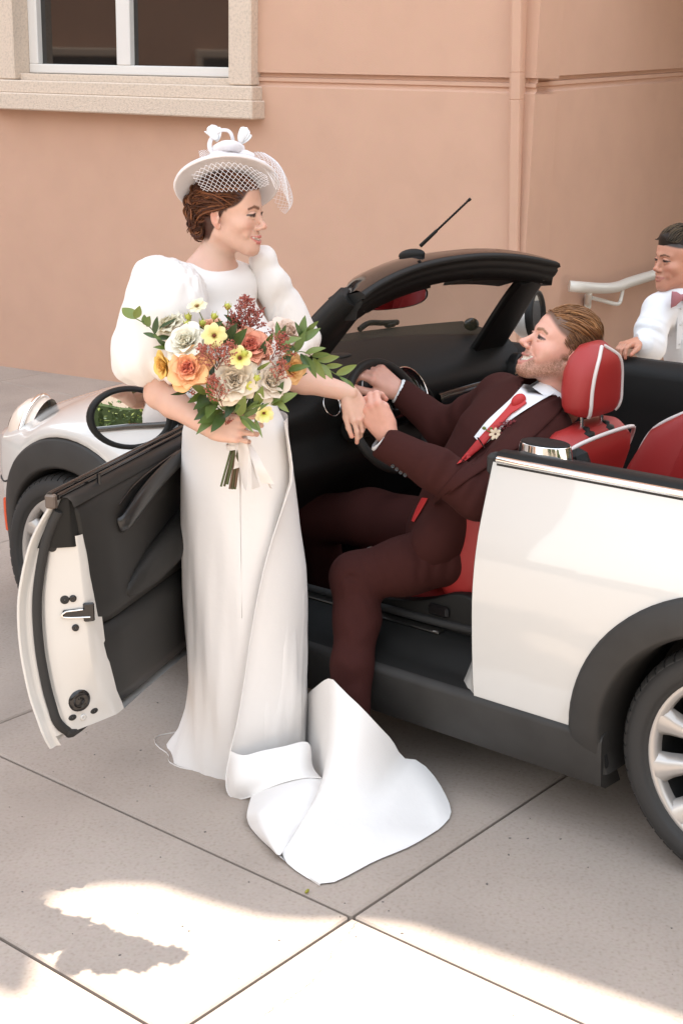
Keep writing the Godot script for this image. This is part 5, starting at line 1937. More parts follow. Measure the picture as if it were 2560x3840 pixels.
		if op > 0.1:
			var q := clampf(ax / (cx * 0.95), 0, 1)
			var mid := lerpf(-0.0690 - gap * 0.45, cy, q * q * 0.6 + q * 0.4)
			var hgt := (0.0016 + gap * 0.62) * sqrt(maxf(0.0, 1.0 - q * q)) + 0.0004
			var inner := (1.0 - smoothstep(0.75, 1.15, absf(p.y - mid) / hgt)) * (1.0 if p.z > 0.05 else 0.0) * (1.0 if q < 1.0 else 0.0)
			if inner > 0.0:
				var up := smoothstep(mid - hgt * 0.75, mid - hgt * 0.35, p.y)
				var tooth := Color(0.74, 0.66, 0.56) * (0.80 + 0.20 * absf(cos(p.x * 400.0)))
				var dark := Color(0.08, 0.02, 0.018)
				c = c.lerp(dark.lerp(tooth, up), inner)
		if o.has("scalp"):
			c = o.scalp.call(p, c)
		return Color(clampf(c.r, 0, 1), clampf(c.g, 0, 1), clampf(c.b, 0, 1))
	s.build(mb, cell, xf, paint)

# hand axes: origin at the wrist, x to the thumb, y along the fingers; palm lies at z * side (right hand 1, left hand -1)
# fingers: four arrays [curl1, curl2, curl3, spread], index first; thumb: three direction vectors and an optional base
func hand(mb: Mb, xf: Transform3D, side: float, size: float, fingers: Array, thumb: Array, skin: Color, cell := 0.0024, slim := 1.0, wrist_r := 0.026) -> void:
	var s := Sdf.new()
	var bx := [0.029, 0.0095, -0.0105, -0.029]
	var by := [0.090, 0.094, 0.090, 0.081]
	var ln := [0.074, 0.082, 0.076, 0.060]
	var rr := [0.0094, 0.0096, 0.0090, 0.0078]
	s.cap(Vector3(0, -0.012, 0), Vector3(0, 0.006, 0), wrist_r * 0.9, wrist_r * 0.84, 0.02)
	for i in 4:
		s.cap(Vector3(bx[i] * 0.55, 0.006, 0), Vector3(bx[i], by[i] - 0.012, 0), 0.0165 * slim, 0.0122 * slim, 0.012)
	s.ell(Vector3(0.021, 0.036, side * 0.010), Vector3(0.016, 0.030, 0.014), 0.014)
	s.ell(Vector3(-0.024, 0.038, side * 0.008), Vector3(0.011, 0.030, 0.012), 0.014)
	var tips := []
	for i in 4:
		var f: Array = fingers[i]
		var p := Vector3(bx[i], by[i] - 0.008, -side * 0.002)
		var a := 0.0
		var r: float = rr[i] * slim
		var lens := [0.46, 0.30, 0.24]
		for k in 3:
			a += f[k]
			var d := Vector3(sin(f[3]) * cos(a), cos(f[3]) * cos(a), side * sin(a)).normalized()
			var q: Vector3 = p + d * ln[i] * lens[k]
			s.cap(p, q, r * (1.0 - 0.07 * k) * (1.06 if k == 1 else 1.0), r * (0.95 - 0.07 * k), 0.0035 if k > 0 else 0.008)
			p = q
		tips.append(p)
	var tp: Vector3 = thumb[3] if thumb.size() > 3 else Vector3(0.022, 0.022, side * 0.006)
	var tl := [0.043, 0.034, 0.028]
	for k in 3:
		var d: Vector3 = thumb[k]
		d = Vector3(d.x, d.y, d.z * side).normalized()
		var q: Vector3 = tp + d * tl[k]
		s.cap(tp, q, (0.0150 - 0.0025 * k) * slim, (0.0122 - 0.0020 * k) * slim, 0.010 if k == 0 else 0.004)
		tp = q
	tips.append(tp)
	var nz := FastNoiseLite.new()
	nz.seed = 5
	nz.frequency = 50.0
	var paint := func(p: Vector3) -> Color:
		var c := skin * (1.0 + 0.06 * nz.get_noise_3dv(p))
		var k := 1.0
		for t in tips:
			k = minf(k, smoothstep(0.006, 0.022, p.distance_to(t)))
		c = c.lerp(Color(skin.r * 0.98, skin.g * 0.74, skin.b * 0.70), (1.0 - k) * 0.7)
		var kn := 0.0
		for i in 4:
			kn = maxf(kn, 1.0 - smoothstep(0.003, 0.012, p.distance_to(Vector3(bx[i], by[i] - 0.006, -side * 0.012))))
		c = c.lerp(Color(skin.r * 0.95, skin.g * 0.78, skin.b * 0.74), kn * 0.5)
		return Color(c.r, c.g, c.b)
	s.build(mb, cell, xf.scaled_local(Vector3.ONE * size), paint)

func hand_frame(wrist: Vector3, along: Vector3, thumb_side: Vector3) -> Transform3D:
	var y := along.normalized()
	var x := (thumb_side - y * thumb_side.dot(y)).normalized()
	return Transform3D(Basis(x, y, x.cross(y)), wrist)

# face direction: a degrees from towards the camera (+z) to the right (+x), then pitch up, then roll
func face_basis(a: float, pitch: float, roll: float) -> Basis:
	return Basis(Vector3.UP, deg_to_rad(a)) * Basis(Vector3(1, 0, 0), deg_to_rad(-pitch)) * Basis(Vector3(0, 0, 1), deg_to_rad(roll))

# hair: tapered locks laid along curves
func lock(mb: Mb, pts: Array, r: float, col: Color, flat := 0.45, up := Vector3.UP, per := 4, tip := 0.25) -> void:
	var p := smooth(pts, per)
	var ra := PackedFloat32Array()
	var n := p.size()
	for i in n:
		var t := float(i) / (n - 1)
		ra.append(r * (0.55 + 0.45 * sin(PI * minf(t * 1.3, 1.0))) * (1.0 if t < 0.6 else lerpf(1.0, tip, (t - 0.6) / 0.4)))
	mb.col = col
	mb.has_col = true
	mb.tube(p, ra, 6, true, flat, up)
	mb.col = Color.WHITE

const SKIN_B := Color(0.64, 0.395, 0.300)
const SKIN_G := Color(0.62, 0.33, 0.25)

func patch(c0: PackedVector3Array, c1: PackedVector3Array, d0: PackedVector3Array, d1: PackedVector3Array, bulge := Vector3.ZERO) -> Array:
	# Coons patch; c0, c1 run along u at v = 0 and 1, d0, d1 run along v at u = 0 and 1
	var n := c0.size()
	var m := d0.size()
	var rows := []
	for j in m:
		var v := float(j) / (m - 1)
		var r := PackedVector3Array()
		for i in n:
			var u := float(i) / (n - 1)
			var p := c0[i] * (1 - v) + c1[i] * v + d0[j] * (1 - u) + d1[j] * u
			p -= c0[0] * (1 - u) * (1 - v) + c0[n - 1] * u * (1 - v) + c1[0] * (1 - u) * v + c1[n - 1] * u * v
			r.append(p + bulge * (16.0 * u * (1 - u) * v * (1 - v)))
		rows.append(r)
	return rows

func veil_net(rows: Array, cols: int, rows_n: int, r: float) -> Mb:
	# diamond mesh of threads over a surface given as rows of points
	var mb := Mb.new()
	var at := func(u: float, v: float) -> Vector3:
		var y: float = clampf(v, 0, 1) * (rows.size() - 1)
		var x: float = clampf(u, 0, 1) * (rows[0].size() - 1)
		var y0: int = mini(int(y), rows.size() - 2)
		var x0: int = mini(int(x), rows[0].size() - 2)
		var a: Vector3 = rows[y0][x0].lerp(rows[y0][x0 + 1], x - x0)
		var b: Vector3 = rows[y0 + 1][x0].lerp(rows[y0 + 1][x0 + 1], x - x0)
		return a.lerp(b, y - y0)
	for dir in [-1.0, 1.0]:
		for i in range(-rows_n, cols + rows_n):
			var line := PackedVector3Array()
			for k in rows_n * 2 + 1:
				var v := k / (rows_n * 2.0)
				var u: float = (i + (v * rows_n if dir > 0 else rows_n * (1.0 - v))) / cols
				if u < -0.001 or u > 1.001:
					if line.size() > 1:
						mb.tube(line, r, 3, false)
					line = PackedVector3Array()
					continue
				line.append(at.call(u, v))
			if line.size() > 1:
				mb.tube(line, r, 3, false)
	return mb

func build_bride() -> void:
	var br := thing("person", "woman in a white puff sleeved gown and veiled hat standing by the open car door", "person")
	M.skin = vmat(0.5)
	M.skin.subsurf_scatter_enabled = true
	M.skin.subsurf_scatter_strength = 0.12
	M.hair = vmat(0.48)
	M.hair.metallic_specular = 0.35
	var wm := mat(Color(0.80, 0.77, 0.74), 0.56)
	wm.normal_enabled = true
	wm.normal_texture = bump_tex(0.02, 33, 3.0, 512, 5)
	wm.normal_scale = 0.25
	tri_map(wm, 2.0, false)
	wm.backlight_enabled = true
	wm.backlight = Color(0.16, 0.155, 0.15)
	M.satin = wm
	# ---- skin: one continuous figure
	var body := Mb.new()
	var hx := Transform3D(face_basis(73, -1, 0).scaled_local(Vector3.ONE * 0.93), Vector3(-0.2999, 1.623, -3.87))
	var hair_b := Color(0.060, 0.022, 0.012)
	var hairline := func(p: Vector3) -> float:   # above 0: covered by hair
		var line := 0.068 - 3.2 * maxf(0.0, absf(p.x) - 0.030) * (absf(p.x) - 0.030) * 10.0
		var front := p.y - line
		var side := 0.026 - p.z + (p.y - 0.02) * 0.7
		var k := maxf(front, minf(side, p.y - 0.010 + maxf(0.0, 0.012 - p.z) * 1.5))
		return k
	var scalp := func(p: Vector3, c: Color) -> Color:
		if absf(p.x) > 0.0715 and p.z < 0.012 and p.y < 0.028 and p.z > -0.036:
			return c
		return c.lerp(hair_b, smoothstep(-0.003, 0.006, hairline.call(p)) * smoothstep(-0.085, -0.065, p.y))
	head(body, hx, {"female": true, "jaw": 0.92, "smile": 0.95, "open": 0.40, "nose": 0.80, "fold": 0.15, "lips": 0.9, "skin": SKIN_B, "lip": Color(0.50, 0.15, 0.13), "brow": Color(0.13, 0.055, 0.03), "neck": Vector3(0.0, -0.15, -0.045), "scalp": scalp, "look": 0.001})
	# torso axes: x to her left, y up along the leaning spine, z out of the chest
	var cy := cos(deg_to_rad(40.0))
	var sy := sin(deg_to_rad(40.0))
	var tx := Transform3D(Basis(Vector3(cy, 0, -sy), Vector3(-0.085, 1, 0), Vector3(sy, 0, cy)), Vector3(-0.297, 1.013, -3.88))
	var nz := FastNoiseLite.new()
	nz.seed = 12
	nz.frequency = 30.0
	var skin_fn := func(p: Vector3) -> Color:
		return SKIN_B * (1.0 + 0.05 * nz.get_noise_3dv(p))
	var nk := Sdf.new()
	var nb: Vector3 = tx.affine_inverse() * (hx * Vector3(0, -0.10, -0.035))
	nk.cap(nb, Vector3(-0.012, 0.46, -0.022), 0.0445, 0.050, 0.03)
	nk.ell(Vector3(0, 0.44, -0.02), Vector3(0.108, 0.042, 0.066), 0.05)
	nk.ell(Vector3(0, 0.38, -0.01), Vector3(0.09, 0.07, 0.055), 0.03)
	nk.build(body, 0.006, tx, skin_fn)
	# arms
	var shR: Vector3 = tx * Vector3(-0.165, 0.42, -0.02)
	var elR: Vector3 = Vector3(-0.4799, 1.169, -3.69)
	var wrR: Vector3 = Vector3(-0.3318, 1.112, -3.53)
	var shL: Vector3 = tx * Vector3(0.165, 0.42, -0.02)
	var elL: Vector3 = Vector3(-0.1596, 1.163, -3.99)
	var wrL: Vector3 = Vector3(0.0234, 1.117, -3.96)
	for a in [[shR, elR, wrR], [shL, elL, wrL]]:
		var ar := Sdf.new()
		var m: Vector3 = a[1].lerp(a[2], 0.28)
		ar.chain([a[0], a[1], m, a[2]], [0.042, 0.0375, 0.0365, 0.0245], 0.02)
		ar.build(body, 0.006, Transform3D.IDENTITY, skin_fn)
	# right hand closed round the bouquet's stems, back of the hand towards the camera
	var hR := hand_frame(wrR, Vector3(0.97, 0.02, 0.10), Vector3(0.05, 0.9, -0.25))
	hand(body, hR, 1.0, 0.93, [[0.30, 0.65, 0.55, 0.14], [0.38, 0.70, 0.55, 0.03], [0.45, 0.75, 0.55, -0.08], [0.55, 0.75, 0.5, -0.20]], [Vector3(0.55, 0.5, 0.65), Vector3(0.2, 0.8, 0.55), Vector3(0.0, 0.95, 0.3)], SKIN_B, 0.0024, 0.86, 0.0225)
	# left hand hanging into his
	var hL := hand_frame(wrL, Vector3(0.42, -0.90, 0.10), Vector3(-0.75, -0.25, 0.55))
	hand(body, hL, -1.0, 0.93, [[0.25, 0.30, 0.20, 0.06], [0.45, 0.5, 0.3, 0.0], [0.55, 0.6, 0.3, 0.0], [0.6, 0.6, 0.4, -0.05]], [Vector3(0.35, 0.9, 0.25), Vector3(0.15, 0.98, 0.15), Vector3(0.05, 1.0, 0.1)], SKIN_B, 0.0024, 0.86, 0.0225)
	obj("body", body, M.skin, br)

	# ---- hair: swept back locks and a low curled bun
	rng.seed = 77
	var hb := Mb.new()
	var col := func() -> Color:
		var t := rng.randf()
		return Color(0.050, 0.017, 0.008).lerp(Color(0.215, 0.080, 0.032), t * t)
	var base := Sdf.new()
	base.ell(Vector3(0, 0.036, -0.016), Vector3(0.0755, 0.083, 0.093), 0.01)
	base.ell(Vector3(0, 0.01, -0.085), Vector3(0.050, 0.075, 0.032), 0.02)
	base.ell(Vector3(0, -0.035, -0.088), Vector3(0.040, 0.045, 0.030), 0.02)
	base.ell(Vector3(0, 0.005, 0.115), Vector3(0.16, 0.072, 0.09), 0.004, true)
	base.ell(Vector3(0, -0.09, 0.03), Vector3(0.10, 0.09, 0.075), 0.004, true)
	hb.has_col = true
	base.build(hb, 0.004, hx, func(_p): return Color(0.045, 0.016, 0.009))
	for side in [-1.0, 1.0]:
		for k in (170 if side < 0 else 60):
			var t := rng.randf()
			# start along the hairline, from the parting to the temple and over the ear
			var s0: Vector3
			if t < 0.6:
				var q := t / 0.6
				s0 = Vector3(side * lerpf(0.004, 0.064, q), lerpf(0.073, 0.034, q * q), lerpf(0.092, 0.047, q))
			else:
				var q := (t - 0.6) / 0.4
				s0 = Vector3(side * lerpf(0.066, 0.075, q), lerpf(0.034, 0.016, q), lerpf(0.045, 0.010, q))
			var e := Vector3(side * rng.randf_range(0.0, 0.045), rng.randf_range(-0.035, 0.06), rng.randf_range(-0.115, -0.085))
			var pts := []
			var lift := rng.randf_range(0.001, 0.006)
			var wob := rng.randf_range(-0.006, 0.006)
			for i in 6:
				var f := i / 5.0
				var d := (s0.lerp(e, f) - Vector3(0, 0.03, -0.012))
				d.y += 0.030 * sin(PI * f) * (0.4 + 0.6 * (1.0 - t))
				var dn := Vector3(d.x / 0.076, d.y / 0.084, d.z / (0.094 if d.z < 0.0 else 0.1045))
				var r := 1.0 / maxf(dn.length(), 0.05)
				var p := Vector3(0, 0.03, -0.012) + d * r + dn.normalized() * (lift + 0.003 * sin(f * 5.0 + k)) + Vector3(0, wob * sin(PI * f), 0)
				if i == 0:
					p = p.lerp(s0, 0.25)
				pts.append(hx * p)
			lock(hb, pts, rng.randf_range(0.0022, 0.0048), col.call(), 0.55, Vector3.UP, 3)
	for k in 120:
		# loops of the bun, set over its whole outer side
		var dd := Vector3(rng.randf_range(-1.0, 0.45), rng.randf_range(-1.0, 1.0), rng.randf_range(-1.0, 0.25)).normalized()
		var o := Vector3(-0.004, 0.002, -0.084) + Vector3(dd.x * 0.046, dd.y * 0.070, dd.z * 0.034)
		var bs := Basis(Vector3(rng.randfn(), rng.randfn(), rng.randfn()).normalized(), rng.randf() * 1.2) * frame(Vector3(rng.randf_range(-0.3, 0.3), 1, rng.randf_range(-0.3, 0.3)), dd)
		var rr := rng.randf_range(0.008, 0.019)
		var pts := []
		var turns := rng.randf_range(0.7, 1.3)
		for i in 8:
			var a := TAU * turns * i / 7.0
			pts.append(hx * (o + bs * Vector3(cos(a) * rr, sin(a) * rr, (i - 3.5) * 0.0026)))
		lock(hb, pts, rng.randf_range(0.0038, 0.0070), col.call(), 0.6, Vector3(0.2, 1, 0.1), 3, 0.4)
	for k in 26:
		# long strands that sweep over the side into the bun
		var pts := []
		var y0 := rng.randf_range(0.0, 0.05)
		for i in 5:
			var f := i / 4.0
			pts.append(hx * Vector3(-0.076 + 0.045 * f + rng.randf_range(-0.003, 0.003), y0 - 0.05 * f * f + 0.012 * sin(f * 4.0 + k), lerpf(-0.030, -0.118, f)))
		lock(hb, pts, rng.randf_range(0.003, 0.0055), col.call(), 0.5, Vector3.UP, 4)
	for k in 16:
		var pts := []
		var p := Vector3(rng.randf_range(-0.06, 0.0), rng.randf_range(-0.06, 0.04), rng.randf_range(-0.12, -0.06))
		for i in 4:
			pts.append(hx * p)
			p += Vector3(rng.randf_range(-0.01, 0.006), rng.randf_range(-0.016, -0.002), rng.randf_range(-0.008, 0.004))
		lock(hb, pts, 0.0006, Color(0.10, 0.035, 0.015), 1.0, Vector3.UP, 4)
	obj("hair", hb, M.hair, br)
	# ---- hat
	var felt := mat(Color(0.70, 0.67, 0.675), 0.9)
	felt.rim_enabled = true
	felt.rim = 0.2
	var hc: Vector3 = Vector3(-0.3058, 1.723, -3.87)
	var hbas := Basis(Vector3(0, 0, 1), 0.10) * Basis(Vector3(1, 0, 0), deg_to_rad(-36))
	var hat := Mb.new()
	hat.lathe(PackedVector2Array([Vector2(0.001, 0.004), Vector2(0.06, 0.002), Vector2(0.085, -0.004), Vector2(0.108, -0.016), Vector2(0.128, -0.030), Vector2(0.134, -0.036), Vector2(0.138, -0.036), Vector2(0.1395, -0.031), Vector2(0.137, -0.026), Vector2(0.128, -0.021), Vector2(0.108, -0.007), Vector2(0.085, 0.006), Vector2(0.060, 0.012), Vector2(0.055, 0.03), Vector2(0.050, 0.046), Vector2(0.042, 0.05), Vector2(0.001, 0.051)]), hc, hbas, 64)
	var ho := obj("hat", hat, felt, br)
	var bow := Mb.new()
	bow.tube(smooth([Vector3(-0.3305, 1.787, -3.88), Vector3(-0.3114, 1.797, -3.86), Vector3(-0.2945, 1.799, -3.85), Vector3(-0.2793, 1.797, -3.86), Vector3(-0.2671, 1.788, -3.88)], 5), 0.014, 10, true, 1.0)
	bow.tube(smooth([Vector3(-0.272, 1.774, -3.88), Vector3(-0.2552, 1.775, -3.87), Vector3(-0.2376, 1.767, -3.88)], 5), 0.013, 10)
	bow.tube(smooth([Vector3(-0.3358, 1.772, -3.87), Vector3(-0.3467, 1.792, -3.87), Vector3(-0.3448, 1.812, -3.88), Vector3(-0.3268, 1.833, -3.89), Vector3(-0.3067, 1.837, -3.9), Vector3(-0.2931, 1.829, -3.9), Vector3(-0.2866, 1.807, -3.9)], 6), 0.0062, 8, true, 0.5, Vector3(0, 0, 1))
	obj("bow", bow, felt, ho)
	var fm := vmat(0.7)
	for f in [[Vector3(-0.3309, 1.803, -3.89), Vector3(-0.3422, 1.849, -3.9), 0.019, 3], [Vector3(-0.2764, 1.799, -3.9), Vector3(-0.2508, 1.842, -3.91), 0.017, 9], [Vector3(-0.3419, 1.816, -3.9), Vector3(-0.3585, 1.832, -3.91), 0.003, 4]]:
		var fb := Mb.new()
		fb.has_col = true
		rng.seed = f[3]
		var a: Vector3 = f[0]
		var b: Vector3 = f[1]
		var fbas := frame(b - a, Vector3(0, 0, 1))
		var ln := a.distance_to(b)
		for q in 5:
			fb.col = Color(0.78, 0.79, 0.80) * (0.95 + 0.02 * q)
			var off := (q - 2) * 0.28
			var bq := fbas * Basis(Vector3(0, 0, 1), off * 0.75) * Basis(Vector3(0, 1, 0), off)
			fb.ball(a + bq * Vector3(0, ln * (0.60 - 0.05 * absf(q - 2)), 0.004 * q), Vector3(f[2] * 0.62, ln * 0.42, f[2] * 0.16), bq, 7, 10)
		for k in 36:
			var w: float = f[2] * rng.randf_range(-0.9, 0.9)
			var p2 := a + fbas * Vector3(w, ln * rng.randf_range(0.92, 1.06) * (1.0 - 0.25 * pow(absf(w) / f[2], 2.0)), rng.randf_range(-0.002, 0.008))
			fb.tube(PackedVector3Array([a + fbas * Vector3(w * 0.4, ln * 0.5, 0.004), p2]), PackedFloat32Array([0.0012, 0.0004]), 4)
		obj("feather", fb, fm, ho)
	# the net: a patch before the hair and a puff out over the brow
	var thread := mat(Color(0.82, 0.80, 0.81), 0.7)
	var n1 := patch(resample(smooth([Vector3(-0.3836, 1.729, -3.74), Vector3(-0.3491, 1.753, -3.735), Vector3(-0.304, 1.762, -3.73), Vector3(-0.2486, 1.756, -3.73), Vector3(-0.1923, 1.728, -3.75)], 5), 13), resample(smooth([Vector3(-0.3571, 1.689, -3.755), Vector3(-0.3186, 1.686, -3.75), Vector3(-0.2733, 1.687, -3.745), Vector3(-0.2288, 1.69, -3.75), Vector3(-0.187, 1.703, -3.77)], 5), 13), resample(smooth([Vector3(-0.3836, 1.729, -3.74), Vector3(-0.3713, 1.709, -3.745), Vector3(-0.3571, 1.689, -3.755)], 4), 7), resample(smooth([Vector3(-0.1923, 1.728, -3.75), Vector3(-0.1885, 1.717, -3.76), Vector3(-0.187, 1.703, -3.77)], 4), 7), Vector3(0, 0, 0.006))
	obj("veil", veil_net(n1, 14, 5, 0.00065), thread, ho)
	var n2 := patch(resample(smooth([Vector3(-0.2643, 1.766, -3.9), Vector3(-0.238, 1.779, -3.93), Vector3(-0.2099, 1.778, -3.95), Vector3(-0.1867, 1.76, -3.95)], 5), 13), resample(smooth([Vector3(-0.1771, 1.702, -3.8), Vector3(-0.1705, 1.688, -3.8), Vector3(-0.1527, 1.683, -3.81), Vector3(-0.1382, 1.646, -3.84)], 5), 13), resample(smooth([Vector3(-0.2643, 1.766, -3.9), Vector3(-0.2216, 1.754, -3.84), Vector3(-0.1914, 1.73, -3.8), Vector3(-0.1771, 1.702, -3.8)], 4), 9), resample(smooth([Vector3(-0.1867, 1.76, -3.95), Vector3(-0.1565, 1.732, -3.92), Vector3(-0.1438, 1.69, -3.88), Vector3(-0.1382, 1.646, -3.84)], 4), 9), Vector3(0.01, 0.006, 0.02))
	obj("veil", veil_net(n2, 11, 8, 0.0006), thread, ho)
	var n3 := patch(resample(smooth([Vector3(-0.1867, 1.76, -3.95), Vector3(-0.1573, 1.731, -3.94), Vector3(-0.1429, 1.688, -3.92), Vector3(-0.1382, 1.646, -3.84)], 5), 13), resample(smooth([Vector3(-0.2216, 1.682, -4.03), Vector3(-0.1955, 1.659, -4.03), Vector3(-0.1737, 1.624, -4.02), Vector3(-0.1535, 1.614, -3.96)], 5), 13), resample(smooth([Vector3(-0.1867, 1.76, -3.95), Vector3(-0.2015, 1.719, -4), Vector3(-0.2216, 1.682, -4.03)], 4), 9), resample(smooth([Vector3(-0.1382, 1.646, -3.84), Vector3(-0.144, 1.628, -3.9), Vector3(-0.1535, 1.614, -3.96)], 4), 9), Vector3(0.02, 0, 0))
	obj("veil", veil_net(n3, 10, 8, 0.0004), thread, ho)
	var n4 := patch(resample(smooth([Vector3(-0.3797, 1.784, -3.9), Vector3(-0.3576, 1.787, -3.9), Vector3(-0.3372, 1.782, -3.89)], 5), 7), resample(smooth([Vector3(-0.3718, 1.764, -3.86), Vector3(-0.3501, 1.768, -3.85), Vector3(-0.3341, 1.77, -3.85)], 5), 7), resample(PackedVector3Array([Vector3(-0.3797, 1.784, -3.9), Vector3(-0.3718, 1.764, -3.86)]), 5), resample(PackedVector3Array([Vector3(-0.3372, 1.782, -3.89), Vector3(-0.3341, 1.77, -3.85)]), 5))
	obj("veil", veil_net(n4, 6, 4, 0.0006), thread, ho)

	# ---- gown: bodice
	var dress := Node3D.new()
	dress.name = "gown"
	br.add_child(dress, true)
	var bo := Sdf.new()
	bo.ell(Vector3(0, 0.03, 0), Vector3(0.118, 0.10, 0.080), 0.05)
	bo.cap(Vector3(0, 0.02, -0.01), Vector3(0, 0.2, 0.0), 0.088, 0.108, 0.06)
	bo.ell(Vector3(0, 0.26, 0.0), Vector3(0.142, 0.15, 0.102), 0.05)
	for x in [-1.0, 1.0]:
		bo.ell(Vector3(x * 0.062, 0.245, 0.062), Vector3(0.056, 0.055, 0.046), 0.05)
		bo.cap(Vector3(x * 0.06, 0.435, -0.025), Vector3(x * 0.15, 0.41, -0.025), 0.042, 0.046, 0.04)
	bo.ell(Vector3(0, 0.415, -0.01), Vector3(0.115, 0.068, 0.080), 0.04)
	bo.ell(Vector3(-0.01, 0.522, 0.005), Vector3(0.084, 0.052, 0.088), 0.004, true)
	var bm := Mb.new()
	bo.build(bm, 0.008, tx)
	obj("bodice", bm, M.satin, dress)
	# sleeves
	var nf := FastNoiseLite.new()
	nf.seed = 21
	nf.frequency = 7.0
	nf.fractal_octaves = 2
	var cuff: Vector3 = Vector3(-0.45, 1.205, -3.7)
	var cap_: Vector3 = Vector3(-0.4055, 1.492, -3.72)
	var hub: Vector3 = Vector3(-0.4606, 1.366, -3.72)
	var puff := func(p: Vector3) -> Vector3:
		var q := p - cuff
		var dd := q.length()
		var g := exp(-pow(maxf(dd - 0.03, 0.0) / 0.085, 2.0)) * sin(atan2(q.z + 0.02, q.x) * 17.0 + dd * 20.0) * 0.0042
		var q2 := p - cap_
		var g2 := exp(-pow(q2.length() / 0.10, 2.0)) * sin(atan2(q2.z, q2.y) * 13.0 + q2.x * 40.0) * 0.0028
		var out := (p - hub).normalized()
		return p + out * (g + g2 + 0.0016 * sin(24.0 * nf.get_noise_3d(p.x * 0.5, p.y * 0.3, p.z * 0.5 + 30.0))) + Vector3(nf.get_noise_3d(p.x * 0.6, p.y * 0.35, p.z * 0.6 + 9.0), nf.get_noise_3d(p.x, p.y * 0.5 + 5.0, p.z), nf.get_noise_3d(p.x + 3.0, p.y * 0.5, p.z)) * 0.012
	var s1 := Sdf.new()
	s1.ell(Vector3(-0.457, 1.371, -3.72), Vector3(0.112, 0.135, 0.105), 0.05)
	s1.ell(Vector3(-0.4487, 1.451, -3.76), Vector3(0.085, 0.060, 0.080), 0.05)
	s1.ell(Vector3(-0.4962, 1.474, -3.78), Vector3(0.045, 0.034, 0.05), 0.03)
	s1.ell(Vector3(-0.5402, 1.263, -3.73), Vector3(0.060, 0.066, 0.070), 0.045)
	s1.ell(Vector3(-0.5088, 1.288, -3.7), Vector3(0.080, 0.08, 0.08), 0.05)
	s1.ell(Vector3(-0.4441, 1.246, -3.67), Vector3(0.046, 0.045, 0.05), 0.022)
	s1.ell(Vector3(-0.4177, 1.214, -3.68), Vector3(0.030, 0.028, 0.04), 0.016)
	s1.ell(Vector3(-0.5706, 1.225, -3.73), Vector3(0.030, 0.030, 0.04), 0.03)
	# pinched folds that run down to the cuff
	s1.cap(Vector3(-0.4543, 1.341, -3.585), Vector3(-0.4823, 1.229, -3.6), 0.004, 0.014, 0.020, true)
	s1.cap(Vector3(-0.4246, 1.288, -3.6), Vector3(-0.4548, 1.219, -3.61), 0.003, 0.010, 0.016, true)
	s1.cap(Vector3(-0.4045, 1.499, -3.66), Vector3(-0.4307, 1.477, -3.64), 0.004, 0.003, 0.016, true)
	var sm1 := Mb.new()
	s1.build(sm1, 0.008, Transform3D.IDENTITY, null, puff)
	obj("sleeve", sm1, M.satin, dress)
	var s2 := Sdf.new()
	s2.chain([Vector3(-0.2222, 1.486, -3.94), Vector3(-0.1948, 1.431, -3.95), Vector3(-0.1536, 1.34, -3.98), Vector3(-0.1224, 1.278, -3.98)], [0.034, 0.044, 0.052, 0.050], 0.03)
	s2.ell(Vector3(-0.2106, 1.497, -3.95), Vector3(0.036, 0.03, 0.05), 0.02)
	s2.ell(Vector3(-0.1413, 1.246, -3.95), Vector3(0.048, 0.04, 0.05), 0.03)
	s2.ell(Vector3(-0.1059, 1.257, -4), Vector3(0.042, 0.042, 0.05), 0.03)
	s2.cap(Vector3(-0.2029, 1.471, -3.885), Vector3(-0.1718, 1.352, -3.895), 0.004, 0.004, 0.016, true)
	s2.cap(Vector3(-0.1701, 1.471, -3.89), Vector3(-0.1128, 1.302, -3.905), 0.003, 0.005, 0.018, true)
	var sm2 := Mb.new()
	s2.build(sm2, 0.008, Transform3D.IDENTITY, null, puff)
	obj("sleeve", sm2, M.satin, dress)
	# ---- skirt: a slim column that flares at the back
	var tab := [[880, 458, 596], [930, 432, 632], [985, 417, 661], [1085, 413, 677], [1200, 413, 689], [1350, 416, 706], [1500, 422, 712], [1600, 427, 713], [1700, 436, 712], [1765, 446, 712], [1812, 452, 712]]
	var sk := Mb.new()
	var rows := []
	var cen := [Vector3(-0.3024, 1.161, -3.88), Vector3(-0.3, 1.1, -3.88), Vector3(-0.2966, 1.032, -3.88), Vector3(-0.2931, 0.9062, -3.88), Vector3(-0.2886, 0.7592, -3.88), Vector3(-0.2803, 0.561, -3.885), Vector3(-0.2769, 0.357, -3.89), Vector3(-0.2762, 0.2147, -3.9), Vector3(-0.2743, 0.0691, -3.91), Vector3(-0.2697, -0.0266, -3.915), Vector3(-0.2673, -0.0974, -3.92)]
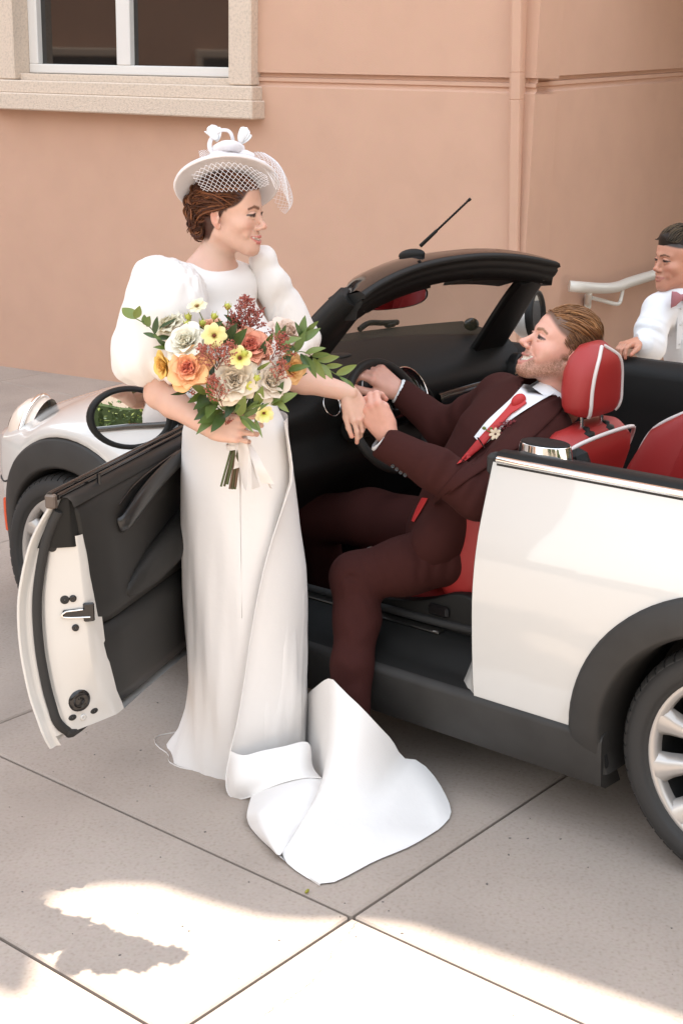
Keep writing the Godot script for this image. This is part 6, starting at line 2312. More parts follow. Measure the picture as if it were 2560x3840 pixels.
	for i in 40:
		var f := i / 39.0 * 10.0
		var i0 := mini(int(f), 9)
		var c: Vector3 = cen[i0].lerp(cen[i0 + 1], f - i0)
		var hw: float = lerpf(tab[i0][2] - tab[i0][1], tab[i0 + 1][2] - tab[i0 + 1][1], f - i0) * 0.5 / 838.0 * 1.008
		var low := clampf((f - 6.0) / 4.0, 0, 1)
		var ring := PackedVector3Array()
		for k in 72:
			var a := TAU * k / 72
			var back := pow(maxf(0.0, -sin(a) * 0.62 - cos(a) * 0.78), 2.2)
			var flute := 0.006 * sin(a * 7.0 + 1.0) * low * (0.4 + back) + 0.016 * low * back * sin(a * 11.0) + 0.0035 * sin(a * 9.0 + f * 1.3) * smoothstep(2.0, 5.0, f) + 0.002 * sin(a * 23.0 - f * 2.0) * smoothstep(3.0, 6.0, f)
			var r := hw * (1.0 + 1.15 * back * pow(smoothstep(6.0, 10.0, f), 1.3)) + flute
			var p := c + Vector3(cos(a) * r, 0, sin(a) * r * lerpf(0.82, 0.95, low))
			if i == 39:
				p.y = 0.004
			ring.append(p)
		rows.append(ring)
	sk.grid(rows, true)
	obj("skirt", sk, M.satin, dress)
	# overlay: a second layer wrapped over the right and the front, with a stitched edge
	var edge_px := [Vector3(-0.153, 1.07, -3.79), Vector3(-0.1336, 0.9334, -3.775), Vector3(-0.1538, 0.8599, -3.75), Vector3(-0.1903, 0.7522, -3.735), Vector3(-0.2212, 0.6374, -3.72), Vector3(-0.2499, 0.4918, -3.715), Vector3(-0.272, 0.3481, -3.715), Vector3(-0.2951, 0.2171, -3.71), Vector3(-0.3182, 0.1226, -3.71), Vector3(-0.3301, 0.0524, -3.7)]
	var edge := resample(smooth(edge_px, 5), 26)
	var ov := Mb.new()
	var orow := []
	for i in 26:
		var t := i / 25.0
		var e := edge[i]
		# walk round the column from the edge, at its height, to the right and the back
		var f := clampf((0.985 - e.y) / 0.985, 0, 1)
		var ci := lerpf(2.0, 10.0, f)
		var i0 := mini(int(ci), 9)
		var c: Vector3 = cen[i0].lerp(cen[i0 + 1], ci - i0)
		c.y = e.y
		var hw: float = lerpf(tab[i0][2] - tab[i0][1], tab[i0 + 1][2] - tab[i0 + 1][1], ci - i0) * 0.5 / 838.0 * 1.008
		var zs := lerpf(0.82, 0.95, clampf((ci - 6.0) / 4.0, 0, 1))
		var a0 := atan2((e.z - c.z) / zs, e.x - c.x)
		var ring := PackedVector3Array()
		for k in 22:
			var q := k / 21.0
			var a := lerpf(a0, -1.9, q)
			var r := hw + 0.0015 + 0.008 * smoothstep(0.0, 0.3, t) + 0.004 * sin(a * 5.0 + t * 6.0) * t
			var p := c + Vector3(cos(a) * r, 0, sin(a) * r * zs)
			p = p.lerp(e, pow(1.0 - q, 6.0))
			ring.append(p)
		orow.append(ring)
	ov.grid(orow)
	obj("overskirt", ov, M.satin, dress)
	var hm := Mb.new()
	hm.tube(edge, 0.0022, 6)
	obj("hem_cord", hm, M.satin, dress)
	# ---- train on the ground: near fold, rolled edge and the long spread to the right
	var tr := Mb.new()
	# outline of the spread, from the skirt's right, round the far side, to the front tip and back along the near side
	var far := resample(smooth([Vector3(-0.1104, 0.1842, -3.97), Vector3(-0.0791, 0.2596, -3.86), Vector3(-0.0319, 0.3486, -3.72), Vector3(0.0073, 0.3347, -3.66), Vector3(0.0557, 0.2906, -3.65), Vector3(0.1048, 0.2294, -3.66), Vector3(0.143, 0.1727, -3.69), Vector3(0.1759, 0.1041, -3.72), Vector3(0.2234, 0.0834, -3.74), Vector3(0.2717, 0.0455, -3.7), Vector3(0.3042, 0.012, -3.607), Vector3(0.2972, 0.006, -3.542), Vector3(0.2618, 0.006, -3.478)], 6), 30)
	var near_ := resample(smooth([Vector3(-0.1108, 0.0502, -3.95), Vector3(-0.0851, 0.0176, -3.84), Vector3(-0.0577, 0.0147, -3.72), Vector3(-0.0491, -0.0019, -3.62), Vector3(-0.0817, -0.0142, -3.53), Vector3(-0.1517, 0.014, -3.361), Vector3(-0.1403, 0.006, -3.299), Vector3(-0.0563, 0.005, -3.202), Vector3(-0.0044, 0.006, -3.221), Vector3(0.0863, 0.006, -3.312), Vector3(0.1806, 0.006, -3.387), Vector3(0.2618, 0.006, -3.478)], 6), 30)
	var trow := []
	for j in 24:
		var v := j / 23.0
		var r := PackedVector3Array()
		for i in 30:
			var u := i / 29.0
			var p := far[i].lerp(near_[i], v)
			var mid := sin(PI * v)
			# folds radiate from the skirt and die out towards the hem
			p.y += mid * (0.03 * (1.0 - u) * (1.0 - u) + 0.020 * pow(absf(sin(v * 4.5 + u * 1.2 + 0.6)), 3.0) * sin(PI * u) + 0.028 * pow(maxf(0.0, sin(v * 6.0 - u * 9.0 + 2.0)), 2.0) * smoothstep(0.3, 0.7, u) * (1.0 - u) * 2.0)
			p.y -= 0.22 * p.y * mid * mid * (1.0 - u * 0.3)
			p.y += 0.006 * sin(u * 17.0 + v * 3.0) * mid * u
			p.y = maxf(p.y, 0.005)
			r.append(p)
		trow.append(r)
	tr.grid(trow)
	obj("train", tr, M.satin, dress)
	# lower front of the overlay, its hem rolled outward
	var fl := Mb.new()
	var hem := resample(smooth([Vector3(-0.3301, 0.0524, -3.7), Vector3(-0.3277, 0.0163, -3.69), Vector3(-0.3136, -0.0019, -3.68), Vector3(-0.293, -0.0022, -3.67), Vector3(-0.2583, 0.0138, -3.655), Vector3(-0.22, 0.042, -3.64), Vector3(-0.164, 0.0714, -3.63), Vector3(-0.1027, 0.0862, -3.63), Vector3(-0.0564, 0.0798, -3.64)], 6), 28)
	var topc := resample(smooth([Vector3(-0.3155, 0.1294, -3.71), Vector3(-0.277, 0.1254, -3.69), Vector3(-0.228, 0.1342, -3.7), Vector3(-0.1667, 0.1382, -3.72), Vector3(-0.0955, 0.1328, -3.76), Vector3(-0.0825, 0.0767, -3.72), Vector3(-0.0567, 0.0698, -3.66)], 5), 28)
	var frows := []
	for j in 12:
		var v := j / 11.0
		var r := PackedVector3Array()
		for i in 28:
			var u := i / 27.0
			r.append(topc[i].lerp(hem[i], v) + Vector3(0, 0.012, 0.035) * sin(PI * v) * sin(PI * u) + Vector3(0, 0.0, 0.02) * sin(PI * v) * sin(u * 9.0) * (1.0 - u))
		frows.append(r)
	fl.grid(frows)
	obj("hem_flap", fl, M.satin, dress)
	var rc := Mb.new()
	rc.tube(hem, 0.0018, 6)
	obj("hem_cord", rc, M.satin, dress)
	# the roll: the train's near edge turned over
	var ro := Mb.new()
	var c0 := resample(smooth([Vector3(-0.2548, 0.018, -3.66), Vector3(-0.2017, 0.0489, -3.645), Vector3(-0.146, 0.0717, -3.64), Vector3(-0.0967, 0.0837, -3.635), Vector3(-0.0564, 0.0758, -3.64)], 5), 20)
	var c1 := resample(smooth([Vector3(-0.1833, 0.006, -3.371), Vector3(-0.1632, 0.0237, -3.31), Vector3(-0.1483, 0.012, -3.36), Vector3(-0.11, 0.0012, -3.43), Vector3(-0.0461, 0, -3.47)], 5), 20)
	var d0 := resample(smooth([Vector3(-0.2548, 0.018, -3.66), Vector3(-0.2594, 0.03, -3.522), Vector3(-0.2525, 0.008, -3.501), Vector3(-0.2202, 0.006, -3.433), Vector3(-0.1833, 0.006, -3.371)], 5), 18)
	var d1 := resample(smooth([Vector3(-0.0564, 0.0758, -3.64), Vector3(-0.039, 0.0573, -3.61), Vector3(-0.0327, 0.0312, -3.57), Vector3(-0.0358, 0.0166, -3.51), Vector3(-0.0461, 0, -3.47)], 5), 18)
	var rr2 := patch(c0, c1, d0, d1, Vector3(-0.004, 0.03, 0.03))
	ro.grid(rr2)
	obj("train_roll", ro, M.satin, dress)
	var r2 := Mb.new()
	r2.tube(d1, 0.0018, 6)
	obj("hem_cord", r2, M.satin, dress)
	# inner face of the roll, meeting the ground at the front tip
	var ri := Mb.new()
	var e0 := resample(smooth([Vector3(-0.0461, 0, -3.47), Vector3(-0.0986, 0.0022, -3.44), Vector3(-0.1202, 0.0097, -3.38), Vector3(-0.1157, 0.0111, -3.31), Vector3(-0.0938, 0.0079, -3.25), Vector3(-0.054, 0.008, -3.197)], 5), 20)
	var e1 := resample(smooth([Vector3(-0.0329, 0.0154, -3.6), Vector3(-0.1017, -0.0171, -3.56), Vector3(-0.1709, -0.0134, -3.48), Vector3(-0.1744, 0.01, -3.352), Vector3(-0.1286, 0.008, -3.287), Vector3(-0.0563, 0.004, -3.202)], 5), 20)
	var irows := []
	for j in 8:
		var v := j / 7.0
		var r := PackedVector3Array()
		for i in 20:
			r.append(e0[i].lerp(e1[i], v) + Vector3(0, -0.006, 0) * sin(PI * v))
		irows.append(r)
	ri.grid(irows)
	obj("train_roll", ri, M.satin, dress)
	var r3 := Mb.new()
	r3.tube(e0, 0.0018, 6)
	obj("hem_cord", r3, M.satin, dress)

const EYE := Vector3(0, 1.91, 0)

# slide a point away from where the picture was taken until it rests on a field's surface, then lift it
func rest(s: Sdf, all: PackedInt32Array, p: Vector3, lift := 0.003) -> Vector3:
	var d := (p - EYE).normalized()
	var q := p
	for i in 60:
		var e := s.at(q, all)
		if e < 0.0015:
			break
		q += d * minf(e * 0.7, 0.03)
	return q - d * lift

func every(s: Sdf) -> PackedInt32Array:
	var a := PackedInt32Array()
	for i in s.kind.size():
		a.append(i)
	return a

func crease(p: Vector3, a: Vector3, b: Vector3, n: float, w: float, depth: float) -> float:
	# a run of cloth folds across the stretch a-b, dying out to its sides
	var ba := b - a
	var t := (p - a).dot(ba) / ba.length_squared()
	if t < -0.1 or t > 1.1:
		return 0.0
	var r := (p - a - ba * t).length()
	var e := exp(-r * r / (w * w)) * smoothstep(-0.1, 0.15, t) * (1.0 - smoothstep(0.85, 1.1, t))
	return depth * e * sin(t * n * TAU + 3.0 * sin(r * 22.0))

func build_groom() -> void:
	var gr := thing("person", "bearded man in maroon suit and red tie seated in the car, smiling upward", "person")
	# ---- skin
	var body := Mb.new()
	var hs := 1.03
	var hx := Transform3D(face_basis(-79, 29, 0).scaled_local(Vector3.ONE * hs), Vector3(0.6342, 1.221, -4.08))
	var hair_g := Color(0.13, 0.062, 0.028)
	var scalp := func(p: Vector3, c: Color) -> Color:
		var ax := absf(p.x)
		var k := smoothstep(-0.004, 0.010, p.y - (0.062 - 6.0 * ax * ax) - (0.075 - p.z) * -0.02)
		if p.z < 0.035:
			k = maxf(k, smoothstep(0.040, 0.015, p.z) * smoothstep(-0.004, 0.014, p.y - 0.012))
		if p.z < -0.02:
			k = maxf(k, smoothstep(-0.02, -0.05, p.z) * smoothstep(-0.075, -0.045, p.y))
		if ax > 0.0715 and p.z < 0.012 and p.y < 0.028 and p.z > -0.036:
			k = 0.0
		return c.lerp(Color(0.075, 0.038, 0.020), k * 0.9)
	head(body, hx, {"jaw": 1.06, "smile": 2.0, "open": 1.45, "lips": 0.75, "nose": 1.10, "skin": SKIN_G, "lip": Color(0.42, 0.16, 0.13), "brow": Color(0.20, 0.10, 0.05), "neck": Vector3(0.0, -0.14, -0.085), "scalp": scalp, "beard": 1.0, "beard_color": Color(0.15, 0.072, 0.034)})
	# hands
	var wl: Vector3 = Vector3(0.1288, 1.003, -3.95)
	var hL := hand_frame(wl, Vector3(-0.55, 0.80, -0.05), Vector3(0.72, 0.62, 0.35))
	hand(body, hL, -1.0, 1.06, [[0.95, 1.15, 0.7, 0.0], [1.0, 1.2, 0.7, 0.0], [1.0, 1.2, 0.7, 0.0], [1.0, 1.1, 0.7, 0.0]], [Vector3(0.25, 0.95, 0.10), Vector3(-0.45, 0.85, 0.25), Vector3(-0.85, 0.45, 0.25)], SKIN_G, 0.0024, 1.05, 0.029)
	var wr: Vector3 = Vector3(0.1787, 1.019, -4.49)
	var hR := hand_frame(wr, Vector3(-0.76, 0.62, 0.10), Vector3(-0.35, -0.52, 0.78))
	hand(body, hR, 1.0, 1.12, [[0.50, 0.95, 0.55, 0.06], [0.62, 1.0, 0.6, 0.0], [0.72, 1.0, 0.6, -0.03], [0.8, 1.0, 0.6, -0.08]], [Vector3(0.55, 0.72, 0.30), Vector3(0.20, 0.88, 0.35), Vector3(0.10, 0.95, 0.25)], SKIN_G, 0.0026, 1.04, 0.029)
	obj("body", body, M.skin, gr)
	# ---- hair: short sides, longer top brushed back
	rng.seed = 31
	var hb := Mb.new()
	hb.has_col = true
	var base := Sdf.new()
	base.ell(Vector3(0, 0.036, -0.014), Vector3(0.0755, 0.082, 0.093), 0.01)
	base.ell(Vector3(0, 0.072, 0.010), Vector3(0.052, 0.037, 0.062), 0.03)
	base.ell(Vector3(0, -0.045, 0.06), Vector3(0.16, 0.110, 0.088), 0.006, true)
	base.ell(Vector3(0, -0.085, -0.03), Vector3(0.16, 0.085, 0.12), 0.006, true)
	base.build(hb, 0.0045, hx, func(_p): return Color(0.085, 0.042, 0.021))
	for k in 460:
		var ax := rng.randf_range(-1.0, 1.0)
		var t := rng.randf()
		var s0 := Vector3(ax * 0.058, 0.080 - 0.026 * ax * ax + 0.040 * t, lerpf(0.088 - 0.022 * ax * ax, -0.02, t))
		var pts := []
		var ln := rng.randf_range(0.06, 0.10)
		var up := rng.randf_range(0.004, 0.017) * (1.0 - 0.5 * t)
		for i in 5:
			var f := i / 4.0
			var d := Vector3(s0.x * (1.0 + 0.30 * f) + rng.randf_range(-0.002, 0.002), s0.y, s0.z - ln * f) - Vector3(0, 0.03, -0.012)
			var dn := Vector3(d.x / 0.0765, d.y / 0.098, d.z / 0.098)
			if dn.length() < 1.0 or f > 0.3:
				d = d / dn.length()
			pts.append(hx * (Vector3(0, 0.03, -0.012) + d * (1.0 + up * sin(PI * minf(f * 1.2, 1.0)) * 6.0)))
		var cc := Color(0.11, 0.048, 0.020).lerp(Color(0.40, 0.195, 0.080), rng.randf() * rng.randf_range(0.3, 1.0))
		lock(hb, pts, rng.randf_range(0.0018, 0.0038), cc, 0.55, Vector3.UP, 3)
	for k in 520:
		# sides and back, cropped close and combed backwards
		var sd := 1.0 if rng.randf() < 0.8 else -1.0
		var f := rng.randf()
		var z := lerpf(0.034, -0.100, f)
		var y := rng.randf_range(0.006 - 0.050 * f, 0.078)
		if z > 0.008 and y < 0.020:
			y = 0.02 + rng.randf() * 0.05
		var pts := []
		for i in 3:
			var d := Vector3(sd * 0.07, y - 0.03 - 0.006 * i, z + 0.012 - 0.010 * i)
			var q := 1.0 - pow(d.y / 0.088, 2.0) - pow(d.z / 0.097, 2.0)
			d.x = sd * 0.0770 * sqrt(maxf(q, 0.004))
			pts.append(hx * (Vector3(0, 0.03, -0.012) + d * (1.012 + 0.006 * i)))
		lock(hb, pts, rng.randf_range(0.0013, 0.0024), Color(0.070, 0.034, 0.017).lerp(Color(0.20, 0.098, 0.045), rng.randf()), 0.5, Vector3.UP, 3)
	for k in 320:
		# beard bristles along the jaw and chin
		var t := rng.randf()
		var sd := 1.0 if rng.randf() < 0.8 else -1.0
		var jaw := smooth([Vector3(0.064, -0.02, 0.006), Vector3(0.060, -0.055, 0.010), Vector3(0.044, -0.082, 0.034), Vector3(0.024, -0.103, 0.064), Vector3(0.0, -0.111, 0.078)], 6)
		var q := jaw[int(t * (jaw.size() - 1))]
		var n := Vector3(q.x / 0.06, (q.y + 0.03) / 0.08 * 0.6, (q.z - 0.02) / 0.07).normalized()
		q += Vector3(rng.randf_range(-0.006, 0.006), rng.randf_range(-0.006, 0.016), rng.randf_range(-0.008, 0.008)) + n * 0.001
		q.x *= sd
		n.x *= sd
		var e := q + n * rng.randf_range(0.004, 0.008) + Vector3(0, -0.005, 0.001)
		lock(hb, [hx * q, hx * e], 0.0007, Color(0.15, 0.075, 0.036).lerp(Color(0.34, 0.19, 0.10), rng.randf()), 1.0, Vector3(0.3, 0.2, 1), 2)
	obj("hair", hb, M.hair, gr)
	# ---- suit
	var suit := mat(Color(0.043, 0.0125, 0.0105), 0.85)
	suit.metallic_specular = 0.25
	suit.rim_enabled = true
	suit.rim = 0.12
	suit.rim_tint = 0.8
	suit.normal_enabled = true
	suit.normal_texture = bump_tex(0.30, 44, 2.0, 256, 2)
	suit.normal_scale = 0.25
	tri_map(suit, 8.0)
	M.suit = suit
	M.shirt = mat(Color(0.74, 0.75, 0.76), 0.75)
	M.tie = mat(Color(0.46, 0.022, 0.022), 0.55)
	var j := Sdf.new()
	var pel: Vector3 = Vector3(0.3425, 0.6556, -4.1)
	var bel: Vector3 = Vector3(0.4101, 0.7916, -4.09)
	var che: Vector3 = Vector3(0.5011, 0.9334, -4.11)
	var top: Vector3 = Vector3(0.5557, 1.03, -4.1)
	var shN: Vector3 = Vector3(0.58, 1.002, -3.97)
	var shF: Vector3 = Vector3(0.4833, 1.045, -4.24)
	var elN: Vector3 = Vector3(0.3829, 0.8499, -3.84)
	var elF: Vector3 = Vector3(0.3268, 0.9095, -4.42)
	j.chain([pel, bel, che, top], [0.150, 0.145, 0.155, 0.105], 0.06)
	j.cap(shN, shF, 0.074, 0.074, 0.07)
	j.cap(top, Vector3(0.5789, 1.09, -4.08), 0.085, 0.062, 0.05)
	# near sleeve, cut off square at the cuff
	j.chain([shN, Vector3(0.4834, 0.9378, -3.87), elN, Vector3(0.264, 0.9177, -3.87), Vector3(0.1238, 0.9751, -3.94)], [0.076, 0.072, 0.068, 0.060, 0.049], 0.025)
	j.chain([shF, Vector3(0.4082, 0.9693, -4.34), elF, Vector3(0.197, 1.008, -4.49)], [0.072, 0.066, 0.062, 0.046], 0.025)
	# lower front of the jacket
	j.ell(Vector3(0.2855, 0.6816, -3.98), Vector3(0.105, 0.075, 0.075), 0.04, false, Basis(Vector3(0, 0, 1), 0.9))
	# hollow at the neck, and the ends of the sleeves
	j.ell(Vector3(0.5741, 1.114, -4.07), Vector3(0.075, 0.045, 0.075), 0.006, true, Basis(Vector3(0, 0, 1), 0.5))
	j.ell(Vector3(0.0892, 0.9931, -3.95), Vector3(0.026, 0.075, 0.08), 0.003, true, Basis(Vector3(0, 0, 1), -0.60))
	j.ell(Vector3(0.1579, 1.02, -4.495), Vector3(0.024, 0.07, 0.08), 0.003, true, Basis(Vector3(0, 0, 1), -0.36))
	var wrinkle := func(p: Vector3) -> Vector3:
		var d := crease(p, shN, elN, 4.5, 0.10, 0.0055) + crease(p, elN, Vector3(0.2158, 0.9416, -3.89), 4.0, 0.09, 0.0065) + crease(p, elN + Vector3(0.03, 0.02, 0), shN + Vector3(0, -0.08, 0), 5.0, 0.07, 0.0045)
		d += crease(p, elF, shF, 4.0, 0.09, 0.005) + crease(p, pel, che, 2.0, 0.16, 0.003)
		return p + Vector3(-0.2, 0.5, 0.84) * d
	var jm := Mb.new()
	j.build(jm, 0.0085, Transform3D.IDENTITY, null, wrinkle)
	var jo := obj("jacket", jm, M.suit, gr)
	for q in [[838,0], [851,0], [864,0], [877,0]]:
		pass
	var al := every(j)
	for q in [Vector3(0.1341, 0.9951, -3.6), Vector3(0.1444, 0.9869, -3.6), Vector3(0.1547, 0.9787, -3.6), Vector3(0.1662, 0.9716, -3.6)]:
		var b := Mb.new()
		var at := rest(j, al, q, 0.001)
		b.lathe(PackedVector2Array([Vector2(0.001, 0.0035), Vector2(0.003, 0.0035), Vector2(0.0045, 0.005), Vector2(0.0062, 0.004), Vector2(0.0066, 0.0)]), at, frame(Vector3(-0.1, 0.25, 0.95), Vector3.UP), 16)
		obj("cuff_button", b, M.gloss, jo)
	# shirt front, tie and lapel laid over the chest
	var strip := func(called: String, left: Array, right: Array, m: Material, lift: float, parent: Node, bulge := 0.0, steps := 20):
		var a := resample(smooth(left, 5), steps)
		var b := resample(smooth(right, 5), steps)
		var rows := []
		for i in steps:
			var r := PackedVector3Array()
			var d0 := (a[i] - EYE).normalized()
			r.append(rest(j, al, a[i], lift - 0.006))
			for k in 7:
				var f := k / 6.0
				r.append(rest(j, al, a[i].lerp(b[i], f), lift + bulge * sin(PI * f)))
			r.append(rest(j, al, b[i], lift - 0.006))
			rows.append(r)
		var mb := Mb.new()
		mb.grid(rows)
		return obj(called, mb, m, parent)
	strip.call("shirt", [Vector3(0.4673, 1.213, -3.6), Vector3(0.435, 1.175, -3.6), Vector3(0.3805, 1.122, -3.6), Vector3(0.3587, 1.095, -3.6), Vector3(0.3434, 1.074, -3.6)], [Vector3(0.5662, 1.2, -3.6), Vector3(0.5027, 1.164, -3.6), Vector3(0.4346, 1.117, -3.6), Vector3(0.3888, 1.069, -3.6), Vector3(0.3667, 1.05, -3.6)], M.shirt, 0.004, gr)
	strip.call("tie", [Vector3(0.4614, 1.189, -3.6), Vector3(0.4397, 1.169, -3.6), Vector3(0.4224, 1.147, -3.6), Vector3(0.3877, 1.107, -3.6), Vector3(0.3504, 1.065, -3.6), Vector3(0.2999, 1.001, -3.6)], [Vector3(0.4769, 1.163, -3.6), Vector3(0.4496, 1.142, -3.6), Vector3(0.4364, 1.133, -3.6), Vector3(0.4049, 1.095, -3.6), Vector3(0.3667, 1.048, -3.6), Vector3(0.3224, 1.01, -3.6)], M.tie, 0.010, gr, 0.004)
	strip.call("tie_end", [Vector3(0.2104, 0.9102, -3.6), Vector3(0.1971, 0.884, -3.6), Vector3(0.1838, 0.847, -3.6)], [Vector3(0.2264, 0.909, -3.6), Vector3(0.2109, 0.8781, -3.6), Vector3(0.1908, 0.8434, -3.6)], M.tie, 0.010, gr, 0.003)
	# knot and collar wings
	var kn := Mb.new()
	kn.ball(rest(j, al, Vector3(0.4554, 1.169, -3.6), 0.010), Vector3(0.019, 0.024, 0.014), Basis(Vector3(0, 0, 1), -0.75))
	obj("tie_knot", kn, M.tie, gr)
	var clp := Mb.new()
	clp.box(rest(j, al, Vector3(0.3619, 1.059, -3.6), 0.016), Vector3(0.040, 0.0045, 0.004), 0.001, Basis(Vector3(0, 0, 1), -0.95))
	obj("tie_clip", clp, M.chrome, gr)
	var cn: Vector3 = hx * Vector3(0, -0.128, -0.052)
	var cax := (hx.basis * Vector3(0, 1, -0.28)).normalized()
	var cb := frame(cax, hx.basis.z)
	var co := Mb.new()
	var crow := []
	for q in [[-0.01, 0.0620, 0.0], [0.018, 0.0625, 0.006], [0.021, 0.0640, 0.006], [0.014, 0.0660, 0.004], [-0.014, 0.0735, -0.002]]:
		var ring := PackedVector3Array()
		for k in 37:
			var a := lerpf(0.16, TAU - 0.16, k / 36.0) + PI * 0.5
			ring.append(cn + cb * Vector3(cos(a) * q[1], q[0] - 0.010 * maxf(0.0, sin(a)) - (0.020 if q[1] > 0.08 and sin(a) > 0.6 else 0.0), sin(a) * q[1] * 1.05))
		crow.append(ring)
	co.grid(crow)
	obj("collar", co, M.shirt, gr)
	for c in [[Vector3(0.146, 0.9993, -3.945), Vector3(0.1091, 0.9675, -3.945), wl, 0.036], [Vector3(0.1927, 1.015, -4.49), Vector3(0.1689, 1.025, -4.49), wr, 0.037]]:
		pass
	var cf := Mb.new()
	cf.tube(PackedVector3Array([Vector3(0.1338, 0.9695, -3.942), Vector3(0.114, 0.9877, -3.946), Vector3(0.1115, 0.9902, -3.946)]), PackedFloat32Array([0.040, 0.0415, 0.036]), 20, false)
	obj("shirt_cuff", cf, M.shirt, gr)
	var cf2 := Mb.new()
	cf2.tube(PackedVector3Array([Vector3(0.204, 1.007, -4.49), Vector3(0.1815, 1.018, -4.49), Vector3(0.1773, 1.02, -4.49)]), PackedFloat32Array([0.040, 0.0415, 0.036]), 20, false)
	obj("shirt_cuff", cf2, M.shirt, gr)
	strip.call("lapel", [Vector3(0.5735, 1.187, -3.6), Vector3(0.5075, 1.156, -3.6), Vector3(0.4371, 1.11, -3.6), Vector3(0.376, 1.042, -3.6), Vector3(0.3093, 0.9869, -3.6), Vector3(0.2357, 0.9019, -3.6)], [Vector3(0.5792, 1.158, -3.6), Vector3(0.5383, 1.115, -3.6), Vector3(0.4872, 1.066, -3.6), Vector3(0.4152, 1.017, -3.6), Vector3(0.3372, 0.9634, -3.6), Vector3(0.2428, 0.89, -3.6)], M.suit, 0.007, jo)
	# ---- trousers
	var t := Sdf.new()
	var kN: Vector3 = Vector3(0.04, 0.5552, -4)
	var kF: Vector3 = Vector3(-0.0825, 0.555, -4.62)
	t.ell(pel + Vector3(0.0, -0.03, 0.0), Vector3(0.15, 0.11, 0.13), 0.05)
	t.chain([Vector3(0.3178, 0.6166, -4.02), Vector3(0.1881, 0.5892, -4), kN], [0.092, 0.082, 0.072], 0.04)
	t.chain([kN, Vector3(0.0463, 0.4433, -3.95), Vector3(0.0305, 0.324, -3.87), Vector3(0.0279, 0.1853, -3.81)], [0.070, 0.067, 0.059, 0.056], 0.03)
	t.chain([Vector3(0.2707, 0.607, -4.32), Vector3(0.0943, 0.5961, -4.48), kF], [0.10, 0.092, 0.080], 0.04)
	t.chain([kF, Vector3(-0.0546, 0.3261, -4.7), Vector3(-0.0294, 0.1425, -4.76)], [0.076, 0.062, 0.052], 0.03)
	var tw := func(p: Vector3) -> Vector3:
		var d := crease(p, kN + Vector3(0.02, -0.02, 0), Vector3(0.2126, 0.6093, -3.98), 5.0, 0.08, 0.0045) + crease(p, Vector3(0.0712, 0.5085, -3.92), Vector3(0.0075, 0.2668, -3.78), 3.0, 0.07, 0.004) + crease(p, Vector3(0.1973, 0.6256, -3.93), Vector3(0.3249, 0.6457, -3.95), 3.0, 0.09, 0.003)
		# sharp fold at the back of the knee, and the pressed line down the shin
		d -= 0.010 * near(p, Vector3(0.1074, 0.5317, -3.95), Vector3(0.0228, 0.5789, -3.93), 0.002, 0.016)
		d += 0.004 * near(p, Vector3(0.0076, 0.5588, -3.93), Vector3(0.0199, 0.2755, -3.76), 0.001, 0.012)
		return p + Vector3(-0.3, 0.3, 0.9) * d
	var tm := Mb.new()
	t.build(tm, 0.009, Transform3D.IDENTITY, null, tw)
	obj("trousers", tm, M.suit, gr)
	var shoe := Sdf.new()
	shoe.chain([Vector3(0.0306, 0.1254, -3.82), Vector3(0.0202, 0.1137, -3.78), Vector3(-0.0049, 0.1438, -3.68)], [0.042, 0.045, 0.036], 0.03)
	var sm := Mb.new()
	shoe.build(sm, 0.008)
	obj("shoe", sm, M.gloss, gr)
	# ---- buttonhole flowers
	var bt := Node3D.new()
	bt.name = "buttonhole"
	gr.add_child(bt, true)
	var fo := rest(j, al, Vector3(0.3986, 1.081, -3.6), 0.022)
	for k in 7:
		var mb := Mb.new()
		mb.ball(Vector3(0, 0.010, 0), Vector3(0.0052, 0.0095, 0.0015), Basis.IDENTITY, 5, 8)
		obj("petal", mb, mat(Color(0.66, 0.52, 0.36), 0.6), bt).transform = Transform3D(frame(Vector3(-0.2, 0.35, 0.9), Vector3.UP) * Basis(Vector3.UP, TAU * k / 7) * Basis(Vector3(1, 0, 0), 1.35), fo)
	var ce := Mb.new()
	ce.ball(fo, Vector3.ONE * 0.004)
	obj("flower_eye", ce, mat(Color(0.10, 0.03, 0.02), 0.7), bt)
	var st := Mb.new()
	st.tube(PackedVector3Array([fo + Vector3(0, 0, -0.008), rest(j, al, Vector3(0.3791, 1.089, -3.6), 0.018), rest(j, al, Vector3(0.371, 1.096, -3.6), 0.022)]), 0.0016, 5)
	st.ball(rest(j, al, Vector3(0.3688, 1.097, -3.6), 0.022), Vector3(0.006, 0.005, 0.005))
	st.ball(rest(j, al, Vector3(0.3868, 1.096, -3.6), 0.020), Vector3(0.004, 0.004, 0.004))
	obj("bud_stem", st, mat(Color(0.13, 0.17, 0.03), 0.6), bt)
	var sp := Mb.new()
	for k in 130:
		var u := rng.randf()
		var p: Vector3 = (Vector3(0.4038, 1.095, -3.6) as Vector3).lerp(Vector3(0.4481, 1.118, -3.6), u) + Vector3(rng.randf_range(-0.012, 0.012), rng.randf_range(-0.016, 0.016), 0) * (1.0 - u * 0.8)
		sp.ball(rest(j, al, p, rng.randf_range(0.012, 0.026)), Vector3.ONE * rng.randf_range(0.0011, 0.0022), Basis.IDENTITY, 3, 5)
	var spo := obj("red_sprig", sp, mat(Color(0.22, 0.030, 0.035), 0.7), bt)
	spo.set_meta("kind", "stuff")

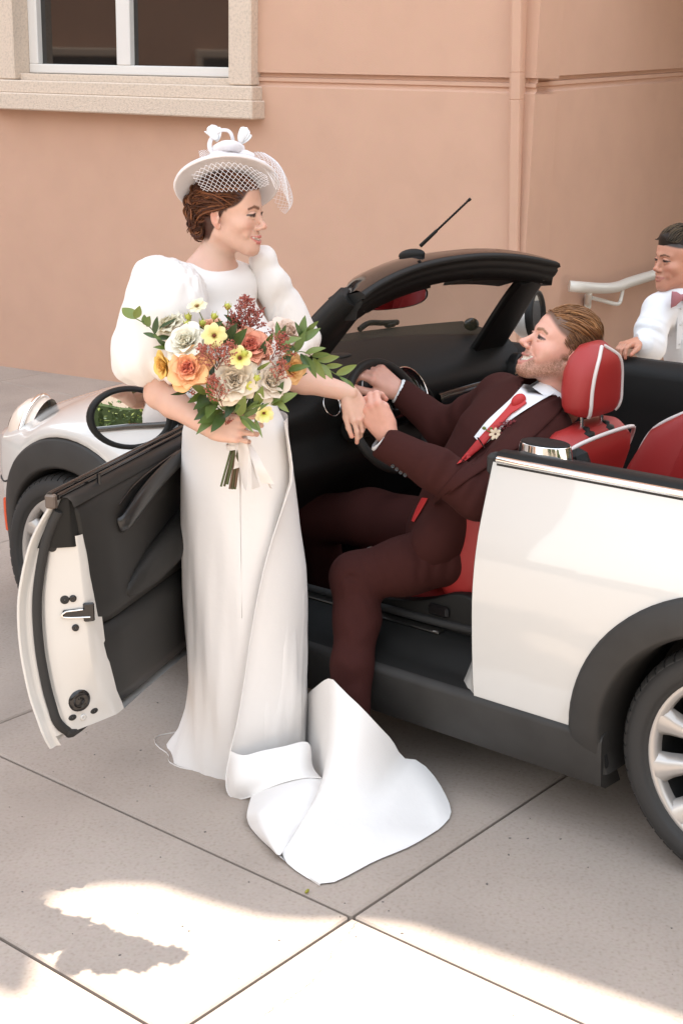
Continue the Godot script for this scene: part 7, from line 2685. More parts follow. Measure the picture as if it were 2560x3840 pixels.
func build_boy() -> void:
	var by := thing("person", "boy in white shirt and pink bow tie leaning on the car's far side", "person")
	var sk := Color(0.55, 0.265, 0.175)
	var body := Mb.new()
	var hs := 0.97
	var hx := Transform3D(face_basis(-70, 2, 0).scaled_local(Vector3.ONE * hs), Vector3(1.265, 1.338, -5.38))
	var scalp := func(p: Vector3, c: Color) -> Color:
		var ax := absf(p.x)
		var k := smoothstep(-0.002, 0.006, p.y - 0.050 - (0.02 - 5.0 * ax * ax) * 0.4)
		if p.z < 0.03:
			k = maxf(k, 0.62 * smoothstep(0.034, 0.018, p.z) * smoothstep(-0.01, 0.02, p.y))
		return c.lerp(Color(0.045, 0.034, 0.028), k)
	head(body, hx, {"jaw": 0.88, "brow_w": 0.6, "smile": 0.7, "open": 0.0, "fold": 0.1, "lips": 0.8, "nose": 0.72, "skin": sk, "lip": Color(0.42, 0.16, 0.12), "brow": Color(0.08, 0.04, 0.02), "neck": Vector3(0, -0.15, -0.03), "scalp": scalp}, 0.003)
	var wr: Vector3 = Vector3(1.092, 1.056, -5.22)
	var hf := hand_frame(wr, Vector3(-0.78, -0.05, 0.62), Vector3(0.62, 0.1, 0.78))
	hand(body, hf, 1.0, 0.86, [[0.35, 0.85, 0.3, 0.12], [0.45, 0.9, 0.3, 0.02], [0.5, 0.9, 0.3, -0.06], [0.6, 0.9, 0.3, -0.14]], [Vector3(0.6, 0.75, 0.2), Vector3(0.2, 0.95, 0.3), Vector3(0.1, 0.9, 0.4)], sk, 0.0028)
	obj("body", body, M.skin, by)
	# hair with a raised front
	rng.seed = 5
	var hb := Mb.new()
	hb.has_col = true
	var base := Sdf.new()
	base.ell(Vector3(0, 0.060, 0.0), Vector3(0.070, 0.066, 0.092), 0.01)
	base.ell(Vector3(0, 0.090, 0.040), Vector3(0.048, 0.026, 0.050), 0.02)
	base.ell(Vector3(0, -0.025, 0.04), Vector3(0.16, 0.083, 0.14), 0.006, true)
	base.build(hb, 0.005, hx, func(_p): return Color(0.022, 0.015, 0.008))
	for k in 330:
		var ax := rng.randf_range(-1, 1)
		var z := rng.randf_range(-0.05, 0.092)
		var pts := []
		for i in 4:
			var d := Vector3(ax * 0.062, 0.0, clampf(z - 0.014 * i, -0.085, 0.089))
			d.y = 0.069 * sqrt(maxf(0.02, 1.0 - pow(d.x / 0.073, 2.0) - pow(d.z / 0.095, 2.0)))
			if z > 0.03 and i < 3:
				d.y += 0.008 * (1.0 - absf(ax)) + 0.004
			pts.append(hx * (Vector3(0, 0.061, 0.0) + d))
		lock(hb, pts, rng.randf_range(0.002, 0.004), Color(0.016, 0.011, 0.006).lerp(Color(0.075, 0.05, 0.026), rng.randf()), 0.6, Vector3.UP, 3)
	obj("hair", hb, M.hair, by)
	var s := Sdf.new()
	s.chain([Vector3(1.336, 1.167, -5.42), Vector3(1.369, 1.028, -5.45), Vector3(1.404, 0.8139, -5.5)], [0.115, 0.125, 0.12], 0.05)
	s.cap(Vector3(1.199, 1.155, -5.36), Vector3(1.474, 1.135, -5.5), 0.062, 0.062, 0.06)
	s.ell(Vector3(1.265, 1.218, -5.38), Vector3(0.062, 0.03, 0.06), 0.03)
	s.chain([Vector3(1.192, 1.152, -5.35), Vector3(1.156, 1.085, -5.3), Vector3(1.151, 1.025, -5.27)], [0.060, 0.057, 0.052], 0.03)
	s.chain([Vector3(1.153, 1.033, -5.27), Vector3(1.119, 1.044, -5.235), Vector3(1.093, 1.053, -5.22)], [0.050, 0.040, 0.034], 0.03)
	s.ell(Vector3(1.072, 1.061, -5.21), Vector3(0.018, 0.06, 0.06), 0.002, true)
	var fold := func(p: Vector3) -> Vector3:
		return p + Vector3(-0.4, 0.2, 0.85) * (crease(p, Vector3(1.172, 1.118, -5.3), Vector3(1.135, 1.028, -5.25), 2.5, 0.07, 0.006) + crease(p, Vector3(1.221, 1.139, -5.27), Vector3(1.284, 1.02, -5.3), 2.0, 0.10, 0.004))
	var sm := Mb.new()
	s.build(sm, 0.008, Transform3D.IDENTITY, null, fold)
	var so := obj("shirt", sm, M.shirt, by)
	var al := every(s)
	var pk := Mb.new()
	pk.tube(PackedVector3Array([rest(s, al, Vector3(1.166, 1.23, -4.9), 0.0), rest(s, al, Vector3(1.168, 1.178, -4.9), 0.0), rest(s, al, Vector3(1.171, 1.087, -4.9), 0.0)]), 0.014, 8, true, 0.15, Vector3(0.2, 0, 1))
	obj("placket", pk, M.shirt, so)
	for q in [Vector3(1.168, 1.226, -4.9), Vector3(1.17, 1.17, -4.9), Vector3(1.171, 1.102, -4.9)]:
		var b := Mb.new()
		b.lathe(PackedVector2Array([Vector2(0.001, 0.002), Vector2(0.004, 0.002), Vector2(0.005, 0.0)]), rest(s, al, q, 0.005), frame(Vector3(-0.3, 0.2, 0.9), Vector3.UP), 12)
		obj("shirt_button", b, mat(Color(0.6, 0.58, 0.56), 0.4), so)
	# turned down collar, bow tie
	var cl := Mb.new()
	var r0 := PackedVector3Array()
	var r1 := PackedVector3Array()
	for k in 25:
		var a := TAU * k / 24.0
		r0.append(hx * Vector3(cos(a) * 0.052, -0.098, -0.024 + sin(a) * 0.056))
		r1.append(hx * Vector3(cos(a) * 0.070, -0.128 - 0.014 * maxf(0, sin(a)), -0.022 + sin(a) * 0.078))
	cl.grid([r0, r1])
	obj("collar", cl, M.shirt, by)
	var bw := Mb.new()
	var bc := rest(s, al, Vector3(1.171, 1.263, -4.9), 0.022)
	for sd in [-1.0, 1.0]:
		var rows := []
		for q in [[0.0, 0.010, 0.008], [0.010, 0.013, 0.012], [0.030, 0.026, 0.014], [0.052, 0.031, 0.010], [0.054, 0.031, 0.002]]:
			var ring := PackedVector3Array()
			for k in 14:
				var a := TAU * k / 14
				ring.append(bc + Vector3(sd * q[0] * 0.86 + 0.0, sin(a) * q[1] - 0.10 * q[0], cos(a) * q[2] - sd * q[0] * 0.35))
			rows.append(ring)
		bw.grid(rows, true)
		bw.fan(rows[4])
	bw.ball(bc, Vector3(0.010, 0.013, 0.013))
	obj("bow_tie", bw, mat(Color(0.36, 0.145, 0.16), 0.8), by)

# ---------------------------------------------------------------- bouquet
func petal_mesh(w: float, h: float, cup: float, curl: float, c0: Color, c1: Color, ruffle: float, seed_: int) -> ArrayMesh:
	# base at the origin, growing up y, the cup opens towards -z (the flower's axis)
	var mb := Mb.new()
	mb.has_col = true
	var rows := []
	var r := RandomNumberGenerator.new()
	r.seed = seed_
	var ph := r.randf() * 6.0
	var cols := []
	for i in 8:
		var v := i / 7.0
		var ring := PackedVector3Array()
		for k in 9:
			var u := k / 4.0 - 1.0
			var half := w * (0.30 + 0.70 * pow(sin(PI * minf(0.10 + v * 0.58, 0.5)), 0.9)) * sqrt(maxf(0.03, 1.0 - pow(v, 6.0) * 0.55))
			var top := h * v * (1.0 - 0.14 * u * u * v)
			var z := cup * (u * u) * -1.0 * w + curl * h * pow(v, 3.0) - 0.10 * h * sin(PI * v)
			z += ruffle * w * sin(u * 5.0 + ph) * v * v
			ring.append(Vector3(u * half, top, z))
		rows.append(ring)
	for i in 8:
		for k in 9:
			cols.append(c0.lerp(c1, clampf(pow(i / 7.0, 1.2) + 0.06 * sin(k * 2.0 + ph), 0, 1)))
	mb.grid(rows)
	for i in cols.size():
		mb.c[i] = cols[i]
	return mb.mesh()

func rose(parent: Node, called: String, at: Vector3, axis: Vector3, r: float, inner: Color, outer: Color, seed_: int, ruffle := 0.05, open := 1.0) -> void:
	var n := Node3D.new()
	n.name = called
	n.transform = Transform3D(frame(axis, Vector3(0.2, 1, 0.3)), at)
	parent.add_child(n, true)
	var g := RandomNumberGenerator.new()
	g.seed = seed_
	var ms := []
	for k in 4:
		var f := k / 3.0
		ms.append([petal_mesh(r * lerpf(0.30, 0.66, f), r * lerpf(0.62, 1.10, f), lerpf(0.75, 0.34, f), lerpf(-0.05, 0.34, f), inner.lerp(outer, f * 0.7), inner.lerp(outer, 0.15 + f * 0.85), ruffle, seed_ + k), petal_mesh(r * lerpf(0.33, 0.60, f), r * lerpf(0.60, 1.02, f), lerpf(0.8, 0.40, f), lerpf(-0.02, 0.26, f), inner.lerp(outer, f * 0.6), inner.lerp(outer, 0.1 + f * 0.8), ruffle, seed_ + 10 + k)])
	var core := Mb.new()
	core.has_col = true
	core.col = inner * 0.9
	core.ball(Vector3(0, r * 0.30, 0), Vector3(r * 0.17, r * 0.30, r * 0.17), Basis.IDENTITY, 6, 10)
	obj("heart", core, M.petal, n)
	var rings := [[4, 0.10, 0.04, 0.30, 0], [5, 0.17, 0.14, 0.22, 0], [6, 0.25, 0.28, 0.14, 1], [6, 0.30, 0.46, 0.06, 2], [6, 0.33, 0.72, -0.02, 3], [5, 0.34, 1.02, -0.06, 3]]
	for q in rings:
		for k in q[0]:
			var a: float = TAU * k / q[0] + q[1] * 20.0 + g.randf_range(-0.15, 0.15)
			var tilt: float = q[2] * open + g.randf_range(-0.07, 0.07)
			var b := Basis(Vector3.UP, a) * Basis(Vector3(1, 0, 0), tilt)
			inst("petal", ms[q[4]][k % 2], M.petal, n, Transform3D(b, Basis(Vector3.UP, a) * Vector3(0, q[3] * r, q[1] * r * 0.55)))

func daisy(parent: Node, called: String, at: Vector3, axis: Vector3, r: float, col: Color, col2: Color, petals: int, seed_: int, cup := 1.25) -> void:
	var n := Node3D.new()
	n.name = called
	n.transform = Transform3D(frame(axis, Vector3(0.1, 1, 0.2)), at)
	parent.add_child(n, true)
	var g := RandomNumberGenerator.new()
	g.seed = seed_
	var pm := petal_mesh(r * 0.38, r, 0.12, 0.12, col2, col, 0.05, seed_)
	for k in petals:
		var a := TAU * k / petals + g.randf_range(-0.1, 0.1)
		inst("petal", pm, M.petal, n, Transform3D(Basis(Vector3.UP, a) * Basis(Vector3(1, 0, 0), cup + g.randf_range(-0.18, 0.18)), Basis(Vector3.UP, a) * Vector3(0, 0, r * 0.06)))
	var eye := Mb.new()
	eye.ball(Vector3(0, r * 0.08, 0), Vector3(r * 0.17, r * 0.13, r * 0.17), Basis.IDENTITY, 5, 10)
	obj("flower_eye", eye, mat(Color(0.16, 0.035, 0.012), 0.8), n)
	var ring := Mb.new()
	for k in 14:
		var a := TAU * k / 14
		ring.tube(PackedVector3Array([Vector3(cos(a) * r * 0.12, r * 0.10, sin(a) * r * 0.12), Vector3(cos(a) * r * 0.22, r * 0.24, sin(a) * r * 0.22)]), 0.0006, 4)
	var so := obj("stamens", ring, mat(Color(0.35, 0.24, 0.04), 0.7), n)
	so.set_meta("kind", "stuff")

func leaf_mesh(w: float, bend: float, fold: float) -> ArrayMesh:   # unit length along y
	var mb := Mb.new()
	var rows := []
	for i in 9:
		var v := i / 8.0
		var half := w * pow(sin(PI * pow(v, 0.85)), 0.85) + 0.004
		var r := PackedVector3Array()
		for k in 5:
			var u := k / 2.0 - 1.0
			r.append(Vector3(u * half, v - bend * bend * v * v * 0.2, fold * absf(u) * half - bend * v * v + 0.0))
		rows.append(r)
	mb.grid(rows)
	return mb.mesh()

func build_bouquet() -> void:
	var bq := thing("bouquet", "loose bouquet of peach and cream roses with red sprigs held by the woman", "bouquet")
	M.petal = vmat(0.62)
	M.petal.backlight_enabled = true
	M.petal.backlight = Color(0.35, 0.33, 0.30)
	var greens := []
	for q in [Color(0.040, 0.080, 0.018), Color(0.085, 0.135, 0.026), Color(0.150, 0.195, 0.045), Color(0.024, 0.052, 0.018)]:
		var m := mat(q, 0.42)
		m.backlight_enabled = true
		m.backlight = Color(0.22, 0.26, 0.08)
		greens.append(m)
	var white := Color(0.74, 0.70, 0.55)
	var cream := Color(0.76, 0.66, 0.51)
	var peach := Color(0.76, 0.34, 0.16)
	var pink := Color(0.72, 0.215, 0.16)
	var gold := Color(0.80, 0.43, 0.10)
	var lemon := Color(0.78, 0.70, 0.33)
	rose(bq, "white_rose", Vector3(-0.3786, 1.323, -3.53), Vector3(-0.30, 0.62, 0.72), 0.048, white, Color(0.78, 0.74, 0.62), 1, 0.05)
	rose(bq, "peach_rose", Vector3(-0.3728, 1.268, -3.5), Vector3(-0.18, 0.35, 0.92), 0.049, Color(0.80, 0.25, 0.18), Color(0.86, 0.50, 0.22), 2, 0.09)
	rose(bq, "yellow_rose", Vector3(-0.4338, 1.272, -3.56), Vector3(-0.75, -0.1, 0.6), 0.036, gold, Color(0.82, 0.56, 0.15), 3, 0.04, 0.6)
	rose(bq, "pink_rose", Vector3(-0.2322, 1.307, -3.55), Vector3(0.2, 0.60, 0.75), 0.048, pink, Color(0.78, 0.36, 0.22), 4, 0.07)
	rose(bq, "cream_rose", Vector3(-0.2672, 1.239, -3.5), Vector3(0.05, 0.30, 0.95), 0.052, Color(0.70, 0.60, 0.47), cream, 5, 0.14)
	rose(bq, "ivory_rose", Vector3(-0.1836, 1.233, -3.52), Vector3(0.45, 0.30, 0.8), 0.045, cream, Color(0.76, 0.66, 0.55), 6, 0.08)
	rose(bq, "apricot_rose", Vector3(-0.3288, 1.341, -3.6), Vector3(-0.05, 0.85, 0.5), 0.036, peach, Color(0.74, 0.40, 0.26), 7, 0.08)
	rose(bq, "blush_rose", Vector3(-0.1437, 1.33, -3.62), Vector3(0.35, 0.75, 0.5), 0.044, Color(0.74, 0.54, 0.42), Color(0.78, 0.62, 0.52), 8, 0.08)
	rose(bq, "apricot_rose", Vector3(-0.1352, 1.255, -3.58), Vector3(0.65, 0.25, 0.7), 0.036, gold, Color(0.78, 0.46, 0.20), 9, 0.05, 0.75)
	rose(bq, "blush_rose", Vector3(-0.2827, 1.338, -3.62), Vector3(0.1, 0.85, 0.45), 0.032, Color(0.72, 0.52, 0.42), Color(0.76, 0.62, 0.54), 12, 0.1)
	rose(bq, "cream_rose", Vector3(-0.4347, 1.356, -3.62), Vector3(-0.4, 0.75, 0.45), 0.036, Color(0.66, 0.60, 0.42), Color(0.74, 0.68, 0.52), 14, 0.16)
	daisy(bq, "yellow_cosmos", Vector3(-0.3134, 1.355, -3.49), Vector3(0.05, 0.25, 0.95), 0.031, lemon, Color(0.74, 0.62, 0.20), 8, 21)
	daisy(bq, "yellow_cosmos", Vector3(-0.2491, 1.304, -3.46), Vector3(0.05, 0.40, 0.9), 0.031, lemon, Color(0.72, 0.64, 0.12), 6, 22, 1.1)
	daisy(bq, "cream_cosmos", Vector3(-0.3604, 1.416, -3.56), Vector3(-0.1, 0.85, 0.5), 0.026, Color(0.74, 0.68, 0.50), Color(0.7, 0.6, 0.3), 8, 23)
	daisy(bq, "yellow_cosmos", Vector3(-0.1957, 1.159, -3.5), Vector3(0.25, -0.1, 0.95), 0.027, Color(0.76, 0.66, 0.36), Color(0.66, 0.68, 0.10), 9, 24, 0.85)
	daisy(bq, "yellow_cosmos", Vector3(-0.2281, 1.233, -3.48), Vector3(0.2, 0.1, 0.95), 0.016, Color(0.70, 0.66, 0.14), Color(0.55, 0.6, 0.08), 8, 25, 0.7)
	rng.seed = 101
	# buds on their stalks
	var bud_m := mat(Color(0.46, 0.47, 0.08), 0.6)
	for q in [[Vector3(-0.2842, 1.417, -3.56), Vector3(-0.2939, 1.347, -3.58)], [Vector3(-0.3829, 1.391, -3.56), Vector3(-0.3679, 1.336, -3.58)], [Vector3(-0.3846, 1.375, -3.55), Vector3(-0.3692, 1.333, -3.57)], [Vector3(-0.3475, 1.377, -3.55), Vector3(-0.3451, 1.333, -3.57)], [Vector3(-0.3176, 1.394, -3.55), Vector3(-0.3339, 1.338, -3.57)], [Vector3(-0.2082, 1.255, -3.46), Vector3(-0.2276, 1.207, -3.5)], [Vector3(-0.2364, 1.318, -3.45), Vector3(-0.2339, 1.278, -3.5)]]:
		var b := Mb.new()
		var d: Vector3 = ((q[0] as Vector3) - q[1]).normalized()
		b.ball(q[0], Vector3(0.0078, 0.0090, 0.0078), frame(d, Vector3(0, 0, 1)), 6, 8)
		for k in 5:
			var a := TAU * k / 5
			var f := frame(d, Vector3(0, 0, 1))
			b.tube(PackedVector3Array([q[0] + f * Vector3(0, -0.008, 0), q[0] + f * Vector3(cos(a) * 0.009, 0.002, sin(a) * 0.009), q[0] + f * Vector3(cos(a) * 0.008, 0.012, sin(a) * 0.008)]), PackedFloat32Array([0.0012, 0.0016, 0.0004]), 4)
		obj("bud", b, bud_m, bq)
		var st := Mb.new()
		st.tube(smooth([q[0], (q[0] as Vector3).lerp(q[1], 0.5) + Vector3(0.004, 0, 0.002), q[1]], 4), 0.0014, 5)
		obj("stalk", st, greens[2], bq)
	var s3 := Mb.new()
	s3.tube(smooth([Vector3(-0.3594, 1.413, -3.56), Vector3(-0.3471, 1.383, -3.56), Vector3(-0.3413, 1.342, -3.58)], 4), 0.0013, 5)
	obj("stalk", s3, greens[2], bq)
	# red sprays: a branching stem beaded with tiny florets
	var sprig_m := vmat(0.75)
	for q in [[Vector3(-0.2467, 1.336, -3.58), Vector3(-0.2376, 1.438, -3.57), 0.060, 900, 0.1], [Vector3(-0.2457, 1.323, -3.56), Vector3(-0.2126, 1.403, -3.58), 0.055, 500, 0.1], [Vector3(-0.2457, 1.323, -3.56), Vector3(-0.2669, 1.393, -3.57), 0.05, 420, 0.1], [Vector3(-0.3064, 1.275, -3.46), Vector3(-0.3429, 1.334, -3.455), 0.042, 420, 1.0], [Vector3(-0.3064, 1.275, -3.46), Vector3(-0.2678, 1.343, -3.45), 0.042, 420, 1.0], [Vector3(-0.2936, 1.182, -3.46), Vector3(-0.3183, 1.26, -3.445), 0.042, 520, 1.0], [Vector3(-0.3075, 1.278, -3.5), Vector3(-0.2953, 1.327, -3.47), 0.025, 160, 1.0], [Vector3(-0.178, 1.288, -3.51), Vector3(-0.1421, 1.353, -3.5), 0.042, 420, 0.3], [Vector3(-0.1853, 1.26, -3.54), Vector3(-0.1997, 1.319, -3.52), 0.03, 200, 0.6], [Vector3(-0.1647, 1.234, -3.49), Vector3(-0.142, 1.295, -3.48), 0.034, 340, 1.2], [Vector3(-0.2911, 1.113, -3.52), Vector3(-0.2967, 1.185, -3.5), 0.015, 90, 0.8], [Vector3(-0.365, 1.231, -3.52), Vector3(-0.3833, 1.207, -3.5), 0.02, 60, 0.8]]:
		var mb := Mb.new()
		mb.has_col = true
		var a: Vector3 = q[0]
		var b: Vector3 = q[1]
		var ax := frame(b - a, Vector3(0, 0, 1))
		var ln := a.distance_to(b)
		mb.col = Color(0.20, 0.07, 0.04)
		mb.tube(PackedVector3Array([a, b]), PackedFloat32Array([0.0014, 0.0005]), 5)
		var nb := int(q[3] / 26)
		for i in nb:
			var t := 0.15 + 0.85 * i / nb
			var an := i * 2.4
			var l: float = q[2] * (1.05 - t) * rng.randf_range(0.6, 1.1) + 0.006
			var p0 := a.lerp(b, t)
			var p1 := p0 + ax * Vector3(cos(an) * l, l * 0.85, sin(an) * l)
			mb.col = Color(0.22, 0.08, 0.05)
			mb.tube(PackedVector3Array([p0, p1]), 0.0006, 4)
			for k in 16:
				var f := rng.randf_range(0.25, 1.05)
				var p := p0.lerp(p1, f) + Vector3(rng.randfn(), rng.randfn(), rng.randfn()) * 0.0022
				mb.col = Color(0.25, 0.035, 0.035).lerp(Color(0.50, 0.17, 0.11), clampf(rng.randf() * 0.7 + q[4] * 0.3, 0, 1))
				mb.ball(p, Vector3(0.0016, 0.0023, 0.0016) * rng.randf_range(0.8, 1.3), Basis(Vector3(rng.randfn(), rng.randfn(), rng.randfn()).normalized(), rng.randf() * 3.0), 3, 4)
		var so := obj("red_spray", mb, sprig_m, bq)
		so.set_meta("kind", "stuff")
	# leaves
	var lm := [leaf_mesh(0.17, 0.18, 0.25), leaf_mesh(0.15, -0.15, 0.2), leaf_mesh(0.30, 0.10, 0.15), leaf_mesh(0.14, 0.35, 0.3), leaf_mesh(0.075, 0.25, 0.1)]
	var put := func(a: Vector3, b: Vector3, kind: int, green: int, roll := 0.0):
		var f := frame(b - a, Vector3(0.15, 0.35, 0.9)) * Basis(Vector3.UP, roll)
		inst("leaf", lm[kind], greens[green], bq, Transform3D(f.scaled_local(Vector3.ONE * a.distance_to(b)), a))
	var branch := func(pts: Array, r: float):
		var mb := Mb.new()
		mb.tube(smooth(pts, 6), r, 6)
		obj("branch", mb, greens[1], bq)
	# left branch with paired oval leaves
	branch.call([Vector3(-0.3996, 1.312, -3.56), Vector3(-0.4503, 1.333, -3.55), Vector3(-0.4799, 1.365, -3.56), Vector3(-0.5058, 1.38, -3.57), Vector3(-0.5255, 1.388, -3.58)], 0.0014)
	for q in [[Vector3(-0.5166, 1.384, -3.57), Vector3(-0.5538, 1.413, -3.6), 2, 2], [Vector3(-0.5176, 1.386, -3.57), Vector3(-0.503, 1.418, -3.56), 2, 2], [Vector3(-0.4931, 1.369, -3.57), Vector3(-0.4954, 1.396, -3.57), 2, 1], [Vector3(-0.4886, 1.367, -3.56), Vector3(-0.4784, 1.395, -3.54), 2, 1], [Vector3(-0.4683, 1.349, -3.55), Vector3(-0.46, 1.394, -3.54), 0, 3], [Vector3(-0.4609, 1.341, -3.55), Vector3(-0.494, 1.356, -3.54), 0, 0], [Vector3(-0.4503, 1.333, -3.55), Vector3(-0.4738, 1.349, -3.55), 1, 1], [Vector3(-0.4333, 1.318, -3.55), Vector3(-0.4586, 1.337, -3.53), 0, 3], [Vector3(-0.4258, 1.314, -3.55), Vector3(-0.4471, 1.326, -3.54), 1, 1], [Vector3(-0.4559, 1.36, -3.55), Vector3(-0.4421, 1.382, -3.55), 4, 0], [Vector3(-0.4557, 1.366, -3.55), Vector3(-0.4124, 1.389, -3.55), 4, 3], [Vector3(-0.4644, 1.34, -3.56), Vector3(-0.4273, 1.338, -3.57), 0, 3], [Vector3(-0.4368, 1.314, -3.55), Vector3(-0.46, 1.324, -3.52), 3, 1]]:
		put.call(q[0], q[1], q[2], q[3], rng.randf_range(-0.5, 0.5))
	# right branches of long pointed leaves
	branch.call([Vector3(-0.1587, 1.256, -3.56), Vector3(-0.1143, 1.301, -3.56), Vector3(-0.0796, 1.292, -3.58), Vector3(-0.0434, 1.258, -3.6), Vector3(-0.0101, 1.234, -3.61), Vector3(0.0157, 1.222, -3.61)], 0.0013)
	branch.call([Vector3(-0.1587, 1.256, -3.56), Vector3(-0.1231, 1.295, -3.56), Vector3(-0.1033, 1.333, -3.57), Vector3(-0.0868, 1.364, -3.58)], 0.0013)
	for q in [[Vector3(-0.0926, 1.297, -3.57), Vector3(-0.0428, 1.318, -3.56), 0, 2], [Vector3(-0.0763, 1.29, -3.58), Vector3(-0.0264, 1.297, -3.57), 1, 1], [Vector3(-0.0621, 1.276, -3.59), Vector3(-0.0066, 1.286, -3.58), 0, 2], [Vector3(-0.0434, 1.258, -3.6), Vector3(0.0033, 1.263, -3.6), 1, 2], [Vector3(-0.0157, 1.236, -3.61), Vector3(0.0402, 1.259, -3.61), 0, 2], [Vector3(-0.0134, 1.234, -3.61), Vector3(0.0123, 1.24, -3.62), 1, 2], [Vector3(0.0123, 1.222, -3.61), Vector3(0.0347, 1.204, -3.6), 3, 1], [Vector3(-0.0045, 1.229, -3.61), Vector3(0.0201, 1.218, -3.59), 0, 1], [Vector3(-0.0544, 1.268, -3.59), Vector3(-0.021, 1.234, -3.57), 0, 2], [Vector3(-0.073, 1.284, -3.58), Vector3(-0.0431, 1.232, -3.56), 0, 2], [Vector3(-0.0926, 1.294, -3.57), Vector3(-0.0616, 1.24, -3.55), 3, 1], [Vector3(-0.1055, 1.327, -3.57), Vector3(-0.0537, 1.363, -3.57), 0, 1], [Vector3(-0.1033, 1.333, -3.57), Vector3(-0.0919, 1.393, -3.57), 0, 1], [Vector3(-0.0924, 1.347, -3.58), Vector3(-0.0593, 1.381, -3.58), 1, 1], [Vector3(-0.0978, 1.338, -3.57), Vector3(-0.1133, 1.374, -3.55), 3, 0], [Vector3(-0.1142, 1.312, -3.56), Vector3(-0.1563, 1.321, -3.52), 0, 0], [Vector3(-0.1231, 1.295, -3.56), Vector3(-0.165, 1.35, -3.53), 0, 2], [Vector3(-0.1187, 1.301, -3.56), Vector3(-0.0895, 1.355, -3.55), 0, 1], [Vector3(-0.1272, 1.292, -3.55), Vector3(-0.1559, 1.284, -3.5), 0, 3], [Vector3(-0.1036, 1.297, -3.57), Vector3(-0.083, 1.268, -3.53), 3, 0], [Vector3(-0.1515, 1.337, -3.54), Vector3(-0.1655, 1.382, -3.55), 0, 1], [Vector3(-0.1548, 1.332, -3.54), Vector3(-0.1405, 1.374, -3.55), 1, 0], [Vector3(-0.157, 1.326, -3.54), Vector3(-0.1021, 1.348, -3.53), 0, 2], [Vector3(-0.1359, 1.26, -3.54), Vector3(-0.0909, 1.281, -3.5), 3, 1]]:
		put.call(q[0], q[1], q[2], q[3], rng.randf_range(-0.6, 0.6))
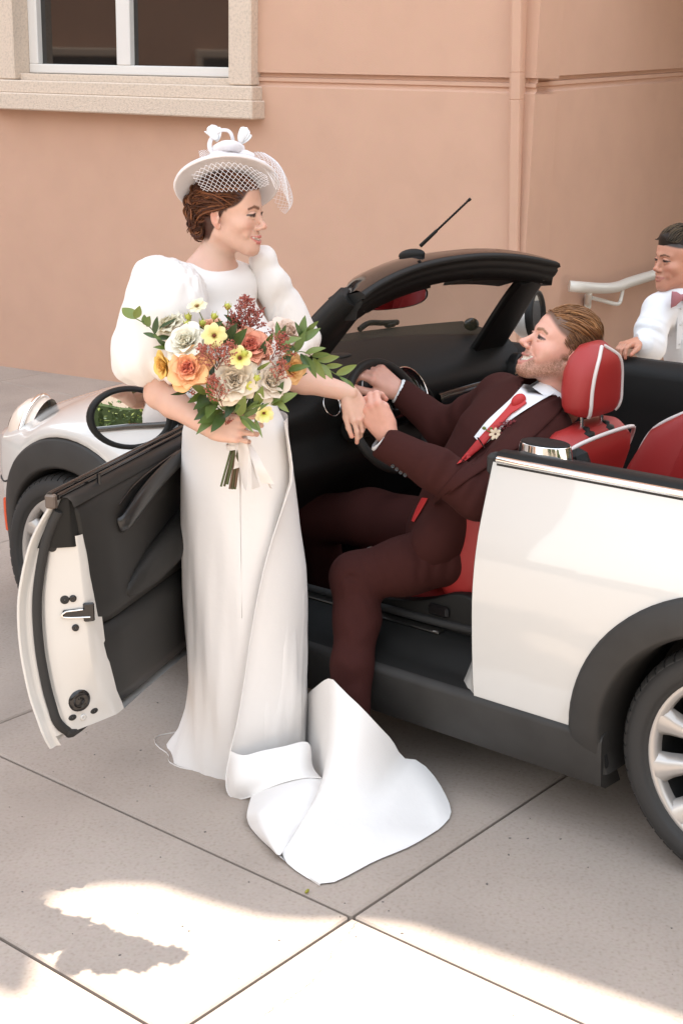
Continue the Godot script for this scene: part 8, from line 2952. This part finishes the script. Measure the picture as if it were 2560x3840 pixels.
	# dark collar of leaves below and among the blooms
	for q in [[Vector3(-0.3457, 1.204, -3.54), Vector3(-0.3796, 1.185, -3.5), 0, 1], [Vector3(-0.3456, 1.207, -3.54), Vector3(-0.3585, 1.165, -3.49), 0, 0], [Vector3(-0.3339, 1.201, -3.53), Vector3(-0.3718, 1.233, -3.48), 3, 2], [Vector3(-0.3223, 1.192, -3.52), Vector3(-0.3636, 1.185, -3.46), 0, 0], [Vector3(-0.3116, 1.181, -3.52), Vector3(-0.3624, 1.15, -3.47), 0, 0], [Vector3(-0.3169, 1.186, -3.52), Vector3(-0.332, 1.17, -3.44), 0, 1], [Vector3(-0.2989, 1.158, -3.52), Vector3(-0.3507, 1.146, -3.46), 0, 1], [Vector3(-0.301, 1.164, -3.52), Vector3(-0.3566, 1.127, -3.46), 3, 1], [Vector3(-0.2949, 1.155, -3.51), Vector3(-0.3169, 1.131, -3.44), 0, 0], [Vector3(-0.2885, 1.163, -3.5), Vector3(-0.2963, 1.217, -3.45), 0, 1], [Vector3(-0.3045, 1.179, -3.5), Vector3(-0.3271, 1.235, -3.44), 0, 1], [Vector3(-0.2581, 1.151, -3.5), Vector3(-0.2407, 1.206, -3.45), 0, 2], [Vector3(-0.2448, 1.163, -3.5), Vector3(-0.2092, 1.193, -3.46), 4, 2], [Vector3(-0.2449, 1.157, -3.5), Vector3(-0.1988, 1.202, -3.47), 4, 1], [Vector3(-0.2506, 1.146, -3.5), Vector3(-0.1877, 1.188, -3.46), 4, 1], [Vector3(-0.2538, 1.146, -3.5), Vector3(-0.2252, 1.131, -3.44), 4, 2], [Vector3(-0.2559, 1.151, -3.5), Vector3(-0.2103, 1.127, -3.46), 3, 1], [Vector3(-0.2117, 1.179, -3.5), Vector3(-0.1973, 1.228, -3.45), 0, 2], [Vector3(-0.1904, 1.183, -3.51), Vector3(-0.1561, 1.2, -3.48), 0, 1], [Vector3(-0.1795, 1.177, -3.51), Vector3(-0.1132, 1.212, -3.5), 0, 2], [Vector3(-0.1629, 1.188, -3.51), Vector3(-0.1347, 1.167, -3.48), 0, 2], [Vector3(-0.1683, 1.194, -3.51), Vector3(-0.1469, 1.238, -3.48), 0, 0], [Vector3(-0.2464, 1.353, -3.58), Vector3(-0.2848, 1.401, -3.55), 0, 3], [Vector3(-0.2765, 1.317, -3.53), Vector3(-0.2395, 1.369, -3.48), 0, 0], [Vector3(-0.2927, 1.323, -3.53), Vector3(-0.2614, 1.38, -3.49), 0, 3], [Vector3(-0.3326, 1.356, -3.56), Vector3(-0.2997, 1.383, -3.54), 0, 0], [Vector3(-0.2103, 1.268, -3.5), Vector3(-0.1836, 1.29, -3.45), 4, 2], [Vector3(-0.2439, 1.207, -3.5), Vector3(-0.2574, 1.173, -3.45), 4, 1], [Vector3(-0.2894, 1.26, -3.54), Vector3(-0.3017, 1.295, -3.5), 0, 3], [Vector3(-0.2123, 1.282, -3.54), Vector3(-0.1876, 1.333, -3.5), 0, 3], [Vector3(-0.3436, 1.282, -3.54), Vector3(-0.3083, 1.246, -3.5), 0, 3], [Vector3(-0.2287, 1.251, -3.53), Vector3(-0.1994, 1.268, -3.5), 0, 3], [Vector3(-0.191, 1.312, -3.56), Vector3(-0.1726, 1.35, -3.53), 0, 1], [Vector3(-0.3391, 1.349, -3.57), Vector3(-0.3573, 1.379, -3.54), 4, 1], [Vector3(-0.2896, 1.355, -3.57), Vector3(-0.3092, 1.385, -3.55), 4, 1], [Vector3(-0.3908, 1.202, -3.55), Vector3(-0.416, 1.207, -3.5), 4, 3], [Vector3(-0.2618, 1.203, -3.52), Vector3(-0.2854, 1.16, -3.46), 0, 3], [Vector3(-0.2343, 1.208, -3.52), Vector3(-0.1998, 1.172, -3.48), 0, 3], [Vector3(-0.2177, 1.146, -3.5), Vector3(-0.1997, 1.11, -3.46), 4, 2]]:
		put.call(q[0], q[1], q[2], q[3], rng.randf_range(-0.6, 0.6))
	# shaded heart of the bunch: short green stems packed together
	var sh := Mb.new()
	for k in 70:
		var a: Vector3 = (Vector3(-0.2645, 1.111, -3.58) as Vector3) + Vector3(rng.randf_range(-0.012, 0.012), 0, rng.randf_range(-0.012, 0.012))
		var b: Vector3 = (Vector3(-0.2735, 1.246, -3.62) as Vector3) + Vector3(rng.randfn() * 0.065, rng.randfn() * 0.025, rng.randf_range(-0.03, 0.05))
		sh.tube(smooth([a, a.lerp(b, 0.5) + Vector3(0, 0.008, 0), b], 3), 0.0018, 5)
	var sho := obj("inner_stems", sh, greens[0], bq)
	sho.set_meta("kind", "stuff")
	# cut stems below the hand
	var stem_c := [Color(0.10, 0.085, 0.035), Color(0.075, 0.09, 0.03), Color(0.13, 0.075, 0.04)]
	for q in [[547, 1035, 508, 1116], [549, 1035, 515, 1118], [550, 1030, 522, 1112], [551, 1035, 528, 1122], [552, 1035, 533, 1124], [553, 1035, 539, 1125], [554, 1030, 541, 1118]]:
		var mb := Mb.new()
		var t := float(q[0] - 547) / 7.0
		var a: Vector3 = (Vector3(-0.2647, 1.084, -3.575) as Vector3) + Vector3(0.003 * (t * 6.0 - 3.0), 0, 0.004 * sin(t * 9.0))
		var b: Vector3 = (Vector3(-0.3114, 0.9529, -3.56) as Vector3) + Vector3((q[2] - 508) / 900.0, (1116 - q[3]) / 900.0, 0.006 * cos(t * 11.0))
		mb.tube(PackedVector3Array([a, b]), rng.randf_range(0.0028, 0.0044), 8)
		obj("stem", mb, mat(stem_c[q[0] % 3], 0.7), bq)
	# ribbon wound round the stems, with long trailing ends
	var silk := mat(Color(0.80, 0.76, 0.72), 0.55)
	silk.backlight_enabled = true
	silk.backlight = Color(0.5, 0.48, 0.46)
	var wr := Mb.new()
	for k in 4:
		var ring := PackedVector3Array()
		for i in 17:
			var a := TAU * i / 16.0
			ring.append((Vector3(-0.2619, 1.094, -3.57) as Vector3) + Vector3(cos(a) * 0.021 - 0.004 * k, -0.012 * k + 0.004 * cos(a), sin(a) * 0.020))
		wr.tube(ring, 0.008, 6, true, 0.35, Vector3(0, 0, 1))
	obj("ribbon", wr, silk, bq)
	for q in [[Vector3(-0.2576, 1.092, -3.54), Vector3(-0.2491, 1.037, -3.53), Vector3(-0.2492, 0.9513, -3.54), 0.026, 0.3], [Vector3(-0.2532, 1.092, -3.54), Vector3(-0.2318, 1.04, -3.52), Vector3(-0.2194, 0.954, -3.53), 0.022, 1.0], [Vector3(-0.2517, 1.089, -3.55), Vector3(-0.2181, 1.031, -3.53), Vector3(-0.1895, 0.9629, -3.54), 0.018, 2.0], [Vector3(-0.2495, 1.089, -3.55), Vector3(-0.2143, 1.023, -3.54), Vector3(-0.1823, 0.9486, -3.55), 0.010, 3.0], [Vector3(-0.2638, 1.083, -3.53), Vector3(-0.2695, 1.04, -3.52), Vector3(-0.2672, 1.006, -3.54), 0.016, 4.0], [Vector3(-0.2593, 1.079, -3.545), Vector3(-0.2638, 0.9193, -3.58), Vector3(-0.2713, 0.5528, -3.655), 0.009, 0.6]]:
		var mb := Mb.new()
		var p := smooth([q[0], q[1], q[2]], 10)
		var rows := []
		for i in p.size():
			var t := float(i) / (p.size() - 1)
			var r := PackedVector3Array()
			for k in 5:
				var u := k / 2.0 - 1.0
				var wv: float = q[3] * (0.6 + 0.5 * t)
				r.append(p[i] + Vector3(u * wv * cos(q[4] + t * 1.2) * 0.9 + 0.1 * u * wv, 0, u * wv * sin(q[4] + t * 1.2) * 0.8 + 0.004 * sin(t * 9.0 + q[4])))
			rows.append(r)
		mb.grid(rows)
		obj("ribbon_tail", mb, silk, bq)

func _ready() -> void:
	setup_view()
	make_materials()
	car_materials()
	build_site()
	build_surroundings()
	build_car()
	build_bride()
	build_groom()
	build_boy()
	build_bouquet()
